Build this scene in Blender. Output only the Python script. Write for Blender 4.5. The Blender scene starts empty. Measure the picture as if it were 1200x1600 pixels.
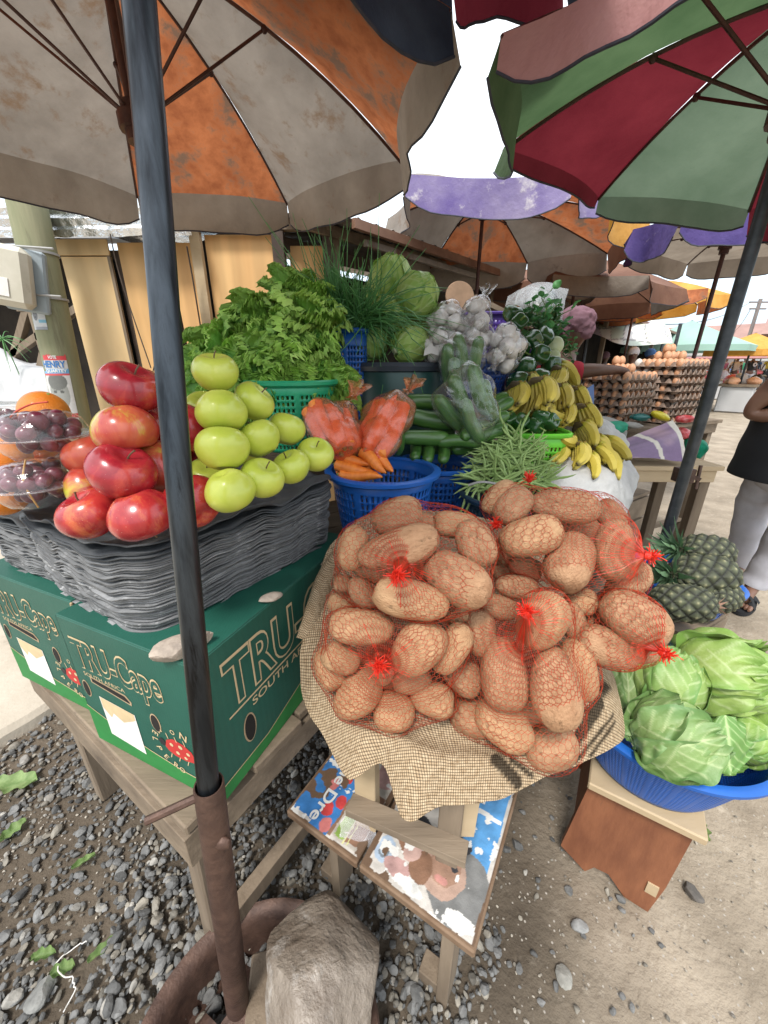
import bpy, math, random
import numpy as np
from mathutils import Vector, Matrix
R_ = math.radians; PI = math.pi
random.seed(7); rng = np.random.default_rng(7)
scene = bpy.context.scene
COL = scene.collection

# ---------------------------------------------------------------- camera, sky, sun, exposure
CAM_H = 1.22; PITCH = R_(21.0); CP, SP = math.cos(PITCH), math.sin(PITCH)
cd = bpy.data.cameras.new('camera'); cam = bpy.data.objects.new('camera', cd); COL.objects.link(cam)
cam.location = (0, 0, CAM_H); cam.rotation_euler = (R_(90) - PITCH, 0, 0)
cd.sensor_fit = 'VERTICAL'; cd.sensor_height = 36.0; cd.sensor_width = 27.0; cd.lens = 13.5
cd.clip_start = 0.02; cd.clip_end = 900
scene.camera = cam
SUN_EL, SUN_ROT = R_(58), R_(200)
w = bpy.data.worlds.new("World"); scene.world = w; w.use_nodes = True
wn, wl = w.node_tree.nodes, w.node_tree.links; wn.clear()
sky = wn.new('ShaderNodeTexSky'); sky.sky_type = 'NISHITA'; sky.sun_disc = False
sky.sun_elevation = SUN_EL; sky.sun_rotation = SUN_ROT; sky.dust_density = 3.0; sky.air_density = 1.0
tc = wn.new('ShaderNodeTexCoord'); nz = wn.new('ShaderNodeTexNoise'); nz.inputs['Scale'].default_value = 2.2; nz.inputs['Detail'].default_value = 5
wl.new(tc.outputs['Generated'], nz.inputs['Vector'])
cr = wn.new('ShaderNodeValToRGB'); cr.color_ramp.elements[0].position = .32; cr.color_ramp.elements[1].position = .68
cr.color_ramp.elements[0].color = (.78, .86, .93, 1); cr.color_ramp.elements[1].color = (1, 1, 1, 1)
wl.new(nz.outputs['Fac'], cr.inputs['Fac'])
sc_ = wn.new('ShaderNodeVectorMath'); sc_.operation = 'SCALE'; sc_.inputs['Scale'].default_value = 11.0
sx = wn.new('ShaderNodeSeparateXYZ'); wl.new(tc.outputs['Generated'], sx.inputs[0])
hr = wn.new('ShaderNodeValToRGB'); hr.color_ramp.elements[0].position = .0; hr.color_ramp.elements[1].position = .42
hr.color_ramp.elements[0].color = (.45, .55, .62, 1); hr.color_ramp.elements[1].color = (1, 1, 1, 1); wl.new(sx.outputs['Z'], hr.inputs['Fac'])
mh = wn.new('ShaderNodeMix'); mh.data_type = 'RGBA'; mh.blend_type = 'MULTIPLY'; mh.inputs[0].default_value = 1
wl.new(cr.outputs['Color'], mh.inputs[6]); wl.new(hr.outputs['Color'], mh.inputs[7]); wl.new(mh.outputs[2], sc_.inputs[0])
mx = wn.new('ShaderNodeMix'); mx.data_type = 'RGBA'; mx.inputs[0].default_value = .8
wl.new(sky.outputs[0], mx.inputs[6]); wl.new(sc_.outputs[0], mx.inputs[7])
bg = wn.new('ShaderNodeBackground'); bg.inputs['Strength'].default_value = .118
wl.new(mx.outputs[2], bg.inputs['Color'])
wo = wn.new('ShaderNodeOutputWorld'); wl.new(bg.outputs[0], wo.inputs['Surface'])
sd = bpy.data.lights.new('sun', 'SUN'); sd.energy = 2.0; sd.angle = R_(12); sd.color = (1, .96, .9)
so = bpy.data.objects.new('sun', sd); COL.objects.link(so)
dirv = Vector((math.sin(SUN_ROT) * math.cos(SUN_EL), math.cos(SUN_ROT) * math.cos(SUN_EL), math.sin(SUN_EL)))
so.rotation_euler = dirv.to_track_quat('Z', 'Y').to_euler(); so.location = (0, 0, 20)
vs = scene.view_settings; vs.view_transform = 'Standard'; vs.look = 'None'; vs.gamma = 1; vs.exposure = 0.92
scene.cycles.max_bounces = 7; scene.cycles.transparent_max_bounces = 24; scene.cycles.diffuse_bounces = 4
scene.cycles.glossy_bounces = 3; scene.cycles.transmission_bounces = 4; scene.cycles.caustics_reflective = False; scene.cycles.caustics_refractive = False

# ---------------------------------------------------------------- geometry helpers
def W(px, py, d):
    """point of the place seen at photo position px, py and d metres deep"""
    x, y = (px - 600) / 600 * d, (py - 800) / 600 * d
    return np.array([x, d * CP - y * SP, CAM_H - y * CP - d * SP])
def WZ(px, py, z):
    x, y = (px - 600) / 600, (py - 800) / 600
    s = (CAM_H - z) / (y * CP + SP)
    return np.array([x * s, (CP - y * SP) * s, z])
def WY(px, py, Y):
    x, y = (px - 600) / 600, (py - 800) / 600
    s = Y / (CP - y * SP)
    return np.array([x * s, Y, CAM_H - (y * CP + SP) * s])
def A(*a): return np.array(a, float)
def nrm(v): v = np.asarray(v, float); return v / (np.linalg.norm(v) + 1e-12)
def frame(axis, hint=(0, 0, 1)):
    """rows: two side vectors and the axis"""
    a = nrm(axis); h = np.array(hint, float)
    if abs(a @ nrm(h)) > .95: h = np.array([1., 0, 0])
    u = nrm(np.cross(h, a)); v = np.cross(a, u); return u, v, a
def rot(ax, ang):
    return np.array(Matrix.Rotation(ang, 3, Vector(ax)))
def eul(x=0, y=0, z=0):
    return rot((0, 0, 1), z) @ rot((0, 1, 0), y) @ rot((1, 0, 0), x)
def sn(P, sc, seed=0, octv=3):
    """smooth pseudo noise of points, about -1..1"""
    r = np.random.default_rng(seed); P = np.asarray(P, float); out = 0; amp = 1; tot = 0
    for o in range(octv):
        acc = 0
        for k in range(4):
            dv = r.normal(size=3); dv /= np.linalg.norm(dv); ph = r.random() * 6.28
            acc = acc + np.sin(P @ (dv * sc * (2 ** o) * r.uniform(.7, 1.3)) + ph)
        out = out + amp * acc / 2.2; tot += amp; amp *= .5
    return out / tot
def gridF(nu, nv, cu=False, cv=False, base=0):
    iu = np.arange(nu if cu else nu - 1); iv = np.arange(nv if cv else nv - 1)
    I, J = np.meshgrid(iu, iv, indexing='ij'); I2, J2 = (I + 1) % nu, (J + 1) % nv
    return (np.stack([I * nv + J, I2 * nv + J, I2 * nv + J2, I * nv + J2], -1).reshape(-1, 4) + base)
class MB:
    def __init__(s): s.V = []; s.F = []; s.M = []; s.C = []; s.n = 0; s.hc = False
    def add(s, V, F, mi=0, col=None):
        V = np.asarray(V, float).reshape(-1, 3); F = np.asarray(F)
        s.V.append(V); s.F += (F + s.n).tolist(); s.M += [mi] * len(F)
        if col is None: c = np.ones((len(V), 3))
        else: c = np.broadcast_to(np.asarray(col, float), (len(V), 3)); s.hc = True
        s.C.append(c); s.n += len(V); return s
    def faces(s, V, Fl, mi=0, col=None):
        V = np.asarray(V, float); s.V.append(V); s.F += [[i + s.n for i in f] for f in Fl]; s.M += [mi] * len(Fl)
        s.C.append(np.broadcast_to(np.asarray(col if col is not None else (1, 1, 1), float), (len(V), 3)))
        if col is not None: s.hc = True
        s.n += len(V); return s
    def grid(s, P, cu=False, cv=False, mi=0, col=None):
        P = np.asarray(P, float); nu, nv = P.shape[:2]
        if col is not None: col = np.asarray(col, float); col = col.reshape(-1, 3) if col.ndim == 3 else col
        return s.add(P.reshape(-1, 3), gridF(nu, nv, cu, cv), mi, col)
    def box(s, c, size, R=None, mi=0, bev=0.0, col=None):
        c = np.asarray(c, float); h = np.asarray(size, float) / 2
        if bev <= 0: bev = min(h) * .08
        b = min(bev, min(h) * .49)
        V = []; 
        for sx in (-1, 1):
            for sy in (-1, 1):
                for sz in (-1, 1):
                    V += [(sx * h[0], sy * (h[1] - b), sz * (h[2] - b)), (sx * (h[0] - b), sy * h[1], sz * (h[2] - b)), (sx * (h[0] - b), sy * (h[1] - b), sz * h[2])]
        V = np.array(V)
        def i(sx, sy, sz, k): return ((sx > 0) * 4 + (sy > 0) * 2 + (sz > 0)) * 3 + k
        F = []
        for sg in (-1, 1):
            F.append([i(sg, -1, -1, 0), i(sg, 1, -1, 0), i(sg, 1, 1, 0), i(sg, -1, 1, 0)][::sg])
            F.append([i(-1, sg, -1, 1), i(1, sg, -1, 1), i(1, sg, 1, 1), i(-1, sg, 1, 1)][::-sg])
            F.append([i(-1, -1, sg, 2), i(1, -1, sg, 2), i(1, 1, sg, 2), i(-1, 1, sg, 2)][::sg])
        for a in (-1, 1):
            for b2 in (-1, 1):
                F.append([i(a, b2, -1, 0), i(a, b2, -1, 1), i(a, b2, 1, 1), i(a, b2, 1, 0)][::-a * b2])
                F.append([i(a, -1, b2, 0), i(a, 1, b2, 0), i(a, 1, b2, 2), i(a, -1, b2, 2)][::-a * b2])
                F.append([i(-1, a, b2, 1), i(-1, a, b2, 2), i(1, a, b2, 2), i(1, a, b2, 1)][::-a * b2])
                for c2 in (-1, 1): F.append([i(a, b2, c2, 0), i(a, b2, c2, 1), i(a, b2, c2, 2)][::a * b2 * c2])
        if R is not None: V = V @ np.asarray(R).T
        return s.faces(V + c, F, mi, col)
    def bar(s, p, q, wd, ht, mi=0, up=(0, 0, 1), bev=0, col=None):
        p, q = np.asarray(p, float), np.asarray(q, float); u, v, a = frame(q - p, up)
        return s.box((p + q) / 2, (wd, ht, np.linalg.norm(q - p)), np.stack([u, v, a], 1), mi, bev, col)
    def tube(s, pts, r, n=8, mi=0, col=None, cap=True, flat=1.0):
        pts = np.asarray(pts, float); m = len(pts); r = np.broadcast_to(np.asarray(r, float), (m,))
        T = np.gradient(pts, axis=0); u, v, a = frame(T[0]); rings = []
        for k in range(m):
            t = nrm(T[k]); u = nrm(u - t * (u @ t)); v = np.cross(t, u)
            th = np.arange(n) * 2 * PI / n
            rings.append(pts[k] + r[k] * (np.outer(np.cos(th), u) + flat * np.outer(np.sin(th), v)))
        base = s.n
        s.grid(np.array(rings), cv=True, mi=mi, col=np.repeat(col, n, axis=0) if (col is not None and np.ndim(col) == 2) else col)
        if cap:
            s.F.append([base + k for k in range(n)][::-1]); s.F.append([base + (m - 1) * n + k for k in range(n)]); s.M += [mi, mi]
        return s
    def lathe(s, prof, c=(0, 0, 0), axis=(0, 0, 1), n=24, mi=0, col=None, ex=2.0, sx=1, sy=1, R=None):
        prof = np.asarray(prof, float); u, v, a = frame(axis, (0, 1, 0)) if R is None else (R[:, 0], R[:, 1], R[:, 2])
        th = np.arange(n) * 2 * PI / n; cx, cy = np.cos(th), np.sin(th)
        if ex != 2.0:
            k = (np.abs(cx) ** ex + np.abs(cy) ** ex) ** (-1 / ex); cx, cy = cx * k, cy * k
        P = np.array([np.asarray(c) + r * (np.outer(cx * sx, u) + np.outer(cy * sy, v)) + z * a for r, z in prof])
        if col is not None and np.ndim(col) == 2: col = np.repeat(col, n, axis=0)
        return s.grid(P, cv=True, mi=mi, col=col)
    def ell(s, c, r, R=None, nu=20, nv=14, mi=0, disp=0, dsc=1, seed=0, col=None):
        th = np.linspace(0, PI, nv); ph = np.arange(nu) * 2 * PI / nu
        T, P = np.meshgrid(th, ph, indexing='ij')
        D = np.stack([np.sin(T) * np.cos(P), np.sin(T) * np.sin(P), np.cos(T)], -1)
        k = 1 + disp * sn(D * dsc, 1, seed) if disp else 1
        V = D * np.asarray(r, float) * (k[..., None] if disp else 1)
        if R is not None: V = V @ np.asarray(R).T
        return s.grid(V + np.asarray(c), cv=True, mi=mi, col=col)
    def arr(s): return np.concatenate(s.V), s.F
    def build(s, name, mats, parent=None, smooth=True, loc=None, auto=42):
        V = np.concatenate(s.V)
        if parent is not None: off = wloc(parent)
        elif loc is not None: off = np.asarray(loc, float)
        else: off = np.array([(V[:, 0].min() + V[:, 0].max()) / 2, (V[:, 1].min() + V[:, 1].max()) / 2, V[:, 2].min()])
        me = bpy.data.meshes.new(name); me.from_pydata((V - off).tolist(), [], s.F)
        for m in (mats if isinstance(mats, (list, tuple)) else [mats]): me.materials.append(m)
        me.polygons.foreach_set('material_index', s.M)
        me.polygons.foreach_set('use_smooth', [smooth] * len(s.F))
        if s.hc:
            at = me.color_attributes.new('Col', 'FLOAT_COLOR', 'POINT'); C = np.concatenate(s.C)
            at.data.foreach_set('color', np.c_[C, np.ones(len(C))].ravel())
        me.update()
        if auto is not None and smooth and len(s.F) < 60000: me.set_sharp_from_angle(angle=R_(auto))
        o = bpy.data.objects.new(name, me); COL.objects.link(o)
        if parent is None: o.location = off
        else: o.parent = parent
        return o
def wloc(o):
    v = np.zeros(3)
    while o is not None: v = v + np.array(o.location); o = o.parent
    return v
def tag(o, label=None, cat=None, group=None, kind=None):
    if label: o['label'] = label
    if cat: o['category'] = cat
    if group: o['group'] = group
    if kind: o['kind'] = kind
    return o
def thing(name, loc, label, cat, group=None):
    o = bpy.data.objects.new(name, None); COL.objects.link(o); o.location = tuple(loc); o.empty_display_size = .05
    return tag(o, label, cat, group)
KIDS = {}
def copy_tree(o, parent=None):
    c = o.copy(); COL.objects.link(c); c.parent = parent
    if parent is None:
        for k in ('group',):
            if k in c: del c[k]
    for ch in [x for x in COL.objects if x.parent == o]: copy_tree(ch, c)
    return c
def put(o, loc, R=None, s=None):
    o.location = tuple(loc)
    if R is not None: o.rotation_euler = Matrix(np.asarray(R).tolist()).to_euler()
    if s is not None: o.scale = (s, s, s) if np.isscalar(s) else tuple(s)
    return o
def mod(o, t, **k):
    m = o.modifiers.new(t.lower(), t)
    for a, b in k.items(): setattr(m, a, b)
    return m
def cat(ctrl, nu, nv):
    """smooth surface through a control net"""
    C = np.asarray(ctrl, float)
    def up(C, n):
        m = len(C); t = np.linspace(0, m - 1, n); i = np.minimum(t.astype(int), m - 2); f = (t - i)
        g = lambda k: C[np.clip(k, 0, m - 1)]
        f = f.reshape((-1,) + (1,) * (C.ndim - 1))
        a, b, c, d = g(i - 1), g(i), g(i + 1), g(i + 2)
        return .5 * (2 * b + (c - a) * f + (2 * a - 5 * b + 4 * c - d) * f ** 2 + (3 * b - a - 3 * c + d) * f ** 3)
    return np.swapaxes(up(np.swapaxes(up(C, nu), 0, 1), nv), 0, 1)
def curve(pts, n=20):
    return cat(np.asarray(pts, float)[:, None, :].repeat(2, 1), n, 2)[:, 0]

# ---------------------------------------------------------------- materials
def lin(c):
    return tuple(((x / 255) / 12.92 if x / 255 < .04045 else ((x / 255 + .055) / 1.055) ** 2.4) for x in c)
MATS = {}
def mat(name, c1, c2=None, sc=8, rough=.6, bump=0, bsc=60, metal=0, spec=.5, stretch=(1, 1, 1), c3=None, c3p=.62, c3s=None, vcol=False,
        trans=0, alpha=None, thr=(.35, .65), detail=5, dots=None, coat=0, sss=0, wave=None, weave=None):
    """procedural material: two colours in soft patches, optional stain colour, dots, vertex colour, bump"""
    m = bpy.data.materials.new(name); m.use_nodes = True; MATS[name] = m
    N, L = m.node_tree.nodes, m.node_tree.links; N.clear()
    out = N.new('ShaderNodeOutputMaterial'); b = N.new('ShaderNodeBsdfPrincipled')
    tcd = N.new('ShaderNodeTexCoord'); mp = N.new('ShaderNodeMapping'); mp.inputs['Scale'].default_value = stretch
    L.new(tcd.outputs['Object'], mp.inputs['Vector'])
    def noise(s, det=detail, rgh=.6):
        n = N.new('ShaderNodeTexNoise'); n.inputs['Scale'].default_value = s; n.inputs['Detail'].default_value = det; n.inputs['Roughness'].default_value = rgh
        L.new(mp.outputs[0], n.inputs['Vector']); return n.outputs['Fac']
    def ramp(f, a, bb, ca=(0, 0, 0, 1), cb=(1, 1, 1, 1)):
        r = N.new('ShaderNodeValToRGB'); r.color_ramp.elements[0].position = a; r.color_ramp.elements[1].position = bb
        r.color_ramp.elements[0].color = ca; r.color_ramp.elements[1].color = cb; L.new(f, r.inputs['Fac']); return r.outputs['Color']
    def mix(f, a, bb, mode='MIX'):
        x = N.new('ShaderNodeMix'); x.data_type = 'RGBA'; x.blend_type = mode
        for s_, i in ((f, 0), (a, 6), (bb, 7)):
            if isinstance(s_, (int, float)): x.inputs[i].default_value = s_
            elif isinstance(s_, tuple): x.inputs[i].default_value = s_ if len(s_) == 4 else s_ + (1,)
            else: L.new(s_, x.inputs[i])
        return x.outputs[2]
    c1 = tuple(c1); c2 = tuple(c2) if c2 is not None else tuple(x * .8 for x in c1)
    col = ramp(noise(sc), thr[0], thr[1], c1 + (1,), c2 + (1,))
    if c3 is not None: col = mix(ramp(noise(c3s or sc * .6, 8, .7), c3p, c3p + .12), col, tuple(c3))
    if wave is not None:
        wv = N.new('ShaderNodeTexWave'); wv.inputs['Scale'].default_value = wave[0]; wv.inputs['Distortion'].default_value = wave[1]
        wv.inputs['Detail'].default_value = 3; wv.bands_direction = wave[3]; L.new(mp.outputs[0], wv.inputs['Vector'])
        col = mix(ramp(wv.outputs['Fac'], .2, .9), mix(1.0, col, (wave[2],) * 3, 'MULTIPLY'), col)
    if vcol:
        at = N.new('ShaderNodeAttribute'); at.attribute_name = 'Col'; col = mix(1.0, col, at.outputs['Color'], 'MULTIPLY')
    if dots is not None:   # (scale, radius, colour)
        vo = N.new('ShaderNodeTexVoronoi'); vo.inputs['Scale'].default_value = dots[0]; L.new(mp.outputs[0], vo.inputs['Vector'])
        col = mix(ramp(vo.outputs['Distance'], dots[1] * .6, dots[1], (1, 1, 1, 1), (0, 0, 0, 1)), col, tuple(dots[2]))
    L.new(col, b.inputs['Base Color'])
    b.inputs['Roughness'].default_value = rough; b.inputs['Metallic'].default_value = metal; b.inputs['Specular IOR Level'].default_value = spec
    if coat: b.inputs['Coat Weight'].default_value = coat; b.inputs['Coat Roughness'].default_value = .12
    if sss: b.inputs['Subsurface Weight'].default_value = sss; b.inputs['Subsurface Radius'].default_value = (.02, .012, .006); b.inputs['Subsurface Scale'].default_value = .5
    if bump:
        bp = N.new('ShaderNodeBump'); bp.inputs['Strength'].default_value = min(1, bump); bp.inputs['Distance'].default_value = .004 if bump <= 1 else .004 * bump
        L.new(noise(bsc, 4), bp.inputs['Height']); L.new(bp.outputs[0], b.inputs['Normal'])
    sh = b.outputs[0]
    if trans:
        tr = N.new('ShaderNodeBsdfTranslucent'); L.new(col, tr.inputs['Color']); ms = N.new('ShaderNodeMixShader'); ms.inputs[0].default_value = trans
        L.new(sh, ms.inputs[1]); L.new(tr.outputs[0], ms.inputs[2]); sh = ms.outputs[0]
    if alpha is not None:
        tp = N.new('ShaderNodeBsdfTransparent'); ms = N.new('ShaderNodeMixShader'); ms.inputs[0].default_value = alpha
        L.new(tp.outputs[0], ms.inputs[1]); L.new(sh, ms.inputs[2]); sh = ms.outputs[0]
    L.new(sh, out.inputs['Surface']); m['bsdf'] = 1
    return m
def film(name, tint=(1, 1, 1), rough=.12, body=.06, ior=1.45, wr=0, wsc=40, boost=1.0):
    """thin clear plastic: transparent with a fresnel gloss and a little milkiness"""
    m = bpy.data.materials.new(name); m.use_nodes = True; N, L = m.node_tree.nodes, m.node_tree.links; N.clear(); MATS[name] = m
    out = N.new('ShaderNodeOutputMaterial'); tp = N.new('ShaderNodeBsdfTransparent'); tp.inputs[0].default_value = tuple(tint) + (1,)
    gl = N.new('ShaderNodeBsdfGlossy'); gl.inputs['Roughness'].default_value = rough
    fr = N.new('ShaderNodeLayerWeight'); fr.inputs['Blend'].default_value = .5
    pw = N.new('ShaderNodeMath'); pw.operation = 'POWER'; pw.inputs[1].default_value = 3.2; L.new(fr.outputs['Facing'], pw.inputs[0])
    ad = N.new('ShaderNodeMath'); ad.operation = 'MULTIPLY_ADD'; ad.inputs[1].default_value = .5; ad.inputs[2].default_value = .035; L.new(pw.outputs[0], ad.inputs[0])
    df = N.new('ShaderNodeBsdfDiffuse'); df.inputs[0].default_value = tuple(tint) + (1,)
    m1 = N.new('ShaderNodeMixShader'); m1.inputs[0].default_value = body; L.new(tp.outputs[0], m1.inputs[1]); L.new(df.outputs[0], m1.inputs[2])
    mm = N.new('ShaderNodeMath'); mm.operation = 'MULTIPLY'; mm.use_clamp = True; mm.inputs[1].default_value = boost; L.new(ad.outputs[0], mm.inputs[0])
    m2 = N.new('ShaderNodeMixShader'); L.new(mm.outputs[0], m2.inputs[0]); L.new(m1.outputs[0], m2.inputs[1]); L.new(gl.outputs[0], m2.inputs[2])
    if wr:
        t = N.new('ShaderNodeTexCoord'); n = N.new('ShaderNodeTexNoise'); n.inputs['Scale'].default_value = wsc; n.inputs['Detail'].default_value = 4
        n.inputs['Distortion'].default_value = 1.5; L.new(t.outputs['Object'], n.inputs['Vector'])
        bp = N.new('ShaderNodeBump'); bp.inputs['Strength'].default_value = wr; bp.inputs['Distance'].default_value = .01; L.new(n.outputs['Fac'], bp.inputs['Height'])
        for q in (gl, fr): L.new(bp.outputs[0], q.inputs['Normal'])
    L.new(m2.outputs[0], out.inputs['Surface']); return m
M = MATS
WOOD = dict(rough=.8, bump=.5, bsc=90)
mat('wood_grey', (.145, .108, .074), (.24, .185, .13), 14, stretch=(1, 1, .12), c3=(.07, .05, .035), c3p=.6, **WOOD)
mat('wood_grey_x', (.13, .097, .066), (.235, .18, .125), 14, stretch=(.12, 1, 1), c3=(.07, .05, .035), c3p=.6, **WOOD)
mat('wood_pale', (.40, .30, .18), (.50, .39, .25), 8, stretch=(.3, 1, 1), c3=(.36, .25, .14), c3p=.62, rough=.7, bump=.2)
mat('plywood', (.64, .37, .15), (.76, .49, .22), 3.0, stretch=(1, 1, .18), c3=(.46, .24, .09), c3p=.66, rough=.65, bump=.1, bsc=30, wave=(2.5, 5, .86, 'X'))
mat('plywood_pale', (.72, .49, .24), (.80, .60, .33), 3.0, stretch=(1, 1, .3), c3=(.5, .32, .15), c3p=.66, rough=.7, bump=.1, bsc=30, wave=(2, 7, .9, 'X'))
mat('wood_red', (.17, .06, .028), (.27, .105, .048), 22, stretch=(1, 1, .25), c3=(.045, .028, .02), c3p=.60, c3s=11, rough=.6, bump=.5, detail=9)
mat('wood_dark', (.05, .035, .028), (.09, .065, .05), 9, rough=.85, bump=.4)
mat('pole_wood', (.20, .21, .12), (.30, .29, .18), 9, stretch=(1, 1, .1), c3=(.10, .09, .055), c3p=.55, **WOOD)
mat('steel_dark', (.02, .023, .027), (.075, .088, .102), 60, stretch=(1, 1, .06), rough=.33, metal=.8, c3=(.012, .012, .013), c3p=.55, c3s=30, bump=.1, bsc=50)
mat('rust', (.06, .034, .026), (.115, .066, .048), 30, rough=.55, metal=.4, c3=(.22, .10, .05), c3p=.66, c3s=25, bump=.4, bsc=120)
mat('rib_metal', (.05, .022, .02), (.09, .04, .03), 30, rough=.5, metal=.3)
mat('dark_pole', (.03, .035, .04), (.06, .065, .07), 30, rough=.4, metal=.5)
# ---------------------------------------------------------------- ground
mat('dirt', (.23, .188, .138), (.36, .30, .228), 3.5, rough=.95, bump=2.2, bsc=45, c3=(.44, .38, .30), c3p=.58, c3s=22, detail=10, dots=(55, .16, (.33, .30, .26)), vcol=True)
mat('mud', (.055, .048, .038), (.11, .095, .075), 6, rough=.85, bump=2.0, bsc=60, c3=(.16, .14, .11), c3p=.6, c3s=40, detail=10)
mat('concrete', (.40, .35, .28), (.50, .45, .37), 4, rough=.9, bump=.5, bsc=70, c3=(.28, .24, .19), c3p=.6)
mat('stone_grey', (.09, .09, .088), (.18, .18, .175), 30, rough=.75, bump=.4, bsc=150, vcol=True)
def ground():
    a = np.concatenate([-np.geomspace(260, .05, 60), [0], np.geomspace(.05, 260, 60)])
    xs = np.sort(np.concatenate([np.linspace(-3, 4, 281), [-260, -120, -60, -30, -15, -8, -5, 6, 9, 14, 22, 40, 80, 150, 260]]))
    ys = np.sort(np.concatenate([np.linspace(-.8, 4.5, 141), [-60, -20, -8, -3, -1.5, 6, 8, 11, 15, 20, 28, 40, 60, 100, 180, 330]]))
    X, Y = np.meshgrid(xs, ys, indexing='ij'); P = np.stack([X, Y, 0 * X], -1)
    near = np.clip((5 - np.hypot(X, Y)) / 3, 0, 1)
    P[..., 2] = near * (.004 * sn(P, 9, 3) + .002 * sn(P, 40, 4)) - .004
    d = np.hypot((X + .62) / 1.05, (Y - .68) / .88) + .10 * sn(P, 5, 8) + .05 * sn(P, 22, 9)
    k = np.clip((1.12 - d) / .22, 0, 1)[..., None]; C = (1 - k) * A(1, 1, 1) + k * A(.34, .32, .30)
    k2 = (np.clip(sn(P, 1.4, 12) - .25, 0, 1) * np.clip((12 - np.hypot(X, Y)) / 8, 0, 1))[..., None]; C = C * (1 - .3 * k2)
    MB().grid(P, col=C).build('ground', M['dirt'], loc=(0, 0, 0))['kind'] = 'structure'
ground()
def slab():
    p, q = WZ(0, 1165, 0), WZ(88, 1108, 0); d = nrm(q - p); d[2] = 0; nn = A(-d[1], d[0], 0)
    a = p - d * 2.5; b = p + d * 2.6
    n = 80; t = np.linspace(0, 1, n); E_ = a + np.outer(t, b - a); E_ += np.outer(.012 * np.sin(t * 60) + .008 * np.sin(t * 143), nn)
    P = [E_ - nn * .015 + A(0, 0, -.03), E_ + A(0, 0, .028), E_ + nn * .02 + A(0, 0, .045), E_ + nn * .6 + A(0, 0, .05), E_ + nn * 3 + A(0, 0, .05)]
    MB().grid(np.array(P)).build('pavement', M['concrete'], loc=(0, 0, 0), auto=30)['kind'] = 'structure'
    return p, d, nn
SP_, SD_, SN_ = slab()
def ico():
    t = (1 + 5 ** .5) / 2
    V = np.array([(-1, t, 0), (1, t, 0), (-1, -t, 0), (1, -t, 0), (0, -1, t), (0, 1, t), (0, -1, -t), (0, 1, -t), (t, 0, -1), (t, 0, 1), (-t, 0, -1), (-t, 0, 1)], float)
    F = [(0, 11, 5), (0, 5, 1), (0, 1, 7), (0, 7, 10), (0, 10, 11), (1, 5, 9), (5, 11, 4), (11, 10, 2), (10, 7, 6), (7, 1, 8), (3, 9, 4), (3, 4, 2), (3, 2, 6), (3, 6, 8), (3, 8, 9), (4, 9, 5), (2, 4, 11), (6, 2, 10), (8, 6, 7), (9, 8, 1)]
    V = [tuple(v / np.linalg.norm(v)) for v in V]; return V, F
def sub(V, F):
    V = list(V); mid = {}; G = []
    def m(a, b):
        k = (min(a, b), max(a, b))
        if k not in mid:
            mid[k] = len(V); V.append(tuple(nrm(np.array(V[a]) + np.array(V[b]))))
        return mid[k]
    for a, b, c in F:
        x, y, z = m(a, b), m(b, c), m(c, a); G += [(a, x, z), (b, y, x), (c, z, y), (x, y, z)]
    return V, G
I0 = ico(); I1 = sub(*I0); I2 = sub(*I1); I3 = sub(*I2)
def rock_shape(base, seed, chop=7, amt=.35):
    """a ball cut by random planes: angular stone"""
    V = np.array(base[0]); r = np.random.default_rng(seed)
    for k in range(chop):
        nn = nrm(r.normal(size=3)); d = r.uniform(.45, .8); h = V @ nn; over = np.maximum(h - d, 0)
        V = V - np.outer(over * .92, nn)
    return V * (1 + .05 * sn(V, 3, seed))[:, None], np.array(base[1])
def gravel(name, n, region, szf, dens, mat_, shapes, zf, tint=lambda r: (1, 1, 1), seed=1, lbl=None):
    r = np.random.default_rng(seed); Vs = []; Fs = []; Cs = []; off = 0; k = 0; tries = 0
    while k < n and tries < n * 12:
        tries += 1; x = r.uniform(region[0], region[1]); y = r.uniform(region[2], region[3])
        if r.random() > dens(x, y): continue
        s = szf(r, x, y); V, F = shapes[r.integers(len(shapes))]
        Rm = eul(r.uniform(-.5, .5), r.uniform(-.5, .5), r.uniform(0, 6.28))
        v = (V * A(s, s * r.uniform(.6, .95), s * r.uniform(.45, .75))) @ Rm.T + A(x, y, zf(r, x, y, s))
        Vs.append(v); Fs.append(F + off); off += len(V); Cs.append(np.broadcast_to(np.array(tint(r)), v.shape)); k += 1
    mb = MB(); mb.add(np.concatenate(Vs), np.concatenate(Fs), 0, np.concatenate(Cs))
    o = mb.build(name, mat_, loc=(0, 0, 0), smooth=False); o['kind'] = 'stuff'
    if lbl: o['label'] = lbl
    return o
SH = [rock_shape(I1, s) for s in range(8)]; SH0 = [rock_shape(I0, s, 3) for s in range(6)]
def gtint(r):
    v = r.uniform(.55, 1.25); q = r.random()
    if q < .06: return (v * 2.0, v * 1.9, v * 1.75)
    if q < .30: return (v * 1.45, v * 1.32, v * 1.12)
    return (v, v, v)
def onslab(x, y): return (np.array([x, y, 0]) - SP_) @ SN_ > .02
def gd(x, y):
    if onslab(x, y): return 0
    d = np.hypot((x + .42) / 1.12, (y - .72) / .86)
    e = 1 if d < .75 else max(0, (1.08 - d) / .33)
    # thick pile under the stand, thinner on the open mud
    if x > .16 + .12 * y + .05 * math.sin(y * 17): return 0.035
    k = 1 if (x > -.62 and x < .30 and y > .30) else (.42 + .35 * (math.sin(x * 9) * math.sin(y * 11 + 1) > 0))
    return e * k
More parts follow.
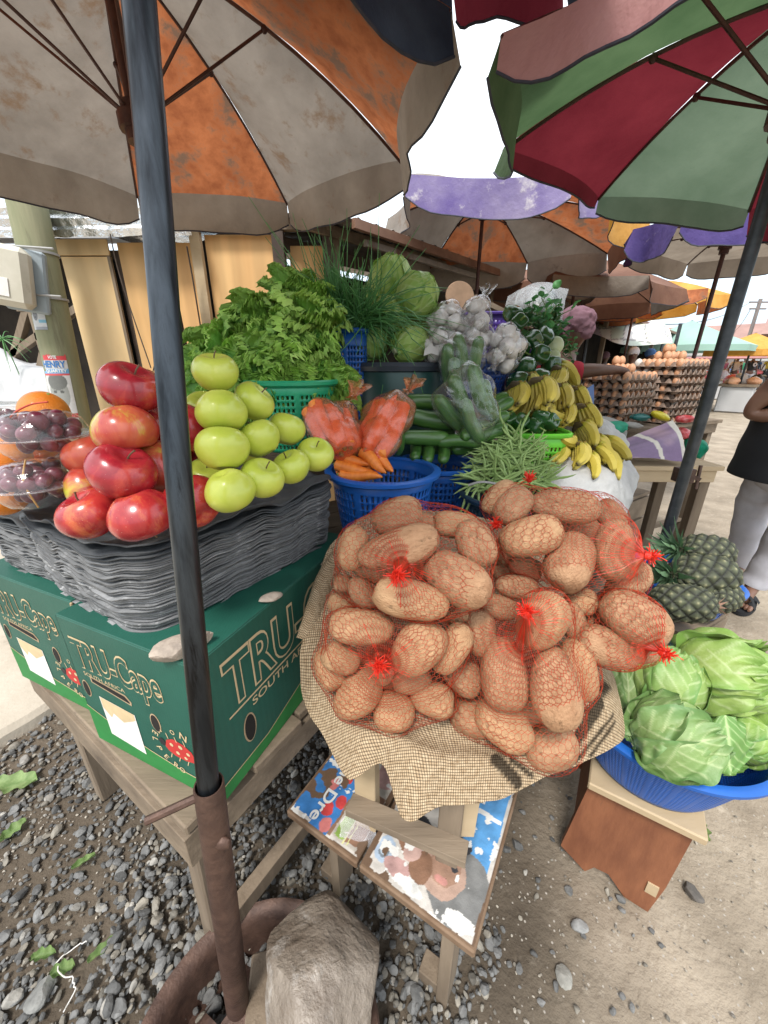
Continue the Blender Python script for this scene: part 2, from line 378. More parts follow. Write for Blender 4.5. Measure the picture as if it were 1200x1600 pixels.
gravel('gravel', 12500, (-1.6, .65, .05, 1.55), lambda r, x, y: r.choice([.0045, .0075, .0105, .0155], p=[.33, .39, .22, .06]) * r.uniform(.8, 1.25), gd, M['stone_grey'], SH,
       lambda r, x, y, s: s * .3 + (r.uniform(0, .016) if x > -.62 and x < .3 and y > .3 else 0), gtint, 3, 'dark grey crushed stone lying under and before the tables')
gravel('grit', 5200, (-1.6, 1.6, .05, 1.7), lambda r, x, y: r.uniform(.0018, .005), lambda x, y: 0 if onslab(x, y) else (1 if x < .35 else .35), M['stone_grey'], SH0,
       lambda r, x, y, s: s * .3, lambda r: tuple(np.array((1.5, 1.35, 1.15)) * r.uniform(.6, 1.7)), 5, 'fine stone chips scattered over the dirt')
def rock(px, py, z, size, seed, label, mt='stone_grey', c=(1, 1, 1), R=None, name='stone', cat_='stone', base=None, amt=7, grp=None):
    V, F = rock_shape(base or I2, seed, amt); V = V * np.asarray(size) * .5
    V = V * (1 + .03 * sn(V / np.max(size) * 14, 1, seed))[:, None]
    if R is not None: V = V @ R.T
    p = WZ(px, py, z); V = V + p; V[:, 2] += z - V[:, 2].min()
    o = MB().add(V, F, 0, c).build(name, M[mt], smooth=False); mod(o, 'BEVEL', width=.0015, segments=2) if base is None and False else None
    return tag(o, label, cat_, grp)
for i, (x, y, s, c, l) in enumerate([(905, 1450, .03, (1.8, 1.8, 1.8), 'pale grey stone lying on the dirt below the red-brown plank box'), (880, 1530, .034, (1.8, 1.75, 1.6), 'rounded grey stone low on the dirt road'),
                                  (1080, 1397, .04, (.7, .62, .55), 'thin dark chip of stone on the dirt beside the red-brown plank box'), (65, 1558, .05, (1.5, 1.5, 1.45), 'large flat grey stone on the mud in the corner of the photo'),
                                  (40, 1190, .03, (1.7, 1.6, 1.5), 'pale stone beside the concrete pavement edge'), (700, 1490, .035, (1.1, 1.1, 1.1), 'grey stone beside the foot of the small painted bench')]):
    rock(x, y, 0, (s * 1.3, s, s * .6), 30 + i, l, c=c, R=eul(0, 0, i * 1.3))
# litter on the ground
mat('leaf_litter', (.14, .24, .07), (.26, .36, .14), 60, rough=.6, trans=.25)
mat('wrapper', (.62, .60, .56), (.75, .73, .70), 20, rough=.4)
def scrap(px, py, L, wd, ang, label, mt, name, cat_, seed):
    p = WZ(px, py, .0); u = np.linspace(-1, 1, 14); v = np.linspace(-1, 1, 9); U, Vv = np.meshgrid(u, v, indexing='ij')
    wv = wd * np.sqrt(np.clip(1 - U ** 2, .02, 1)) * (1 + .25 * np.sin(U * 9 + seed))
    P = np.stack([U * L, Vv * wv, 0 * U], -1); P[..., 2] = .012 + .008 * sn(P, 60, seed) + .02 * (np.abs(Vv) ** 2) * .6
    P = P @ eul(.1, .1, ang).T + p
    return tag(MB().grid(P).build(name, M[mt]), label, cat_)
scrap(1092, 1303, .035, .018, 1.0, 'torn green cabbage leaf lying on the dirt by the plank box', 'leaf_litter', 'torn_leaf', 'leaf', 1)
scrap(25, 1228, .06, .03, .2, 'large pale green leaf scrap on the gravel near the pavement', 'leaf_litter', 'torn_leaf', 'leaf', 2)
scrap(163, 1487, .03, .009, .9, 'narrow bright green leaf scrap on the mud beside a white string', 'leaf_litter', 'torn_leaf', 'leaf', 3)
scrap(70, 1497, .022, .011, .3, 'small yellow-green leaf scrap on the mud left of the white string', 'leaf_litter', 'torn_leaf', 'leaf', 4)
scrap(132, 1352, .025, .009, .7, 'small green leaf scrap among gravel before the near table leg', 'leaf_litter', 'torn_leaf', 'leaf', 5)
scrap(22, 1303, .03, .016, 1.2, 'faded green leaf scrap at the photo edge on gravel', 'leaf_litter', 'torn_leaf', 'leaf', 6)
scrap(100, 1520, .02, .012, .5, 'crumpled yellow-green leaf bit right under the white string', 'leaf_litter', 'torn_leaf', 'leaf', 7)
mb = MB(); mb.tube(curve([WZ(x, y, .02) for x, y in [(135, 1472), (118, 1480), (92, 1500), (88, 1512), (112, 1530), (118, 1545), (100, 1580)]], 50) + .004 * sn(np.arange(50)[:, None] * A(.9, .3, .1), 1, 2)[:, None], .0012, 5)
tag(mb.build('string', M['wrapper']), 'white plastic string lying curled on the mud', 'string')

# ---------------------------------------------------------------- market umbrellas
def fabric(name, a, b, stain, trans=.32, c3p=.6, sc=5):
    return mat(name, a, b, sc, rough=.85, bump=2.2, bsc=14, c3=stain, c3p=c3p, c3s=7, trans=trans, detail=8)
fabric('fab_orange', (.32, .10, .04), (.55, .19, .075), (.20, .12, .08), .32, .50, 14)
fabric('fab_white', (.24, .21, .18), (.34, .30, .26), (.22, .15, .10), .28, .54)
fabric('fab_tan', (.23, .19, .15), (.33, .28, .225), (.2, .14, .1), .32)
fabric('fab_grey', (.20, .17, .14), (.27, .235, .20), (.14, .11, .09), .2)
fabric('fab_green', (.06, .115, .05), (.095, .16, .075), (.06, .1, .05), .40, .66)
fabric('fab_lgreen', (.115, .17, .11), (.16, .22, .15), (.1, .15, .09), .42, .66)
fabric('fab_red', (.125, .012, .02), (.175, .02, .03), (.14, .012, .02), .40, .66)
fabric('fab_pink', (.46, .23, .23), (.56, .31, .30), (.38, .18, .18), .25, .62)
fabric('fab_purple', (.10, .07, .22), (.27, .23, .36), (.46, .43, .46), .12, .56, 2.2)
fabric('fab_dpurple', (.045, .03, .15), (.09, .06, .22), (.26, .23, .34), .2, .62)
fabric('fab_navy', (.018, .03, .06), (.05, .075, .12), (.09, .12, .16), .05, .6)
fabric('fab_brown', (.16, .075, .05), (.22, .11, .07), (.12, .06, .04), .25)
fabric('fab_yellow', (.62, .30, .05), (.74, .40, .09), (.5, .2, .04), .35)
mat('piping', (.03, .035, .05), (.05, .05, .07), 30, rough=.7)
def parasol(label, apex, rim, cols, vals, foot, name='market_umbrella', val=.15, arch=.10, scal=.10, hubdrop=.3, pr=.016, group=None, ribs=True, seed=0, vlen=None, polemat='rib_metal', nu=14, nt=14, flare=.35, pole=True, knee=.45):
    apex = np.asarray(apex, float); rim = np.asarray(rim, float); n = len(rim); c = rim.mean(0); up = nrm(np.cross(rim[1] - rim[0], rim[n // 2] - rim[0]))
    if up[2] < 0: up = -up
    root = thing(name, foot if foot is not None else (apex[0], apex[1], 0), label, 'umbrella', group)
    R = np.linalg.norm(rim - apex, axis=1).mean()
    def rib(k, s): k %= n; return apex + np.multiply.outer(s, rim[k] - apex) + np.multiply.outer(arch * R * 4 * s * (1 - s), up)
    s = np.linspace(.03, 1, nu); t = np.linspace(0, 1, nt); can = MB(); va = MB(); pp = MB()
    mats = [M[m] for m in sorted(set(cols))]; mi = {m: i for i, m in enumerate(sorted(set(cols)))}
    vm = [M[m] for m in sorted(set(vals))]; vi = {m: i for i, m in enumerate(sorted(set(vals)))}
    for k in range(n):
        a, b = rib(k, s), rib(k + 1, s); T = t[None, :, None]
        P = a[:, None] * (1 - T) + b[:, None] * T
        bel = (4 * t * (1 - t))[None, :, None]
        mid = (c - (a + b)[:, None] / 2); P = P + mid * scal * bel * (s[:, None, None] ** 3)
        P = P - up * (.035 * R) * bel * np.sin(s * PI)[:, None, None] + up * (.006 * sn(P, 9, seed + k))[..., None]
        can.grid(P, mi=mi[cols[k]])
        e = P[-1]; outw = nrm((rim[k] + rim[(k + 1) % n]) / 2 - c); L = (vlen or {}).get(k, val)
        h = np.linspace(0, 1, 7); lobe = L * (.62 + .38 * np.clip(4 * t * (1 - t) * 1.6, 0, 1) ** .7)
        Q = e[None] + np.multiply.outer(h, (outw * flare * .5 * L)[None, :].repeat(nt, 0)) * (1 + .6 * np.sin(t * 7 + k + seed)[None, :, None])
        Q[..., 2] -= h[:, None] * lobe[None, :]
        Q += (h[:, None] ** 1.3 * (L * (.045 * np.sin(t * 13 + k * 2) + .03 * np.sin(t * 22 + seed)))[None, :])[..., None] * outw
        va.grid(Q, mi=vi[vals[k]]); pp.tube(Q[-1], .0035, 5, cap=False)
    can.build('canopy', mats, root); va.build('valance', vm, root); pp.build('piping', M['piping'], root)
    foot = np.asarray(foot, float) if foot is not None else A(apex[0], apex[1], 0); ax = nrm(apex - foot)
    if pole:
        MB().tube([foot, apex + ax * .05], pr, 12).build('pole', M[polemat], root)
        MB().tube([apex - ax * .03, apex + ax * .06], pr * 2.2, 12).build('finial', M[polemat], root)
    if ribs:
        hub = apex - ax * hubdrop * R
        MB().tube([hub - ax * .05, hub + ax * .05], pr * 2.0, 12).tube([hub - ax * .02, hub + ax * .02], pr * 2.8, 12).build('runner', M['rib_metal'], root)
        for k in range(n):
            ss = np.linspace(0, 1, 10); q = rib(k, ss) - up * .008
            MB().tube(q, .0055, 6).build('rib', M['rib_metal'], root)
            kp = rib(k, np.array([knee]))[0] - up * .014
            MB().tube([hub, kp], .0048, 6).ell(kp, (.012,) * 3, nu=8, nv=6).build('strut', M['rib_metal'], root)
    return root
def ring(c, R, z, drop, tx, ty, ph, n=8):
    wv = nrm(A(math.sin(tx), math.sin(ty), 1)); u = nrm(np.cross([0, 1, 0], wv)); v = np.cross(wv, u); t = ph + np.arange(n) * 2 * PI / n
    return A(c[0], c[1], z) + R * (np.outer(np.cos(t), u) + np.outer(np.sin(t), v)) - drop * wv
OW = ['fab_orange', 'fab_white'] * 4
parasol('orange and dirty white umbrella over the fruit boxes, its rusty ribs in view', (-.819, 1.618, 2.402), ring((-.819, 1.618), 1.026, 2.402, .35, .004, -.007, -.278), OW,
        ['fab_tan'] * 7 + ['fab_navy'], (-.72, 1.58, 0), seed=3, hubdrop=.42, val=.16, arch=.07, scal=.07, pr=.019, group='market umbrellas', vlen={7: .15, 0: .17})
parasol('red and green umbrella on the tall dark pole beside the pineapples', (1.04, 1.276, 2.055), ring((1.04, 1.276), .75, 2.055, .233, .145, -.079, -.669), ['fab_green', 'fab_red', 'fab_lgreen', 'fab_red', 'fab_green', 'fab_red', 'fab_green', 'fab_red'],
        ['fab_green', 'fab_red', 'fab_lgreen', 'fab_red', 'fab_green', 'fab_pink', 'fab_green', 'fab_pink'], (1.02, 1.27, 0), seed=5, hubdrop=.30, val=.13, arch=.06, scal=.08, group='market umbrellas', vlen={5: .11, 4: .12, 6: .11, 3: .055, 2: .085}, polemat='dark_pole', pr=.018)
u3r = [W(1015, 345, 2.9), W(949, 395, 3.3), W(824, 410, 3.4), W(672, 418, 3.2), W(606, 342, 2.7), W(640, 272, 2.25), W(900, 270, 2.05), W(950, 290, 2.3)]
parasol('purple edged umbrella with orange and grey panels over the cabbages and garlic', W(757, 300, 2.85), u3r, ['fab_orange', 'fab_grey', 'fab_orange', 'fab_grey', 'fab_orange', 'fab_grey', 'fab_grey', 'fab_orange'],
        ['fab_brown', 'fab_grey', 'fab_grey', 'fab_grey', 'fab_white', 'fab_purple', 'fab_purple', 'fab_yellow'], A(*(W(752, 345, 2.85)[:2]), 0), seed=8, hubdrop=.13, val=.19, arch=.04, scal=.07, group='market umbrellas', vlen={5: .20, 6: .17, 7: .24}, pr=.014)
u4r = [W(1330, 400, 2.7), W(1230, 398, 3.1), W(1075, 412, 3.3), W(985, 392, 3.0), W(990, 358, 2.5), W(1070, 330, 2.1), W(1230, 322, 1.9), W(1340, 350, 2.2)]
u4a = W(1140, 362, 2.6)
parasol('purple and beige umbrella behind the red and green one', u4a, u4r, ['fab_tan'] * 8, ['fab_tan', 'fab_tan', 'fab_tan', 'fab_dpurple', 'fab_dpurple', 'fab_dpurple', 'fab_dpurple', 'fab_dpurple'], A(u4a[0] - .02, u4a[1] + .02, 0), seed=11, hubdrop=.1, val=.13, arch=.03, scal=.06, group='market umbrellas', pr=.014, vlen={5: .16, 4: .2, 6: .16})
def far_par(label, px, py, d, R, cols, vals, seed, val=.16, nt=8, tilt=(0, 0), drop=.3, ph=.2, ribs=True, **k):
    p = W(px, py, d)
    return parasol(label, p, ring(p, R, p[2], drop, tilt[0], tilt[1], ph), cols, vals, A(p[0], p[1], 0), seed=seed, val=val, group='market umbrellas', nu=7, nt=nt, ribs=ribs, hubdrop=.15, arch=.04, **k)
far_par('brown umbrella with a drooping corner between the purple umbrellas', 905, 405, 4.0, 1.0, ['fab_brown'] * 8, ['fab_brown', 'fab_grey'] * 4, 2, tilt=(.05, .0), drop=.32)
far_par('faded grey umbrella low behind the garlic', 800, 425, 4.9, 1.0, ['fab_grey', 'fab_white'] * 4, ['fab_white', 'fab_grey'] * 4, 12, drop=.25)
far_par('yellow-orange umbrella over the vendor with the egg trays', 1000, 440, 5.3, 1.05, ['fab_yellow'] * 8, ['fab_yellow', 'fab_orange'] * 4, 4, drop=.25)
far_par('orange umbrella with red edge behind the leafy greens', 905, 462, 6.2, 1.15, ['fab_yellow', 'fab_orange'] * 4, ['fab_orange', 'fab_yellow'] * 4, 6, drop=.25)
# the umbrella overhead on the near steel pole: its navy and crimson edge hangs into view
u0 = [W(880, -48, .95), W(706, -30, 1.05), W(520, -150, 1.2), A(-.75, 1.42, 2.62), A(-1.15, .95, 2.6), A(-1.0, .2, 2.45), A(-.35, -.25, 2.25), A(.35, .15, 2.06), ]
near_par = parasol('crimson edged umbrella overhead on the near steel pole', (-.18, .63, 2.66), u0, ['fab_red', 'fab_navy', 'fab_red', 'fab_navy', 'fab_red', 'fab_navy', 'fab_red', 'fab_navy'], ['fab_red', 'fab_navy', 'fab_red', 'fab_navy', 'fab_red', 'fab_navy', 'fab_red', 'fab_navy'],
        None, seed=1, val=.15, scal=.05, pole=False, vlen={0: .10}, group='market umbrellas', hubdrop=.2)
# near pole: steel tube dropped into a rusty socket pipe welded on a wheel rim
POLE_LO, POLE_HI = A(-.232, .347, .64), A(-.18, .63, 2.72)
pb = MB(); pts = [A(-.2405, .346, .60), A(-.2335, .3462, .695), A(-.222, .40, 1.1), A(-.213, .47, 1.51), A(-.195, .56, 2.15), A(-.18, .63, 2.72)]
pb.tube(curve(pts, 24), np.linspace(.0134, .0146, 24), 20); pb.build('pole', M['steel_dark'], near_par)
sk0, sk1 = A(-.285, .347, .0), A(-.2325, .346, .70)
def stand():
    root = thing('umbrella_stand', (sk0[0], sk0[1], 0), 'rusty pipe socket welded upright on an old wheel rim, holding the near steel pole', 'umbrella stand')
    ax = nrm(sk1 - sk0); u, v, a = frame(ax); n = 24; th = np.arange(n) * 2 * PI / n
    P = []
    for t, r in [(0, .0208), (.3, .0205), (.6, .0195), (.70, .0192), (.703, .0185), (.703, .0168), (.62, .0165)]:
        P.append(sk0 + ax * t + r * (np.outer(np.cos(th), u) + np.outer(np.sin(th), v)))
    MB().grid(np.array(P), cv=True).build('socket_pipe', M['rust'], root, auto=40)
    q = sk0 + ax * .60 + A(.0155, -.012, 0)
    MB().ell(q, (.012, .008, .011), nu=10, nv=8, disp=.2, dsc=5).build('welded_nut', M['rust'], root)
    q = sk0 + ax * .69
    MB().tube([q + A(-.008, -.008, .002), q + A(-.072, -.028, -.015)], .0055, 8).build('clamp_bolt', M['rust'], root, smooth=True)
    # wheel rim, lying flat
    c = A(-.225, .275, .055); prof = [(.06, .02), (.09, .03), (.13, .015), (.15, -.03), (.165, -.05), (.178, -.052), (.185, -.03), (.19, 0), (.192, .035), (.205, .05), (.218, .052), (.222, .044), (.215, .036), (.20, .03), (.197, -.05), (.16, -.06), (.13, -.02), (.09, .01), (.06, .005)]
    mb = MB(); th = np.arange(72) * 2 * PI / 72; P = []
    for r, z in prof: P.append(c + np.stack([r * 1.0 * np.cos(th), r * np.sin(th), z + 0 * th], -1))
    P = np.array(P); F = gridF(len(prof), 72, cv=True)
    # slots through the disc
    keep = [f for f in F.tolist() if not ((f[0] // 72) in (1, 2, 15, 16) and ((f[0] % 72) % 12) in (2, 3, 4, 5))]
    mb.faces(P.reshape(-1, 3), keep); mb.build('wheel_rim', M['rust'], root, auto=50)
    return root
stand()
mb = MB(); mb.bar(WY(395, 1600, .30) + A(0, -.02, -.08), WY(412, 1492, .42), .045, .03, bev=.004); tag(mb.build('wood_wedge', M['wood_grey']), 'short pale plank wedged inside the rusty wheel rim', 'plank')
mat('boulder', (.13, .10, .075), (.25, .21, .17), 12, rough=.5, bump=2.2, bsc=40, c3=(.36, .33, .30), c3p=.57, c3s=18, vcol=True, spec=.6)
def boulder():
    V, F = rock_shape(I3, 12, 16); V = V * A(.125, .15, .155) * A(1, 1, 1)
    V[:, 0] *= (1 - .16 * (V[:, 2] / .15)); V = V * (1 + .04 * sn(V * 30, 1, 3) + .015 * sn(V * 110, 1, 6))[:, None]
    V = V @ eul(.35, -.05, .25).T
    p = W(530, 1625, .79); V = V + p; V[:, 2] += .06 - V[:, 2].min()
    return tag(MB().add(V, F, 0, (1, 1, 1)).build('boulder', M['boulder']), 'large rough brown-grey rock weighing down the wheel rim', 'rock')
boulder()
# ---------------------------------------------------------------- letters
def text_geo(body, size=1.0, off=0.0, ext=0.0):
    cu = bpy.data.curves.new('t', 'FONT'); cu.body = body; cu.size = size; cu.offset = off; cu.extrude = ext; cu.resolution_u = 4
    o = bpy.data.objects.new('t', cu); COL.objects.link(o); dg = bpy.context.evaluated_depsgraph_get()
    me = bpy.data.meshes.new_from_object(o.evaluated_get(dg))
    V = np.array([v.co[:] for v in me.vertices]).reshape(-1, 3); F = [list(p.vertices) for p in me.polygons]
    bpy.data.objects.remove(o); bpy.data.curves.remove(cu); bpy.data.meshes.remove(me); return V, F
def write(mb, body, o, ux, uy, h, mi=0, wid=None, off=0.0, lift=.0006, skew=0, warp=None, col=None, ang=0):
    """letters on a plane: o lower left corner, ux along, uy up; wid stretches to a width"""
    V, F = text_geo(body, 1.0, off); 
    V = V - A(V[:, 0].min(), 0, 0); k = h / .7; sx = k if wid is None else wid / (V[:, 0].max())
    x, y = V[:, 0] * sx, V[:, 1] * k; x = x + skew * y
    if warp: y = y + warp(x)
    if ang: x, y = x * math.cos(ang) - y * math.sin(ang), x * math.sin(ang) + y * math.cos(ang)
    ux, uy = nrm(ux), nrm(uy); n = np.cross(ux, uy)
    mb.faces(np.asarray(o) + np.outer(x, ux) + np.outer(y, uy) + n * lift, F, mi, col)
def patch(mb, o, ux, uy, pts, mi=0, lift=.0004, col=None):
    ux, uy = nrm(ux), nrm(uy); n = np.cross(ux, uy)
    mb.faces(np.array([np.asarray(o) + ux * x + uy * y + n * lift for x, y in pts]), [list(range(len(pts)))], mi, col)
def oval(cx, cy, rx, ry, n=20, ph=0): return [(cx + rx * math.cos(t), cy + ry * math.sin(t)) for t in (np.arange(n) * 2 * PI / n + ph)]
for nm, c in [('ink_green', (.012, .085, .06)), ('ink_cream', (.62, .48, .28)), ('ink_lime', (.02, .20, .045)), ('ink_white', (.78, .76, .72)), ('ink_red', (.50, .035, .03)),
              ('ink_black', (.02, .02, .022)), ('ink_blue', (.04, .16, .42)), ('ink_sky', (.10, .30, .62)), ('ink_brown', (.24, .13, .08)), ('ink_grey', (.35, .35, .34)), ('ink_leaf', (.25, .42, .10)), ('ink_pink', (.6, .25, .22)), ('ink_paper', (.58, .56, .52))]:
    mat(nm, c, tuple(x * .85 for x in c), 30, rough=.6)
mat('card_green', (.008, .075, .052), (.014, .10, .07), 6, rough=.55, bump=.12, bsc=200, c3=(.03, .13, .09), c3p=.66, c3s=12, wave=(60, .3, .93, 'X'))
mat('card_inner', (.01, .008, .006), rough=.9)
mat('card_raw', (.45, .33, .2), rough=.9)
# ---------------------------------------------------------------- the fruit stand: wooden table, cartons
TZ = .505
def carton(c0, eL, eR, wL, wR, h, z0, label, full=True):
    """c0 = near upright edge; eL runs along the short end to the left, eR along the long side away"""
    eL, eR = nrm(eL), nrm(eR); up = A(0, 0, 1); c = A(c0[0], c0[1], z0)
    root = thing('fruit_carton', c + eL * wL / 2 + eR * wR / 2, label, 'carton', 'printed fruit cartons on the wooden table')
    R = np.stack([-eL, eR, up], 1) if np.cross(-eL, eR)[2] > 0 else np.stack([eL, eR, up], 1)
    mb = MB(); ctr = c + eL * wL / 2 + eR * wR / 2 + up * h / 2
    # body with a slightly sunken lid: walls, then the lid tray
    mb.box(ctr - up * .004, (wL - .008, wR - .008, h - .01), R, bev=.003)
    mb.build('body', M['card_green'], root, smooth=False)
    lid = MB(); t = .004
    for a, b, n_ in ((c, c + eL * wL, eR), (c + eR * wR, c + eR * wR + eL * wL, -eR), (c, c + eR * wR, eL), (c + eL * wL, c + eL * wL + eR * wR, -eL)):
        m_ = (a + b) / 2 + up * (h * .5) + n_ * t / 2; L = np.linalg.norm(b - a); u = nrm(b - a)
        lid.box(m_, (L, t, h), np.stack([u, np.cross(up, u), up], 1), bev=.001)
    lid.box(ctr + up * (h / 2 + .001), (wL - .002, wR - .002, .004), R, bev=.001)
    lid.build('lid', M['card_green'], root, smooth=False)
    pr = MB(); MI = ['ink_green', 'ink_cream', 'ink_lime', 'ink_white', 'ink_red', 'card_inner', 'card_raw', 'ink_black']
    def brand(o, ux, uy, wd, ht):
        wp = lambda x: .02 * 0 * x
        write(pr, 'TRU-Cape', o, ux, uy, ht, 1, wd, .042, .0008); write(pr, 'TRU-Cape', o + nrm(ux) * wd * .008, ux, uy, ht * .99, 0, wd * .985, .008, .0016)
    nL = -eR; nR = -eL
    # short end: eL is seen from the front-left; text runs from far-left to the near edge
    oL = c + eL * wL; uL = -eL
    brand(oL + uL * .02 + up * (h * .66) + nL * 0, uL, up, wL * .68, h * .21)
    write(pr, 'SOUTH AFRICA', oL + uL * .03 + up * (h * .59), uL, up, .009, 1, wL * .34)
    patch(pr, oL, uL, up, [(.0, 0), (wL, 0), (wL, h * .12), (wL * .75, h * .125), (wL * .5, h * .16), (wL * .25, h * .215), (0, h * .30)], 2, .0004)
    patch(pr, oL, uL, up, [(wL, h * .12), (wL * .75, h * .125), (wL * .5, h * .16), (wL * .25, h * .215), (0, h * .30), (0, h * .306), (wL * .25, h * .222), (wL * .5, h * .167), (wL * .75, h * .132), (wL, h * .127)], 1, .0007)
    patch(pr, oL, uL, up, [(.055, h * .13), (.150, h * .10), (.150, h * .43), (.055, h * .45)], 3, .0009)
    patch(pr, oL, uL, up, [(.057, h * .36), (.075, h * .30), (.085, h * .35), (.11, h * .31), (.148, h * .38), (.148, h * .43), (.057, h * .447)], 1, .0011)
    for cx_, cy_, rx, ry in ((.022, h * .47, .008, .018), (.205, h * .45, .010, .019)):
        patch(pr, oL, uL, up, oval(cx_, cy_, rx + .0025, ry + .0025), 6, .0006); patch(pr, oL, uL, up, oval(cx_, cy_, rx, ry), 5, .0012)
    patch(pr, oL, uL, up, [(.045, h * .55), (.15, h * .50), (.152, h * .53), (.14, h * .57), (.045, h * .60)], 6, .0006)
    patch(pr, oL, uL, up, [(.05, h * .56), (.147, h * .515), (.147, h * .53), (.137, h * .56), (.05, h * .59)], 5, .0012)
    # helper ladybird emblem
    cx_, cy_ = wL - .078, h * .30
    patch(pr, oL, uL, up, [(cx_ - .036, cy_ - .004), (cx_ - .030, cy_ + .014), (cx_ - .012, cy_ + .024), (cx_ + .012, cy_ + .022), (cx_ + .030, cy_ + .012), (cx_ + .036, cy_ - .006), (cx_ + .030, cy_ - .013), (cx_ + .010, cy_ - .018), (cx_ - .014, cy_ - .018), (cx_ - .030, cy_ - .012)], 4, .0008)
    for dx, dy, r in ((-.018, .008, .0045), (.004, .012, .005), (.02, .003, .0042), (-.006, -.006, .0045), (.012, -.01, .0038)):
        patch(pr, oL, uL, up, oval(cx_ + dx, cy_ + dy, r, r * .9, 10), 1, .0012)
    patch(pr, oL, uL, up, oval(cx_ - .042, cy_ + .004, .008, .009, 12), 7, .001)
    for k, dx in enumerate((-.024, -.004, .016)):
        patch(pr, oL, uL, up, [(cx_ + dx, cy_ - .016), (cx_ + dx + .002, cy_ - .016), (cx_ + dx - .003, cy_ - .028), (cx_ + dx - .005, cy_ - .028)], 1, .001)
        patch(pr, oL, uL, up, [(cx_ + dx, cy_ + .02), (cx_ + dx + .002, cy_ + .02), (cx_ + dx - .001, cy_ + .032), (cx_ + dx - .003, cy_ + .032)], 1, .001)
    def lt(ch, deg, r, o_, ux, cx2, cy2, hh=.017):
        a = R_(deg); px_, py_ = cx2 + r * math.cos(a) * 1.05, cy2 + r * math.sin(a) * .82
        g_ = a - PI / 2 if deg < 110 else a + PI / 2; px_ -= math.cos(g_) * hh * .35 - math.sin(g_) * hh * .5; py_ -= math.sin(g_) * hh * .35 + math.cos(g_) * hh * .5
        write(pr, ch, o_ + nrm(ux) * px_ + up * py_, ux, up, hh, 1, None, .012, .001, ang=g_)
    for ch, dg in zip('HELPER', (128, 150, 172, 196, 219, 242)): lt(ch, dg + 8, .057, oL, uL, cx_, cy_, .014)
    lt('O', 100, .052, oL, uL, cx_, cy_, .01); lt('N', 74, .055, oL, uL, cx_, cy_); lt('O', 262, .06, oL, uL, cx_, cy_, .012)
    # long side
    uR = eR; oR = c
    brand(oR + uR * .045 + up * (h * .56), uR, up, wR * .88, h * .32)
    patch(pr, oR, uR, up, [(.045, h * .50), (wR * .90, h * .50), (wR * .90, h * .513), (.045, h * .513)], 1, .0006)
    write(pr, 'SOUTH AFRICA', oR + uR * .10 + up * (h * .425), uR, up, .017, 1, wR * .46, .012)
    patch(pr, oR, uR, up, [(0, 0), (wR, 0), (wR, h * .30), (wR * .75, h * .26), (wR * .5, h * .18), (wR * .25, h * .09), (0, h * .10)], 2, .0004)
    patch(pr, oR, uR, up, [(wR, h * .306), (wR * .75, h * .267), (wR * .5, h * .187), (wR * .25, h * .097), (0, h * .107), (0, h * .10), (wR * .25, h * .09), (wR * .5, h * .18), (wR * .75, h * .26), (wR, h * .30)], 1, .0007)
    for cx2, cy2, rx, ry in ((.085, h * .30, .013, .030), (.31, h * .40, .016, .036)):
        patch(pr, oR, uR, up, oval(cx2, cy2, rx + .003, ry + .003), 6, .0006); patch(pr, oR, uR, up, oval(cx2, cy2, rx, ry), 5, .0012)
    pr.build('print', [M[m] for m in MI], root, smooth=False)
    ed = MB(); ed.bar(c + up * .002, c + up * h, .005, .005, 0, bev=.002); ed.build('worn_edge', M['card_raw'], root)
    return root
BC = WZ(300, 1045, .805); BEL = nrm(A(-.92, .39, 0)); BER = nrm(A(.39, .92, 0))
carton(BC, BEL, BER, .33, .50, .30, TZ, 'green printed fruit carton under the red and green apples, its near corner at the pole')
c2 = BC + BEL * .345 + BER * .035
carton(c2, BEL, BER, .33, .50, .30, TZ, 'green printed fruit carton under the grape boxes, cut by the edge of the photo')
def fruit_table():
    global LEGP
    root = thing('wooden_table', (BC[0], BC[1], 0), 'rough weathered wooden table carrying the two green cartons', 'table')
    up = A(0, 0, 1); BEL, BER = nrm(A(-.84, .54, 0)), nrm(A(.54, .84, 0)); o = A(-.328, .408, 0); Rm = np.stack([-BEL, BER, up], 1)
    top = MB()
    for k in range(5):
        top.box(o + BEL * .367 + BER * (.06 + k * .132) + up * (TZ - .0125), (.735 + .03 * (k % 2), .126, .022), Rm, bev=.003)
    top.build('table_top', M['wood_grey_x'], root)
    fr = MB(); fr.box(o + BEL * .36 + BER * .005 + up * (TZ - .065), (.72, .028, .075), Rm); fr.box(o + BEL * .005 + BER * .34 + up * (TZ - .06), (.028, .62, .06), Rm)
    fr.build('apron', M['wood_grey_x'], root)
    for a, b in ((.05, .045), (.64, .05), (.05, .60), (.66, .60)):
        p = o + BEL * a + BER * b
        MB().bar(p + up * (TZ - .025), p + A(-.02 if a < .5 else .0, .0, 0) + up * .0, .062, .045, up=BEL, bev=.004).build('leg', M['wood_grey'], root)
    a_ = WZ(318, 1490, .13); b_ = WZ(492, 1310, .10)
    MB().bar(o + BEL * .02 + BER * .02 + up * .13, o + BER * .62 + BEL * .02 + up * .10, .03, .045).build('stretcher', M['wood_grey'], root)
    return root
fruit_table()
for x, y, z, s, sd_, l in [(285, 1025, .805, .085, 41, 'flat brown stone wedged under the tray stack by the steel pole'), (422, 940, .805, .045, 43, 'small pale stone wedged under the tray stack on the carton side'),
                     (512, 882, .805, .035, 44, 'brownish stone under the far end of the tray stack')]:
    rock(x, y, z, (s * 1.15, s * .55, s * .42), sd_, l, c=(2.6, 2.15, 1.8), R=eul(0, 0, .5), mt='stone_grey', amt=6)
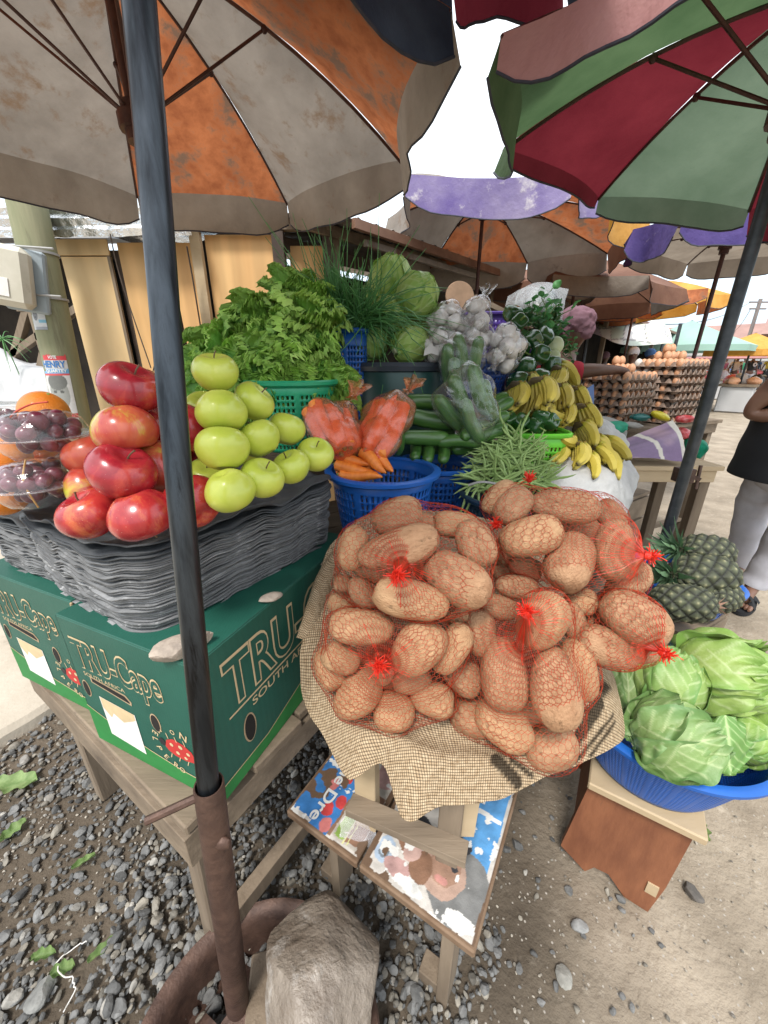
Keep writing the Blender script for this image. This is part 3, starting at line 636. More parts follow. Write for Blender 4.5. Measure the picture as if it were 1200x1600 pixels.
# ---------------------------------------------------------------- pressed pulp trays in a stack
mat('pulp', (.095, .097, .099), (.19, .193, .196), 18, rough=.85, bump=.5, bsc=120, c3=(.33, .33, .33), c3p=.57, c3s=30, stretch=(1, 1, 3))
for q_ in (.75, 1.25): mat('pulp%d' % (q_ * 100), tuple(q_ * x for x in (.115, .118, .12)), tuple(q_ * x for x in (.23, .233, .236)), 22, rough=.85, bump=.5, bsc=120, c3=(.34, .34, .34), c3p=.56, c3s=40)
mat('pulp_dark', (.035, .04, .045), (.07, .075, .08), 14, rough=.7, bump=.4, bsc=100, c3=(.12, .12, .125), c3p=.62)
def tray_stack(c, eL, eR, wL, wR, z0, z1, n, seed, label, flare=.06):
    r = np.random.default_rng(seed); eL, eR = nrm(eL), nrm(eR); nu, nv = 46, 54
    u = np.linspace(0, 1, nu); v = np.linspace(0, 1, nv); U, V = np.meshgrid(u, v, indexing='ij')
    # rounded corners: push the square towards a superellipse
    X, Y = U * 2 - 1, V * 2 - 1; k = (np.maximum(np.abs(X), np.abs(Y)) + 1e-9) / ((np.abs(X) ** 7 + np.abs(Y) ** 7) ** (1 / 7) + 1e-9); X, Y = X * k, Y * k
    edge = np.maximum(np.abs(X), np.abs(Y)) ** 10
    for i in range(n):
        f = i / (n - 1); s = 1 + flare * f; jl, jr = r.normal(size=2) * .0022
        big = z0 + (z1 - z0) * f
        P = c + np.multiply.outer((X * s + 1) / 2 * wL + jl, eL) + np.multiply.outer((Y * s + 1) / 2 * wR + jr, eR)
        th = np.arctan2(Y, X)
        wob = .0022 * np.sin(th * 9 + f * 1.3 + seed) + .0020 * np.sin(th * 15 - f * 1.5) + .0010 * np.sin(th * 29 + i * .12 + seed)
        sag = -.012 * f * np.sin((Y + 1) / 2 * PI) * 0 + .012 * f * (X ** 2 * .5 + Y ** 2) 
        cups = -.006 * (1 - edge) * np.cos(X * 13) * np.cos(Y * 15)
        P[..., 2] = big + wob * edge ** .5 * (1 + .6 * f) + sag * .8 - .008 + cups + r.normal() * .0006 + .0016 * sn(np.stack([X, Y, 0 * X + i * .4], -1), 5, seed)
        out = .0007 * np.sin(th * 23 + i) * edge + .0010 * np.sin(th * 11 + i * .8) * edge + .0018 * np.sin(th * 3 + i * 2.1) * edge
        P += np.multiply.outer(out * np.sign(X) * (np.abs(X) > np.abs(Y)), eL) + np.multiply.outer(out * np.sign(Y) * (np.abs(Y) >= np.abs(X)), eR)
        if i == n - 1: P[..., 2] += .006 * edge + .012 * edge * np.sin(th * 4 + 1) ** 2
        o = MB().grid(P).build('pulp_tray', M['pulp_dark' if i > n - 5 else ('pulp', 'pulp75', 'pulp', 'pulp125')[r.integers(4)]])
        mod(o, 'SOLIDIFY', thickness=.0027, offset=-1)
        tag(o, label if i < n - 1 else label.replace('one of the', 'topmost of the'), 'tray', 'grey pulp trays stacked on the cartons')
ST_Z1 = .958
tray_stack(WZ(210, 1015, .805) + A(.035, .012, 0) * 0 + A(.012, .014, 0), nrm(A(-.86, .51, 0)), nrm(A(.56, .83, 0)), .365, .465, .812, ST_Z1, 36, 3, 'one of the thin wavy grey pulp trays stacked under the apples', .07)
tray_stack(c2 + BEL * -.045 + BER * .03, BEL, nrm(A(.45, .9, 0)), .36, .42, .812, .925, 28, 5, 'one of the thin wavy grey pulp trays stacked under the grape boxes and oranges', .05)
# ---------------------------------------------------------------- apples, oranges, grapes
def fruit_mat(name, a, b, c, dots, bl=.5, st=(6, 6, .6), rough=.26, bump=.03, coat=.35, thr=(.35, .62), c3p=.55):
    return mat(name, a, b, 16, rough=rough, stretch=st, c3=c, c3p=c3p, c3s=4.5, dots=dots, coat=coat, thr=thr, bump=bump, bsc=60, detail=4)
s_ = (4, 4, .5)
fruit_mat('apple_red', (.26, .012, .02), (.38, .02, .03), (.48, .06, .04), (130, .07, (.62, .32, .25)), st=(3, 3, .9))
fruit_mat('apple_bright', (.29, .010, .018), (.44, .035, .03), (.56, .15, .05), (120, .07, (.75, .5, .35)), st=(3, 3, .9))
mat('apple_bi', (.38, .022, .025), (.54, .12, .05), 10, stretch=(3, 3, .7), rough=.28, coat=.35, c3=(.52, .55, .06), c3p=.52, c3s=3.2, dots=(130, .06, (.75, .6, .4)))
mat('apple_green', (.42, .50, .055), (.53, .58, .09), 14, rough=.32, coat=.25, dots=(150, .07, (.32, .36, .08)), c3=(.60, .62, .16), c3p=.6, c3s=14, bump=.05, bsc=40)
mat('stem', (.10, .06, .03), (.16, .1, .05), 60)
def apple_mesh(mt, seed, sq=.88):
    r = np.random.default_rng(seed); th = np.linspace(0, PI, 26); R = 1.0
    rr = np.sin(th) * (1 + .06 * np.cos(th)) ; zz = np.cos(th) * sq
    # dimples
    zz = zz - .30 * np.exp(-(th / .38) ** 2) + .20 * np.exp(-((PI - th) / .33) ** 2)
    rr = rr * (1 - .05 * np.clip(-np.cos(th), 0, 1))
    n = 32; ph = np.arange(n) * 2 * PI / n
    P = np.array([np.stack([a * np.cos(ph), a * np.sin(ph), b + 0 * ph], -1) for a, b in zip(rr, zz)])
    lob = 1 + .022 * np.cos(5 * ph + seed)[None] * np.clip(-np.cos(th), 0, 1)[:, None]
    P[..., :2] *= lob[..., None]; P *= (1 + .025 * sn(P, 1.8, seed))[..., None]
    root = MB().grid(P * .04, cv=True).build('apple', M[mt], loc=(0, 0, 0))
    st = MB().tube(curve([(0, 0, .022), (.001, .001, .030), (.004, .002, .037)], 8), [.0012] * 7 + [.0018], 6).build('stem', M['stem'], root)
    return root
protos = {}
def get(kind, fn):
    if kind not in protos: protos[kind] = [fn(), 0]
    p = protos[kind]; p[1] += 1
    return p[0] if p[1] == 1 else copy_tree(p[0])
def fruit(kind, fn, p, R, s, label, cat_, group):
    o = get(kind, fn); put(o, p, R, s if 'apple' not in kind or 'green' in kind else A(1.0, 1.0, .96) * s); return tag(o, label, cat_, group)
AP = [  # px, py, depth, diameter factor, kind, tilt, label
 (205, 607, .545, 1.04, 'apple_red', (.5, .2, 1), 'dark red apple crowning the red pile left of the pole'),
 (196, 671, .535, 1.06, 'apple_bi', (3.0, .2, 2), 'red apple with a large yellow-green cheek, second from the top of the red pile'),
 (192, 738, .52, 1.10, 'apple_red', (.35, .5, .4), 'wide dark red apple below the yellow-cheeked apple'),
 (141, 803, .54, 1.02, 'apple_bright', (.25, -.3, 0), 'bright red apple on the tray, low and nearest to the grape boxes'),
 (222, 804, .515, 1.05, 'apple_bright', (2.9, .1, 2), 'bright red apple on the tray against the steel pole'),
 (143, 712, .60, .98, 'apple_bi', (.3, .2, 4), 'yellow and orange-red apple peeping between grapes and red apples'),
 (143, 765, .60, 1.0, 'apple_bi', (.3, 1.2, .5), 'streaked red apple half hidden behind the low bright red apples'),
 (252, 728, .58, 1.04, 'apple_bi', (.5, 2.2, 3.3), 'orange-red apple left of the steel pole in the middle of the pile'),
 (244, 662, .62, 1.0, 'apple_red', (.2, .5, .2), 'dark red apple behind the yellow-cheeked apple'),
 (238, 612, .66, 1.0, 'apple_bi', (.6, .6, 1.4), 'orange-red apple behind the top apple, touching the pole'),
 (294, 671, .60, 1.0, 'apple_red', (1.2, .3, 2.2), 'dark red apple right of the pole beside the green apples, upper one'),
 (302, 785, .555, 1.05, 'apple_bright', (1.1, -.5, 4.2), 'bright red apple right of the pole, low beside the first green apple'),
 (292, 735, .64, 1.0, 'apple_red', (.4, .1, .2), 'dark red apple in the shade behind the pole'),
 (240, 775, .60, 1.0, 'apple_red', (.4, .1, .9), 'dark red apple deep in the pile behind the low bright ones'),
 (190, 770, .62, 1.0, 'apple_red', (.9, .1, .9), 'hidden dark red apple in the heart of the pile'),
 (337, 582, .585, .86, 'apple_green', (.2, .1, 0), 'green apple crowning the green pile'),
 (346, 643, .565, .93, 'apple_green', (2.9, .2, 1), 'green apple with two dark specks, second from the top of its pile'),
 (349, 701, .55, .95, 'apple_green', (.1, .4, 2), 'green apple third from the top at the pole side'),
 (359, 766, .535, .88, 'apple_green', (2.9, .2, 3), 'yellow-green apple with a brown bruise, lowest next to the pole'),
 (397, 628, .62, .84, 'apple_green', (.6, .5, 1), 'green apple leaning right of the two upper ones'),
 (405, 686, .60, .84, 'apple_green', (.5, .2, 4), 'green apple in the centre of the green pile'),
 (410, 748, .575, .84, 'apple_green', (.5, .1, 1), 'green apple second from the pole in the bottom row'),
 (448, 671, .66, .82, 'apple_green', (.35, .3, 2), 'green apple with its stem dip up, behind the centre one'),
 (455, 730, .62, .78, 'apple_green', (.4, .2, 5), 'green apple third from the pole in the bottom row'),
 (493, 711, .665, .82, 'apple_green', (.5, .1, .3), 'green apple at the far end of the bottom row near the carrots'),
 (325, 745, .62, .84, 'apple_green', (.5, .1, .3), 'shaded green apple behind the lowest green apples'),
 (320, 640, .66, .84, 'apple_green', (.5, .1, .3), 'green apple behind the pile showing a thin edge'),
 (380, 700, .68, .84, 'apple_green', (.5, .1, 1.3), 'green apple at the hidden heart of the pile'),
]
APF = .93
for px, py, d, s, k, tl, l in AP:
    fruit(k, lambda k=k: apple_mesh(k, len(k)), W(px, py, d), eul(*tl), s * .98, l, 'apple', 'apples piled on the grey trays')
mat('orange_peel', (.75, .20, .012), (.82, .27, .02), 20, rough=.4, bump=.5, bsc=420, c3=(.55, .30, .04), c3p=.68, coat=.15)
def orange_mesh():
    mb = MB(); mb.ell((0, 0, 0), (.037, .037, .035), nu=36, nv=22, disp=.02, dsc=2, seed=4); o = mb.build('orange', M['orange_peel'], loc=(0, 0, 0))
    MB().tube([(0, 0, .034), (0, 0, .0365)], [.003, .002], 8).build('stem_end', M['ink_leaf'], o); return o
for px, py, d, s, l in [(70, 645, .70, 1.05, 'large orange resting behind the upper grape box'), (8, 714, .66, 1, 'orange cut by the photo edge, upper one left of the grape boxes'), (5, 772, .64, 1, 'orange cut by the photo edge, low beside the grape boxes'),
                     (60, 690, .74, 1, 'orange hidden behind the grape boxes'), (45, 745, .72, 1, 'orange behind the lower grape box'), ]:
    fruit('orange', orange_mesh, W(px, py, d), eul(.4, .3, px), s, l, 'orange', 'oranges on the second tray stack')
mat('grape', (.075, .008, .018), (.14, .02, .04), 30, rough=.3, c3=(.22, .08, .11), c3p=.55, c3s=60, coat=.2)
film('clam', (1, 1, 1), .08, .035, 1.5, .12, 30, 1.5); film('clam_rib', (1, 1, 1), .12, .12, 1.5, 0, 30, 2.0)
def grape_mesh():
    return MB().ell((0, 0, 0), (.0105, .0105, .0125), nu=18, nv=12).build('grape', M['grape'], loc=(0, 0, 0))
def clamshell(p, r, h, n, seed, label):
    root = thing('grape_box', p, label, 'fruit box', 'clear boxes of grapes'); p = np.asarray(p, float)
    pr = [(r * .55, 0), (r * .66, .002), (r * .80, h * .18), (r * .92, h * .40), (r * .98, h * .47), (r * 1.02, h * .48)]
    MB().lathe(pr, p, n=48, ex=2.6).build('bowl', M['clam'], root)
    pr = [(r * 1.02, h * .49), (r * .97, h * .50), (r * .92, h * .60), (r * .82, h * .82), (r * .60, h * .96), (r * .3, h * 1.0), (.001, h * 1.0)]
    MB().lathe(pr, p, n=48, ex=2.6).build('lid', M['clam'], root)
    MB().lathe([(r * 1.0, h * .47), (r * 1.10, h * .472), (r * 1.11, h * .49), (r * 1.10, h * .505), (r * 1.0, h * .507)], p, n=48, ex=2.6).build('rim', M['clam_rib'], root)
    g = np.random.default_rng(seed); pts = []
    for k in range(4000):
        if len(pts) >= n: break
        q = g.uniform(-1, 1, 3) * A(r * .80, r * .80, 0); q[2] = g.uniform(.012, h * .88)
        lim = r * (.62 + .3 * (q[2] / h) if q[2] < h * .5 else .92 * math.sqrt(max(0, 1.05 - ((q[2] / h - .45) / .6) ** 2))) - .012
        if math.hypot(q[0], q[1]) > lim or any(np.linalg.norm(q - t) < .0185 for t in pts): continue
        pts.append(q)
    for q in pts:
        o = get('grape', grape_mesh); put(o, p + q, eul(*g.uniform(0, 3, 3)), g.uniform(.92, 1.15)); tag(o, 'dark red grape in ' + label, 'grape', 'grapes in the clear boxes')
G1 = W(80, 793, .585); G1[2] = .945
clamshell(W(68, 785, .60), .056, .066, 34, 1, 'the lower clear round box of dark grapes beside the red apples')
clamshell(W(78, 714, .585), .058, .068, 36, 2, 'the upper clear round box of dark grapes, stacked on another')
def punnet():
    p = W(20, 705, .86); p = p + A(-.02, .02, -.02); a = nrm(A(.95, .05, 0)); b = A(-a[1], a[0], 0); R = np.stack([a, b, A(0, 0, 1)], 1)
    lab = 'wide clear box full of dark grapes behind the oranges'
    root = thing('grape_box', p, lab, 'fruit box', 'clear boxes of grapes'); r = .10
    MB().lathe([(r * .8, 0), (r * .85, .003), (r * .98, .075), (r * 1.05, .078)], p, n=48, ex=5, sx=1.1, sy=.8).build('bowl', M['clam'], root)
    MB().lathe([(r * 1.05, .08), (r * 1.0, .084), (r * .96, .115), (r * .9, .120), (.001, .120)], p, n=48, ex=5, sx=1.1, sy=.8).build('lid', M['clam'], root)
    MB().lathe([(r * 1.02, .076), (r * 1.1, .077), (r * 1.1, .083), (r * 1.02, .084)], p, n=48, ex=5, sx=1.1, sy=.8).build('rim', M['clam_rib'], root)
    g = np.random.default_rng(9); pts = []
    for k in range(9000):
        if len(pts) > 85: break
        q = A(g.uniform(-.09, .09), g.uniform(-.062, .062), g.uniform(.012, .105))
        if any(np.linalg.norm(q - t) < .0185 for t in pts): continue
        pts.append(q)
    for q in pts:
        o = get('grape', grape_mesh); put(o, p + q, eul(*g.uniform(0, 3, 3)), g.uniform(.92, 1.1)); tag(o, 'dark red grape in ' + lab, 'grape', 'grapes in the clear boxes')
punnet()
def band(pts, label, c):
    mat('band_' + c[0], c[1], rough=.5)
    tag(MB().tube(curve(pts, 20), .0013, 6).build('rubber_band', M['band_' + c[0]]), label, 'rubber band')
band([W(40, 718, .555), W(36, 745, .548), W(42, 765, .552), W(60, 793, .565)], 'tan rubber band stretched over the lower grape box', ('tan', (.5, .28, .08)))
band([W(8, 678, .60), W(18, 650, .585), W(45, 633, .575), W(75, 628, .575)], 'red rubber band stretched over the upper grape box', ('red', (.6, .06, .03)))
# ---------------------------------------------------------------- potatoes in red nets on burlap
mat('potato', (.30, .15, .072), (.47, .275, .15), 2.2, rough=.66, bump=1.0, bsc=9, c3=(.17, .09, .04), c3p=.56, c3s=3.4, detail=12, dots=(5, .10, (.20, .10, .045)), thr=(.3, .7), sss=.0)
mat('potato_pale', (.38, .20, .095), (.54, .33, .175), 2.0, rough=.66, bump=1.0, bsc=9, c3=(.22, .125, .06), c3p=.58, c3s=3, detail=12, dots=(4.5, .09, (.22, .12, .06)), thr=(.3, .7))
mat('net_red', (.50, .045, .015), (.62, .08, .03), 30, rough=.45, trans=.25)
mat('net_knot', (.75, .03, .015), (.85, .06, .03), 60, rough=.4, trans=.3)
def potato_mesh(seed, mt):
    r = np.random.default_rng(seed); th = np.linspace(0, PI, 24); ph = np.arange(30) * 2 * PI / 30
    T, P = np.meshgrid(th, ph, indexing='ij'); D = np.stack([np.sin(T) * np.cos(P), np.sin(T) * np.sin(P), np.cos(T)], -1)
    k = 1 + .14 * sn(D * 1.5, 1, seed, 2) + .03 * sn(D * 5, 1, seed + 50, 3); k *= (np.abs(D) ** 2.5).sum(-1) ** (-1 / 2.5) ** 1
    V = D * k[..., None]; ex = 1 + .12 * D[..., :1] * r.choice([-1, 1]); V[..., 1:] *= ex
    for j in range(6):
        e = nrm(r.normal(size=3)); dd = np.linalg.norm(D - e, axis=-1); V *= (1 - .05 * np.exp(-(dd / .10) ** 2) + .025 * np.exp(-((dd - .2) / .08) ** 2))[..., None]
    return MB().grid(V, cv=True).build('potato', M[mt], loc=(0, 0, 0))
# each bag: knot pixel + depth, centre depth, list of potatoes (px, py, half length px, half width px, angle deg down to the right, extra depth)
Z3 = lambda x, y: (460 + x / 2, 740 + y / 2)
BAGS = {
 'upper left': dict(knot=(620, 898, .50), d=.60, P=[(185, 235, 80, 55, 105, .02), (325, 140, 88, 62, -15, .045), (320, 240, 128, 66, -15, .0), (500, 160, 75, 48, 5, .06), (568, 225, 80, 62, 70, .02), (505, 328, 110, 78, 30, -.01), (372, 390, 124, 66, 15, -.02), (215, 375, 66, 45, 60, .03), (430, 300, 60, 45, 0, .07), (250, 300, 70, 50, 10, .07), (155, 345, 36, 32, 0, .06), (400, 160, 40, 40, 0, .05)]),
 'lower left': dict(knot=(592, 1040, .545), d=.615, P=[(208, 480, 108, 62, 5, -.01), (390, 537, 98, 76, -48, -.02), (492, 548, 85, 52, -62, .0), (150, 575, 62, 50, 30, .02), (505, 440, 48, 36, 0, .03), (112, 610, 70, 50, 65, .05), (200, 695, 88, 66, -42, .04), (310, 745, 66, 66, 10, .04), (437, 705, 70, 54, 18, .04), (365, 650, 62, 40, -10, .05), (260, 620, 60, 48, 0, .06), (150, 400, 50, 40, 0, .07), (300, 640, 60, 45, 0, .08)]),
 'centre': dict(knot=(822, 958, .535), d=.615, P=[(582, 500, 74, 56, 85, .03), (772, 458, 104, 82, -52, -.02), (650, 628, 118, 72, 84, .0), (806, 658, 120, 80, 84, -.02), (888, 612, 112, 64, 78, .02), (528, 632, 72, 55, 40, .05), (872, 460, 62, 42, 75, .04), (662, 782, 96, 72, 48, .03), (802, 850, 92, 76, -15, .03), (555, 765, 68, 56, 25, .06), (890, 405, 50, 48, 0, .06), (635, 418, 66, 46, 10, .06), (700, 355, 70, 40, 10, .06), (720, 740, 70, 60, 0, .08), (560, 700, 60, 50, 0, .1)]),
 'upper right': dict(knot=(1010, 868, .60), d=.665, P=[(640, 82, 62, 44, -40, .03), (684, 102, 72, 58, -50, .01), (850, 102, 112, 60, 6, .0), (736, 197, 96, 66, -16, -.02), (857, 268, 104, 80, -62, -.01), (1000, 238, 116, 72, 98, -.02), (725, 298, 58, 36, 15, .04), (1040, 345, 80, 58, -42, .01), (985, 130, 60, 50, 45, .05), (660, 250, 50, 40, 60, .07), (660, 315, 50, 32, 20, .06), (900, 170, 70, 50, 0, .07)]),
 'lower right': dict(knot=(1022, 1012, .60), d=.64, P=[(1058, 452, 112, 84, 32, -.01), (980, 540, 116, 66, 24, .0), (1090, 560, 50, 40, 0, .04), (930, 470, 60, 45, 0, .05), (1020, 400, 70, 50, 0, .06)]),
}
BAGN = {'upper left': 'the top left net bag', 'lower left': 'the low left net bag', 'centre': 'the low middle net bag', 'upper right': 'the top right net bag', 'lower right': 'the small low right net bag'}
def where(dx, dy):
    s = ('upper' if dy < -22 else 'lower' if dy > 22 else 'middle'); t = ('left' if dx < -28 else 'right' if dx > 28 else 'centre')
    return s + ' ' + t
allpot = {}
for bi, (bn, B) in enumerate(BAGS.items()):
    E_ = []; cx = np.mean([p[0] for p in B['P']]); cy = np.mean([p[1] for p in B['P']])
    used = {}
    for j, (x, y, hl, hw, ang, dz) in enumerate(B['P']):
        px, py = Z3(x, y); d = B['d'] + dz; c = W(px, py, d); k = d / 600 * .5
        e = px + math.cos(R_(ang)) * 10, py + math.sin(R_(ang)) * 10
        ax = nrm(W(e[0], e[1], d) - c); ax = nrm(ax + .25 * rng.normal() * nrm(c - A(0, 0, CAM_H)))
        u, v, a = frame(ax, nrm(c - A(0, 0, CAM_H))); Rm = np.stack([a, u, v], 1)
        kind = 'potato%d' % ((bi * 3 + j) % 7); mt = 'potato_pale' if (bi + j) % 3 == 0 or bn == 'lower left' else 'potato'
        o = get(kind + mt, lambda kind=kind, mt=mt: potato_mesh(int(kind[6:]) + 3, mt)); sc3 = A(hl * 1.02, hw * .97, min(hl, hw)) * k * (.96 if px < 880 else .90)
        put(o, c, Rm, sc3); E_.append((c, Rm, sc3 * 1.10))
        wd = where((x - cx) / 2, (y - cy) / 2); sz = 'long' if hl > 1.5 * hw else 'stubby' if hl < 1.15 * hw else 'oval'
        big = 'large' if hl * hw > 6500 else 'small' if hl * hw < 3300 else 'medium'
        l = f'{big} {sz} potato in the {wd} of {BAGN[bn]}'; used[l] = used.get(l, 0) + 1
        if dz > .055: l = f'{big} {sz} potato deep inside {BAGN[bn]}'
        tag(o, l, 'potato', 'potatoes in red net bags')
    allpot[bn] = E_
def exitdist(O, D, E_):
    best = np.full(D.shape[:-1], -1.0)
    for c, Rm, s in E_:
        o = ((O - c) @ Rm) / s; d = (D @ Rm) / s
        a = (d * d).sum(-1); b = (d * o).sum(-1); cc = (o * o).sum() - 1; q = b * b - a * cc
        t = np.where(q > 0, (-b + np.sqrt(np.maximum(q, 0))) / a, -1); best = np.maximum(best, t)
    return best
def strands(paths, r, n=3):
    mb = MB()
    for p in paths: mb.tube(p, r, n, cap=False)
    return mb
def netbag(bn, knot, E_, label, dens=1.0):
    cs = np.array([e[0] for e in E_]); O = cs.mean(0); K = W(*knot); ax = nrm(K - O); u, v, a = frame(ax)
    nth, nph = int(54 * dens), int(66 * dens)
    th = np.linspace(.10, PI - .12, nth); ph = np.arange(nph) * 2 * PI / nph; T, P = np.meshgrid(th, ph, indexing='ij')
    D = np.multiply.outer(np.sin(T) * np.cos(P), u) + np.multiply.outer(np.sin(T) * np.sin(P), v) + np.multiply.outer(np.cos(T), a)
    r = exitdist(O, D, E_); bad = r < 0; r[bad] = np.median(r[~bad]) * .7
    def bl(x):
        y = x.copy(); y[1:-1] = (x[:-2] + x[2:] + x[1:-1]) / 3; return (np.roll(y, 1, 1) + np.roll(y, -1, 1) + y) / 3
    base = r.copy()
    for k in range(10):
        m_ = r.copy()
        for ddx in (-1, 1): m_ = np.maximum(m_, np.roll(r, ddx, 1) * .955)
        m_[1:] = np.maximum(m_[1:], r[:-1] * .955); m_[:-1] = np.maximum(m_[:-1], r[1:] * .955)
        r = np.maximum(base, bl(m_) if k % 2 else m_ * .5 + bl(r) * .5)
    r = np.maximum(bl(r), base) + .0016
    K = O + a * max(np.linalg.norm(K - O), float(r[:3].max()) + .007)
    # gather towards the knot
    kd = np.linalg.norm(K - O); f = np.clip((.55 - T) / .45, 0, 1) ** 1.5; r = r * (1 - f) + f * np.minimum(r, kd * 1.0 / np.maximum(np.cos(T), .5))
    S = O + D * r[..., None]; S[0] = K + (S[0] - K) * .2
    paths = []
    for j in range(nph):
        for sg in (1, -1):
            idx = (j + sg * (np.arange(nth) // 2)) % nph; paths.append(S[np.arange(nth), idx])
    root = thing('potato_net', (K[0], K[1], K[2]), label, 'net bag', 'red net bags of potatoes')
    mb = MB()
    # fast strands: ribbons of triangular section
    PA = np.array(paths)[::1]; Tn = np.gradient(PA, axis=1); Tn /= np.linalg.norm(Tn, axis=2, keepdims=True) + 1e-9
    Nn = PA - O; Nn /= np.linalg.norm(Nn, axis=2, keepdims=True); Bn = np.cross(Tn, Nn); Bn /= np.linalg.norm(Bn, axis=2, keepdims=True) + 1e-9
    rr = .00036; ring_ = np.stack([PA + rr * (math.cos(q) * Nn + math.sin(q) * Bn) for q in (0, 2.09, 4.19)], 2)  # (paths, nth, 3, 3)
    m_, n_ = PA.shape[:2]; off = (np.arange(m_) * n_ * 3)[:, None]
    F0 = gridF(n_, 3, cv=True); F = (F0[None] + off[..., None]).reshape(-1, 4); mb.add(ring_.reshape(-1, 3), F)
    mb.build('net', M['net_red'], root, auto=None)
    # gathered knot: dense ruffle of mesh and a tied neck
    kb = MB(); g = np.random.default_rng(len(bn)); out = nrm(K - O * 1.0)
    kb.ell(K, (.0065, .0065, .0055), nu=14, nv=10, disp=.3, dsc=4)
    for j in range(90):
        dv = nrm(out * g.uniform(.3, 1.1) + g.normal(size=3) * .6); L = g.uniform(.007, .0165)
        kb.tube(curve([K - out * .006, K + dv * L * .5, K + dv * L + g.normal(size=3) * .004], 6), .0007, 4, cap=False)
    for j in range(4):
        t = np.arange(18) * 2 * PI / 17; kb.tube(K + out * (-.004 + .002 * j) + .0055 * (np.outer(np.cos(t), u) + np.outer(np.sin(t), v)), .0014, 5, cap=False)
    for j in range(34):   # radial gathers running down from the knot onto the potatoes
        p_ = g.uniform(0, 2 * PI); i_ = int(p_ / (2 * PI) * nph) % nph; m2 = g.integers(4, 10); q = S[:m2, i_] + (O - K) * 0
        kb.tube(np.concatenate([[K], q]) , .0004, 4, cap=False)
    kb.build('knot', M['net_knot'], root)
    return root
netbag('upper left', BAGS['upper left']['knot'], allpot['upper left'], 'red net of potatoes on top at the left, knotted in front', .95)
netbag('lower left', BAGS['lower left']['knot'], allpot['lower left'], 'red net of potatoes low at the left, with a frayed knot over the burlap', 1.0)
netbag('centre', BAGS['centre']['knot'], allpot['centre'], 'red net of potatoes low in the middle, with a flared red collar above its knot', 1.05)
netbag('upper right', BAGS['upper right']['knot'], allpot['upper right'], 'red net of potatoes on top at the right, knotted on the pineapple side', .95)
netbag('lower right', BAGS['lower right']['knot'], allpot['lower right'], 'red net of potatoes at the right, hanging over the cabbage basket', .8)
# extra red gathers (tails of the nets)
for (px, py, d, l) in ((827, 750, .70, 'small red net tail at the top of the right hand potatoes'), (888, 1112, .61, 'small red net knot at the lowest potato'), (775, 822, .66, 'red net tail between the two upper bags')):
    kb = MB(); K = W(px, py, d); g = np.random.default_rng(px)
    for j in range(46):
        dv = nrm(A(0, -.3, .6) + g.normal(size=3) * .5); kb.tube(curve([K, K + dv * .008, K + dv * g.uniform(.008, .017) + g.normal(size=3) * .003], 5), .0008, 4, cap=False)
    kb.ell(K, (.006, .006, .005), nu=8, nv=6); tag(kb.build('net_tail', M['net_knot']), l, 'net')
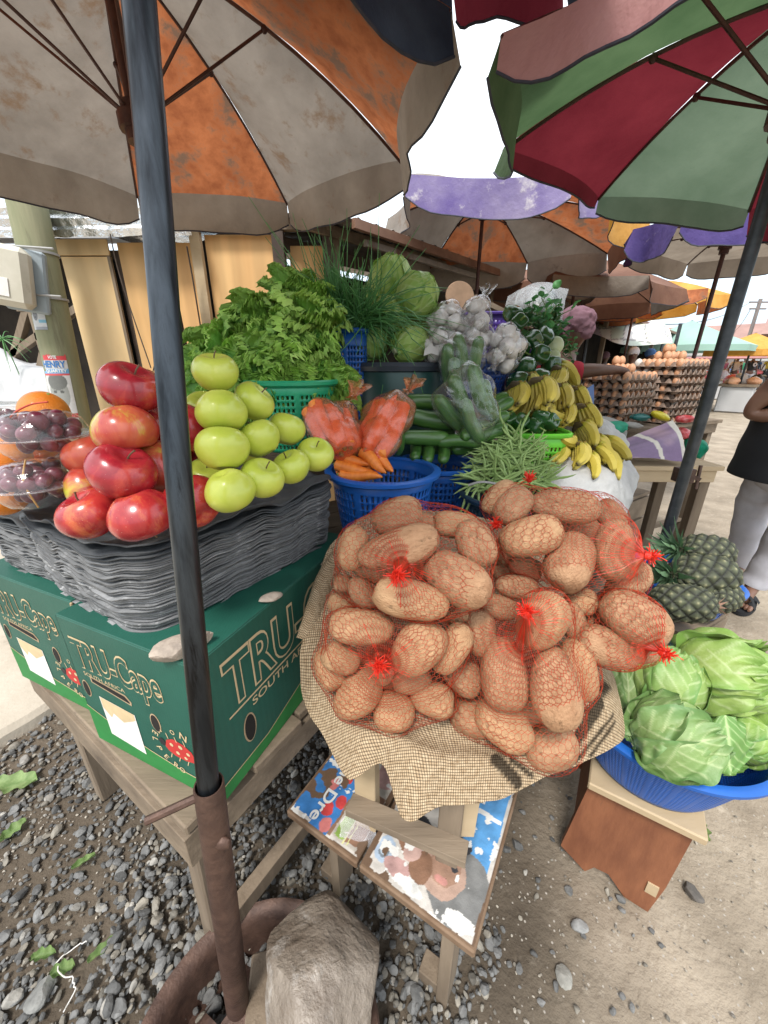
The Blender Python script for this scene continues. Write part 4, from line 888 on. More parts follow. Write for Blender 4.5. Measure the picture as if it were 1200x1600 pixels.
# burlap
def weave_mat(name, c1, c2, sc, bumpd):
    m = bpy.data.materials.new(name); m.use_nodes = True; N, L = m.node_tree.nodes, m.node_tree.links; b = N['Principled BSDF']; MATS[name] = m
    at = N.new('ShaderNodeAttribute'); at.attribute_name = 'UVc'; sp = N.new('ShaderNodeSeparateXYZ'); 
    nz_ = N.new('ShaderNodeTexNoise'); nz_.inputs['Scale'].default_value = 14; nz_.inputs['Detail'].default_value = 3
    ad = N.new('ShaderNodeVectorMath'); ad.operation = 'MULTIPLY_ADD'; ad.inputs[1].default_value = (.006, .006, 0)
    L.new(at.outputs['Vector'], nz_.inputs['Vector']); L.new(nz_.outputs['Color'], ad.inputs[0]); L.new(at.outputs['Vector'], ad.inputs[2]); L.new(ad.outputs[0], sp.inputs[0])
    def m_(op, a, b_=None, c=None):
        q = N.new('ShaderNodeMath'); q.operation = op
        for i, s in enumerate((a, b_, c)):
            if s is None: continue
            if isinstance(s, (int, float)): q.inputs[i].default_value = s
            else: L.new(s, q.inputs[i])
        return q.outputs[0]
    su = m_('ABSOLUTE', m_('SINE', m_('MULTIPLY', sp.outputs[0], sc * PI))); sv = m_('ABSOLUTE', m_('SINE', m_('MULTIPLY', sp.outputs[1], sc * PI)))
    chk = m_('GREATER_THAN', m_('MULTIPLY', m_('SINE', m_('MULTIPLY', sp.outputs[0], sc * PI)), m_('SINE', m_('MULTIPLY', sp.outputs[1], sc * PI))), 0)
    hgt = m_('ADD', m_('MULTIPLY', m_('POWER', su, .6), m_('SUBTRACT', 1.35, m_('MULTIPLY', chk, .5))), m_('MULTIPLY', m_('POWER', sv, .6), m_('ADD', .85, m_('MULTIPLY', chk, .5))))
    mn = m_('MULTIPLY', su, sv)
    cr_ = N.new('ShaderNodeValToRGB'); cr_.color_ramp.elements[0].position = .05; cr_.color_ramp.elements[1].position = .55
    cr_.color_ramp.elements[0].color = tuple(x * .42 for x in c1) + (1,); cr_.color_ramp.elements[1].color = tuple(c2) + (1,); L.new(mn, cr_.inputs['Fac'])
    n2 = N.new('ShaderNodeTexNoise'); n2.inputs['Scale'].default_value = 120; n2.inputs['Detail'].default_value = 5; L.new(at.outputs['Vector'], n2.inputs['Vector'])
    r2 = N.new('ShaderNodeValToRGB'); r2.color_ramp.elements[0].position = .3; r2.color_ramp.elements[1].position = .7; r2.color_ramp.elements[0].color = (.62, .56, .50, 1); L.new(n2.outputs['Fac'], r2.inputs['Fac'])
    x1 = N.new('ShaderNodeMix'); x1.data_type = 'RGBA'; x1.blend_type = 'MULTIPLY'; x1.inputs[0].default_value = 1; L.new(cr_.outputs[0], x1.inputs[6]); L.new(r2.outputs[0], x1.inputs[7])
    vc = N.new('ShaderNodeAttribute'); vc.attribute_name = 'Col'
    x2 = N.new('ShaderNodeMix'); x2.data_type = 'RGBA'; x2.blend_type = 'MULTIPLY'; x2.inputs[0].default_value = 1; L.new(x1.outputs[2], x2.inputs[6]); L.new(vc.outputs['Color'], x2.inputs[7])
    L.new(x2.outputs[2], b.inputs['Base Color']); b.inputs['Roughness'].default_value = .9; b.inputs['Specular IOR Level'].default_value = .15
    bp = N.new('ShaderNodeBump'); bp.inputs['Strength'].default_value = .9; bp.inputs['Distance'].default_value = bumpd; L.new(hgt, bp.inputs['Height']); L.new(bp.outputs[0], b.inputs['Normal'])
weave_mat('burlap', (.42, .32, .205), (.55, .43, .285), 250, .0009)
def setuv(o, UV):
    at = o.data.attributes.new('UVc', 'FLOAT_VECTOR', 'POINT'); U3 = np.c_[UV, np.zeros(len(UV))]; at.data.foreach_set('vector', U3.ravel())
def burlap():
    hem = [(600, 800, .90), (520, 860, .84), (478, 985, .76), (478, 1075, .72), (508, 1150, .675), (545, 1212, .635), (598, 1190, .635), (618, 1250, .60), (640, 1272, .59), (682, 1256, .592), (745, 1250, .60), (800, 1236, .615), (850, 1216, .63), (905, 1185, .66), (972, 1150, .70), (965, 1095, .73), (948, 1040, .77), (915, 960, .86), (800, 830, .95)]
    mid = [(640, 850, .87), (560, 900, .82), (500, 985, .76), (505, 1065, .71), (535, 1110, .675), (565, 1145, .65), (612, 1150, .640), (640, 1170, .625), (665, 1180, .62), (700, 1185, .62), (748, 1190, .625), (795, 1190, .635), (840, 1178, .645), (885, 1150, .67), (940, 1100, .71), (938, 1060, .74), (922, 1010, .79), (890, 950, .86), (790, 850, .92)]
    inn = [(660, 880, .84), (600, 920, .81), (545, 985, .775), (550, 1040, .735), (575, 1080, .705), (600, 1105, .69), (628, 1118, .68), (650, 1125, .675), (675, 1132, .672), (705, 1140, .67), (745, 1145, .672), (785, 1145, .68), (820, 1132, .69), (850, 1108, .705), (885, 1070, .74), (885, 1030, .77), (870, 990, .81), (850, 940, .85), (780, 880, .88)]
    cen = [(715, 1010, .78)] * len(hem)
    rows = []
    for L in (hem, mid, inn, cen): rows.append([W(*p) for p in L + L[:2]])
    C = np.array(rows); tuck = C[0] + (C[3] - C[0]) * .10 + A(0, 0, -.004); tuck[:, 2] -= .002
    G = cat(np.concatenate([[C[0] * .97 + tuck * .03], C]), 60, 210)
    ln = np.linspace(0, 1, 60)[:, None]
    fold = .005 * np.sin(np.linspace(0, 2 * PI * 8, 210))[None] * (1 - ln) ** 1.5 + .0016 * np.sin(np.linspace(0, 2 * PI * 19, 210) + 1)[None] * (1 - ln) ** 2
    G[..., 2] += .3 * fold; cc = G[-1].mean(0); dirn = (G - cc); dirn[..., 2] = 0; dirn /= np.linalg.norm(dirn, axis=-1, keepdims=True) + 1e-6
    G += dirn * fold[..., None]; G += .0035 * np.stack([sn(G, 28, 1), sn(G, 28, 2), sn(G, 28, 3)], -1)
    # cloth coordinates: flat distance from the middle
    d = np.linalg.norm(np.diff(G, axis=0), axis=-1); d = np.concatenate([d, np.zeros((1, 210))])[::-1].cumsum(0)[::-1]; an = np.arctan2(G[..., 1] - cc[1], G[..., 0] - cc[0])
    an = np.median(an[:45], axis=0)[None].repeat(60, 0); UV = np.stack([d * np.cos(an), d * np.sin(an)], -1)
    # black stencilled bars near the right hem
    px = (G @ A(1, 0, 0)) / 1; col = np.ones(G.shape)
    def proj_uv(p, q): return UV[tuple(np.unravel_index(np.argmin(np.linalg.norm(G - W(*p), axis=-1)), G.shape[:2]))]
    mark = np.zeros(G.shape[:2])
    for (x0, y0, d0), (x1, y1, d1), wd in (((870, 1180, .66), (935, 1100, .71), .010), ((885, 1190, .66), (950, 1115, .71), .004), ((905, 1180, .68), (958, 1130, .70), .004), ((775, 1180, .63), (812, 1222, .62), .011), ((800, 1185, .63), (835, 1215, .625), .005), ((838, 1190, .64), (880, 1170, .66), .006), ((915, 1090, .72), (940, 1075, .74), .006), ((900, 1125, .69), (945, 1075, .74), .004)):
        a_, b_ = proj_uv((x0, y0, d0), None), proj_uv((x1, y1, d1), None); ab = b_ - a_; t = np.clip(((UV - a_) @ ab) / (ab @ ab + 1e-9), 0, 1)
        dist = np.linalg.norm(UV - (a_ + t[..., None] * ab), axis=-1); mark = np.maximum(mark, np.clip((wd - dist) / .002, 0, 1))
    col = col * (1 - .85 * mark[..., None])
    o = MB().grid(G, col=col).build('burlap_sack', M['burlap']); setuv(o, UV.reshape(-1, 2)); mod(o, 'SOLIDIFY', thickness=.0016, offset=-1)
    tag(o, 'folded burlap sack with black stencil marks spread under the potato nets', 'sack')
    # fringe along the hem
    return o
burlap()
# rolled burlap edge on the left and hidden support
mb = MB(); mb.tube(curve([W(478, 1000, .77), W(492, 955, .79), W(508, 905, .81), W(530, 870, .84)], 30) + .004 * sn(np.arange(30)[:, None] * A(.5, .2, .3), 1, 4)[:, None], .020, 14)
o = mb.build('burlap_roll', M['burlap']); V_ = np.array([v.co[:] for v in o.data.vertices]); UVr = np.stack([V_[:, 1] * 1.2 + V_[:, 0], V_[:, 2] * 1.2 + V_[:, 0] * .3], -1); setuv(o, UVr)
at_ = o.data.color_attributes.new('Col', 'FLOAT_COLOR', 'POINT'); at_.data.foreach_set('color', np.ones(len(V_) * 4)); tag(o, 'rolled back edge of burlap beside the green carton', 'sack')
def wp(x, y, z): return WZ(x, y, z)
# stool under the potatoes: turned crate-like wooden frame standing on the painted bench
def frame_stool():
    c = W(690, 1120, .72); c = A(.075, .645, 0); root = thing('rough_stool', (c[0], c[1], .345), 'rough wooden frame standing on the painted bench, holding up the potatoes', 'stool'); z0, z1 = .305, .60
    e1 = nrm(A(-.363, .223, 0)); e2 = nrm(A(.183, .265, 0))
    top = MB()
    for k in (-1, 0, 1): top.box(c + e2 * (k * .085) + A(0, 0, z1 - .01), (.30, .078, .018), np.stack([e1, e2, A(0, 0, 1)], 1), bev=.002)
    top.build('slat_top', M['wood_grey_x'], root)
    pA, pB = WZ(575, 1290, z0), WZ(698, 1345, z0)
    for p, wd in ((pA, .045), (pB, .042), (pA + e2 * .30, .045), (pB + e2 * .30, .042)):
        MB().box(p + A(0, 0, (z1 - z0) / 2 + .0), (wd, .026, z1 - z0 - .02), np.stack([nrm(pB - pA), nrm(np.cross(A(0, 0, 1), pB - pA)), A(0, 0, 1)], 1), bev=.002).build('leg', M['wood_pale' if wd == .045 else 'wood_grey'], root)
    r0, r1 = pA + (pA - pB) * .15 + A(0, 0, .10), pB + (pB - pA) * .22 + A(0, 0, .10); o_ = nrm(np.cross(A(0, 0, 1), pB - pA)) * -.03
    MB().bar(r0 + o_, r1 + o_, .036, .018).build('rail', M['wood_grey_x'], root)
    MB().bar(r0 - o_ + e2 * .30, r1 - o_ + e2 * .30, .055, .022).build('rail', M['wood_grey_x'], root)
    MB().bar(pB + o_ * -.5 + A(.03, 0, .06), pB + o_ * -.5 + A(.035, 0, .27), .012, .03).build('splint', M['wood_pale'], root)
frame_stool()
mat('poster_wood', (.13, .075, .04), (.20, .13, .08), 20, rough=.75, c3=(.07, .045, .03), c3p=.6, bump=.3)
def painted_bench():
    z = .302; c00 = WZ(447, 1266, z); c10 = WZ(742, 1490, z); c11 = WZ(828, 1232, z); c01 = c00 + (c11 - c10); up = A(0, 0, 1)
    ux = nrm(c10 - c00); uy = nrm(np.cross(up, ux)); Lx = np.linalg.norm(c10 - c00); Ly = np.linalg.norm(c11 - c10) * 1.25
    root = thing('painted_bench', ((c00 + c11) / 2) * A(1, 1, 0), 'low bench of two boards with a peeling blue and white picture print, under the potatoes', 'bench')
    Rm = np.stack([ux, uy, up], 1); th = .02; spl = Lx * .445
    for a, b in ((0, spl - .003), (spl + .003, Lx)):
        MB().box(c00 + ux * (a + b) / 2 + uy * Ly / 2 - up * (th / 2 + .001), (b - a, Ly, th), Rm, bev=.003).build('board', M['poster_wood'], root)
    # the pasted print: a fine sheet whose paper, picture and bare worn wood are pigment only
    nx, ny = 260, 230; xs, ys = np.linspace(.006, Lx - .004, nx), np.linspace(.006, Ly - .006, ny); X, Y = np.meshgrid(xs, ys, indexing='ij'); Q = np.stack([X, Y, 0 * X], -1)
    wx = X + .004 * sn(Q, 60, 1) + .002 * sn(Q, 200, 2); wy = Y + .004 * sn(Q, 60, 3) + .002 * sn(Q, 200, 4)
    C = np.ones(X.shape + (3,)) * A(.50, .47, .43); g = np.random.default_rng(4)
    def put_c(m_, c): C[m_] = c
    def rc(x0, y0, x1, y1, c): put_c((wx > x0) & (wx < x1) & (wy > y0) & (wy < y1), c)
    def el(cx, cy, rx, ry, c, ro=0):
        dx, dy = wx - cx, wy - cy; a_, b_ = dx * math.cos(ro) + dy * math.sin(ro), -dx * math.sin(ro) + dy * math.cos(ro); put_c((a_ / rx) ** 2 + (b_ / ry) ** 2 < 1, c)
    blu, wht, red, lea, gry, brn, blk, sky_, pnk = (.04, .17, .42), (.66, .65, .62), (.42, .04, .04), (.25, .38, .08), (.26, .26, .26), (.22, .12, .075), (.04, .04, .045), (.09, .27, .52), (.42, .26, .24)
    rc(.008, .012, .062, Ly, blu); rc(.058, .0, .105, Ly, blu)
    for k in range(15): el(.068 + g.uniform(-.016, .026), .02 + k * .027, .013, .015, (.48, .05, .05) if k % 3 else (.50, .16, .15))
    rc(.105, .01, .112, Ly, brn); rc(.112, .015, spl - .012, .155, (.42, .38, .33))
    rc(.118, .02, .142, .085, lea); rc(.146, .022, .178, .082, brn); rc(.098, .09, .12, .135, blu); rc(.124, .09, .15, .128, red); rc(.154, .088, .178, .13, brn)
    for k in (.144, .152): rc(k, .015, k + .0025, .15, (.55, .55, .25))
    rc(.112, .084, .18, .0875, (.55, .55, .25)); el(.15, .19, .034, .045, pnk); el(.14, .26, .03, .03, red); rc(.11, .155, .13, .33, (.55, .53, .48)); rc(.145, .22, .175, .34, blu)
    x0 = spl + .01
    rc(Lx - .092, .085, Lx - .012, Ly, sky_); rc(Lx - .128, .09, Lx - .09, Ly, (.36, .28, .30)); rc(Lx - .125, .212, Lx - .015, .222, wht); rc(Lx - .1, .30, Lx - .02, .306, wht)
    el(Lx - .055, .07, .058, .062, (.17, .17, .165)); el(Lx - .10, .125, .05, .022, blk, .3); el(Lx - .088, .078, .042, .044, (.40, .27, .21)); el(Lx - .088, .082, .030, .030, (.30, .18, .125))
    el(Lx - .088, .06, .012, .006, (.42, .2, .17)); el(Lx - .072, .088, .007, .004, blk); el(Lx - .10, .09, .007, .004, blk)
    el(x0 + .024, .052, .020, .026, (.34, .42, .52)); el(x0 + .024, .052, .012, .016, (.16, .19, .22)); el(x0 + .024, .052, .008, .011, (.42, .50, .58))
    el(x0 + .06, .035, .030, .018, pnk); el(x0 + .055, .10, .022, .055, brn, .6); el(x0 + .035, .13, .02, .04, pnk, .6); el(x0 + .085, .12, .018, .04, blk, .9); el(x0 + .10, .06, .022, .028, brn, .3); el(x0 + .075, .075, .016, .022, (.45, .3, .26))
    el(Lx - .035, .025, .03, .014, wht); el(x0 + .09, .022, .03, .011, wht)
    C *= (1 + .22 * sn(Q, 180, 7)[..., None])
    wear = sn(Q, 34, 11, 4) + .5 * sn(Q, 150, 12); white = sn(Q * A(1, 2.5, 1), 60, 13, 4) + .4 * sn(Q, 260, 14)
    C[white > .62] = wht; eb = np.minimum(np.minimum(X, Lx - X), np.minimum(Y, Ly - Y)); seam = np.abs(X - spl)
    C[(wear > .70) | (eb < .006 + .005 * np.maximum(0, wear)) | (seam < .007 + .012 * np.clip(sn(Q, 25, 15), 0, 1)) ] = (.13, .08, .05)
    P = c00 + X[..., None] * ux + Y[..., None] * uy + up * (.0006 + .0004 * sn(Q, 80, 5)[..., None])
    F = gridF(nx, ny); keep = np.abs(X.ravel()[F].mean(1) - spl) > .004
    mat('print', (1, 1, 1), (.9, .9, .9), 60, rough=.45, vcol=True, bump=.25, bsc=200)
    pr = MB(); pr.add(P.reshape(-1, 3), F[keep], 0, C.reshape(-1, 3)); write(pr, 'or the Dre', c00 + ux * .052 + uy * .215, -uy, ux, .026, 0, .20, .02, .0022, col=(.62, .62, .6))
    pr.build('print', M['print'], root)
    for q in (c00 + ux * .09 + uy * .07, c10 - ux * .05 + uy * .04, c00 + ux * .09 + uy * (Ly - .05), c10 - ux * .06 + uy * (Ly - .05)):
        MB().bar(q * A(1, 1, 0), q * A(1, 1, 0) + up * (z - .022), .055, .024, up=ux).build('leg', M['wood_grey'], root)
        MB().box(q * A(1, 1, 0) + up * .022 - ux * .03, (.05, .04, .035), Rm).build('foot_block', M['wood_grey'], root)
painted_bench()
mb = MB(); P_ = cat([[W(x, y, .80) + A(0, 0, z) for x, y, z in r] for r in (((533, 1280, .0), (560, 1262, .01), (585, 1275, 0)), ((530, 1320, 0), (560, 1305, .025), (590, 1310, .0)), ((548, 1345, .0), (570, 1330, .01), (592, 1345, 0)))], 16, 16)
P_ += .006 * np.stack([sn(P_, 90, 1), sn(P_, 90, 2), sn(P_, 90, 3)], -1)
film('wrap', (.95, .93, .95), .2, .25, 1.5, .5, 60, 1.6); tag(mb.grid(P_).build('plastic_scrap', M['wrap']), 'crumpled clear plastic scrap lying on the painted bench', 'plastic')
# ---------------------------------------------------------------- baskets
for n_, c in (('pl_blue', (.015, .13, .52)), ('pl_dblue', (.02, .07, .30)), ('pl_green', (.03, .42, .20)), ('pl_lime', (.16, .62, .05)), ('pl_purple', (.08, .04, .28)), ('pl_dark', (.02, .05, .09))):
    mat(n_, c, tuple(x * .85 for x in c), 10, rough=.35, trans=.12, bump=.05)
def basket(name, c, rt, rb, h, mt, label, rows=9, nc=72, ex=2.0, sx=1, sy=1, rimr=.008, band=.16, solid=9, rz=0, grp='plastic baskets of produce', hole=(.55, .6), cat_='basket', foot=.04):
    """c: centre of the base"""
    c = np.asarray(c, float); root = thing(name, c, label, cat_, grp)
    def ringp(r, z, n=nc * 2):
        th = np.arange(n) * 2 * PI / n; cx, cy = np.cos(th), np.sin(th)
        if ex != 2: k = (np.abs(cx) ** ex + np.abs(cy) ** ex) ** (-1 / ex); cx, cy = cx * k, cy * k
        q = np.stack([cx * sx * r, cy * sy * r, z + 0 * cx], -1); return q @ rot((0, 0, 1), rz).T + c
    mb = MB(); z0, z1 = h * foot, h * (1 - band); lev = [0, z0]; st = (z1 - z0) / rows
    for j in range(rows): lev += [z0 + st * (j + .5 - hole[1] / 2), z0 + st * (j + .5 + hole[1] / 2)]
    lev += [z1, h]
    P = np.array([ringp(rb + (rt - rb) * (z / h) ** .85, z) for z in lev]); n = nc * 2
    F = gridF(len(lev), n, cv=True).tolist(); keep = []
    for f in F:
        i, j = f[0] // n, f[0] % n
        if i >= 2 and i < len(lev) - 3 and i % 2 == 0 and j % 2 == 0 and (j // 2) % solid != 0: continue
        keep.append(f)
    mb.faces(P.reshape(-1, 3), keep); o = mb.build('wall', M[mt], root); mod(o, 'SOLIDIFY', thickness=.0022)
    fl = MB(); th = ringp(rb, .003); fl.faces(np.concatenate([th, [c + A(0, 0, .003)]]), [[k, (k + 1) % len(th), len(th)] for k in range(len(th))]); fl.build('base', M[mt], root)
    pr = [(0, -.012), (rimr * .8, -.013), (rimr * 1.6, -.008), (rimr * 1.7, 0), (rimr, .004), (0, .003), (-.002, -.004)]
    RP = []
    for dr, dz in pr: RP.append(ringp(rt + dr, h + dz))
    MB().grid(np.array(RP), cv=True).build('rim', M[mt], root)
    return root
# ---------------------------------------------------------------- cabbages
mat('cabbage', (1, 1, 1), (.86, .86, .86), 20, rough=.5, vcol=True, bump=.35, bsc=80, trans=.12, thr=(.3, .7))
def cab_leaf(mb, R, az, pol, wid, top, bot, lift, curl, seed, pale, dark, res=54):
    """one wrapped leaf: v up from the stem, u across"""
    v = np.linspace(0, 1, res); u = np.linspace(-1, 1, res); V, U = np.meshgrid(v, u, indexing='ij')
    th = bot + (top - bot) * V; shape = np.clip(np.sin(PI * (V * .86 + .10)) ** .55, .05, 1); ph = U * wid * shape / np.maximum(np.sin(th), .42)
    D = np.stack([np.sin(th) * np.cos(ph), np.sin(th) * np.sin(ph), np.cos(th)], -1)
    edge = np.maximum(np.abs(U) ** 4, np.clip((V - .72) / .28, 0, 1) ** 2)
    wav = np.sin(U * 9 + V * 7 + seed) * .5 + np.sin(U * 17 + seed * 2 + V * 15) * .35 + np.sin(V * 23 + seed * 3) * .3
    r = R * (1 + lift + curl * edge * (1 + .5 * wav) + .05 * edge * wav)
    vein = np.abs(((V * 6.2 - np.abs(U) * 2.3) + .5) % 1 - .5); vn = np.exp(-(vein / .085) ** 2) * (np.abs(U) < .93) * .75; mid = np.exp(-(U / (.07 * (1.15 - V * .8))) ** 2)
    v2 = np.exp(-(np.abs(((U * 4 + V * 3) % 1) - .5) / .07) ** 2) * .25
    vv = np.clip(vn + mid + v2, 0, 1); r = r * (1 + .014 * vv + .03 * sn(D, 4, seed))
    P = D * r[..., None]; Rm = eul(0, pol, az)
    t = np.clip(edge * .8 + .25 * sn(D, 5, seed + 3) + .1, 0, 1)[..., None]; base = np.asarray(pale) * (1 - t) + np.asarray(dark) * t
    C = base * (1 - vv[..., None] * .55) + A(.60, .68, .38) * vv[..., None] * .55
    hol = sn(P / R * 9, 1, seed + 9) > 1.05
    mb.grid(P @ Rm.T, col=C)
def cabbage_mesh(seed, R=.08, pale=(.30, .46, .10), dark=(.10, .24, .05), loose=1.0, name='cabbage'):
    r = np.random.default_rng(seed); mb = MB(); n = 6
    mb.ell((0, 0, 0), (R * .97,) * 3, nu=30, nv=20, disp=.03, seed=seed, col=pale)
    for k in range(4): cab_leaf(mb, R, k * 1.7 + r.random(), r.uniform(-.35, .1), r.uniform(.85, 1.1), r.uniform(-.5, -.2), 2.95, .015 + .012 * k, .03 * loose, seed + k, pale, [a * .6 + b * .4 for a, b in zip(pale, dark)])
    for k in range(n): cab_leaf(mb, R, k * 2 * PI / n + r.random() * .6, r.uniform(-.15, .25), r.uniform(.75, 1.05), r.uniform(.30, .85), PI - r.uniform(.15, .35), .05 + .008 * k, r.uniform(.02, .17) * loose, seed + 20 + k, [a * .85 for a in pale], dark)
    mb.tube([(0, 0, -R * .85), (0, 0, -R * 1.15)], [.018, .015], 10, col=(.6, .65, .4))
    return mb.build(name, M['cabbage'], loc=(0, 0, 0))
CABS = [lambda: cabbage_mesh(1, .085), lambda: cabbage_mesh(5, .088, (.37, .50, .13), (.20, .36, .07), 2.0), lambda: cabbage_mesh(9, .08, (.27, .40, .13), (.12, .25, .075), 1.7), lambda: cabbage_mesh(14, .084, (.33, .48, .13), (.12, .27, .06), .7), lambda: cabbage_mesh(21, .086, (.50, .68, .16), (.28, .48, .09), .9), lambda: cabbage_mesh(33, .084, (.42, .60, .14), (.22, .42, .08), .8)]
def cabbage(k, p, Rm, s, label, grp):
    s *= .84
    o = get('cab%d' % k, CABS[k]); put(o, p, Rm, s); return tag(o, label, 'cabbage', grp)
BC_ = WZ(1052, 1196, .50); BKB = A(.635, .655, .345)
basket('blue_basket', BKB, .188, .128, .165, 'pl_blue', 'wide blue basket of green cabbages on the wooden box beside the road', rows=20, nc=150, band=.12, solid=6, rimr=.010, hole=(.5, .34), foot=.08)
gR = 'cabbages in the low blue basket'
cabbage(1, W(1125, 1052, .83), eul(.9, .5, .3), 1.02, 'bright yellow-green cabbage, highest in the basket at the road side', gR)
cabbage(3, W(1042, 1068, .82), eul(.8, -.1, 2.3), .90, 'smooth striped green cabbage at the back of the basket next to the potatoes', gR)
cabbage(2, W(1052, 1150, .735), eul(1.0, .1, 1.2), .96, 'ragged crumpled green cabbage in front of the others in the basket', gR)
cabbage(2, W(975, 1075, .87), eul(.3, -.6, 4.0), .8, 'dark green cabbage in the shade under the hanging potato net', gR)
cabbage(0, W(1160, 1150, .79), eul(1.9, .5, 5), .66, 'small cabbage showing its cut stem at the basket rim', gR)
cabbage(0, W(1120, 1110, .86), eul(.4, .2, 4.2), .8, 'dark leafed cabbage in the middle of the basket', gR)
def big_leaf(cps, label, seed, mt='cabbage'):
    C = cat(cps, 40, 36); v = np.linspace(0, 1, 40)[:, None]; u = np.linspace(-1, 1, 36)[None]
    vein = np.abs(((v * 6 - np.abs(u) * 2.2) + .5) % 1 - .5); vv = np.clip(np.exp(-(vein / .08) ** 2) * .7 + np.exp(-(u / .07) ** 2), 0, 1)
    C = C + .003 * np.stack([sn(C, 60, seed), sn(C, 60, seed + 1), sn(C, 70, seed + 2)], -1)
    e = (np.abs(u) ** 5 + v ** 8)[..., None] if False else np.maximum(np.abs(u) ** 5 * np.ones_like(v), (v * np.ones_like(u)) ** 8)[..., None]
    C = C + e * .007 * np.sin(v * 25 + u * 11)[..., None] * A(.3, -.5, .8)
    col = A(.13, .27, .06) * (1 - vv[..., None]) + A(.42, .55, .25) * vv[..., None]
    return tag(MB().grid(C, col=col).build('cabbage_leaf', M[mt]), label, 'leaf', 'loose cabbage leaves in the blue basket')
big_leaf([[W(1120, 1122, .70), W(1135, 1118, .70), W(1150, 1120, .71)], [W(1102, 1160, .69), W(1138, 1150, .685), W(1170, 1160, .70)], [W(1112, 1195, .685), W(1138, 1190, .68), W(1172, 1185, .70)], [W(1130, 1208, .68), W(1142, 1209, .68), W(1160, 1203, .69)]], 'loose veined cabbage leaf hanging over the front of the blue rim', 3)
big_leaf([[W(985, 1110, .80), W(990, 1125, .79), W(1000, 1140, .78)], [W(975, 1125, .78), W(985, 1150, .76), W(1005, 1165, .745)], [W(978, 1150, .765), W(995, 1170, .75), W(1015, 1180, .735)]], 'dark loose cabbage leaf against the rim near the burlap', 6)
big_leaf([[W(1150, 1075, .78), W(1160, 1085, .77), W(1170, 1100, .76)], [W(1170, 1070, .78), W(1185, 1085, .765), W(1180, 1105, .755)], [W(1185, 1060, .80), W(1199, 1075, .78), W(1195, 1095, .77)]], 'curled cabbage leaf sticking out at the road side', 9)
def plank_box():
    z = .342; c = WZ(1010, 1422, 0); p0, p1 = WZ(877, 1345, 0), WZ(1012, 1425, 0); ux = nrm(p1 - p0); uy = A(-ux[1], ux[0], 0); up = A(0, 0, 1); L = np.linalg.norm(p1 - p0)
    root = thing('plank_box', (p0 + p1) / 2 + uy * .15, 'box of red-brown planks with a notched board, carrying the blue cabbage basket', 'crate')
    Rm = np.stack([ux, uy, up], 1)
    o = p0 + ux * .0
    def panel(off, wd):
        out = [(-.015, .03), (L * .0, .0), (L * .27, .0), (L * .33, .028), (L * .46, .055), (L * .60, .055), (L * .80, .01), (L * .98, -.0), (L * 1.02, .05), (L * 1.04, .20), (L * 1.05, z - .025), (.0, z - .025), (-.012, .18)]
        out = [(-.01, .055), (L * .28, .012), (L * .36, .045), (L * .52, .05), (L * .74, .004), (L * 1.0, 0), (L * 1.06, .11), (L * 1.10, z - .024), (.015, z - .024)]
        n = len(out); f = np.array([o + ux * a + up * b + uy * off for a, b in out]); mb = MB(); V = np.concatenate([f, f + uy * wd]); mb.faces(V, [list(range(n)), list(range(2 * n - 1, n - 1, -1))] + [[k, k + n, (k + 1) % n + n, (k + 1) % n][::-1] for k in range(n)])
        return mb
    panel(0, .02).build('front_board', M['wood_red'], root, smooth=False); panel(.26, .02).build('back_board', M['wood_red'], root, smooth=False)
    MB().box(o + ux * .02 + uy * .14 + up * (z / 2), (.018, .238, z - .06), Rm).build('side_board', M['wood_red'], root)
    MB().box(o + ux * (L * .5 + .02) + uy * .13 + up * (z - .012), (L * 1.12, .31, .020), Rm, bev=.003).build('top_board', M['wood_pale'], root)
    MB().box(o + ux * (L * .95) + up * .085 + uy * -.0015, (.022, .004, .035), Rm).build('patch', M['wood_pale'], root)
plank_box()
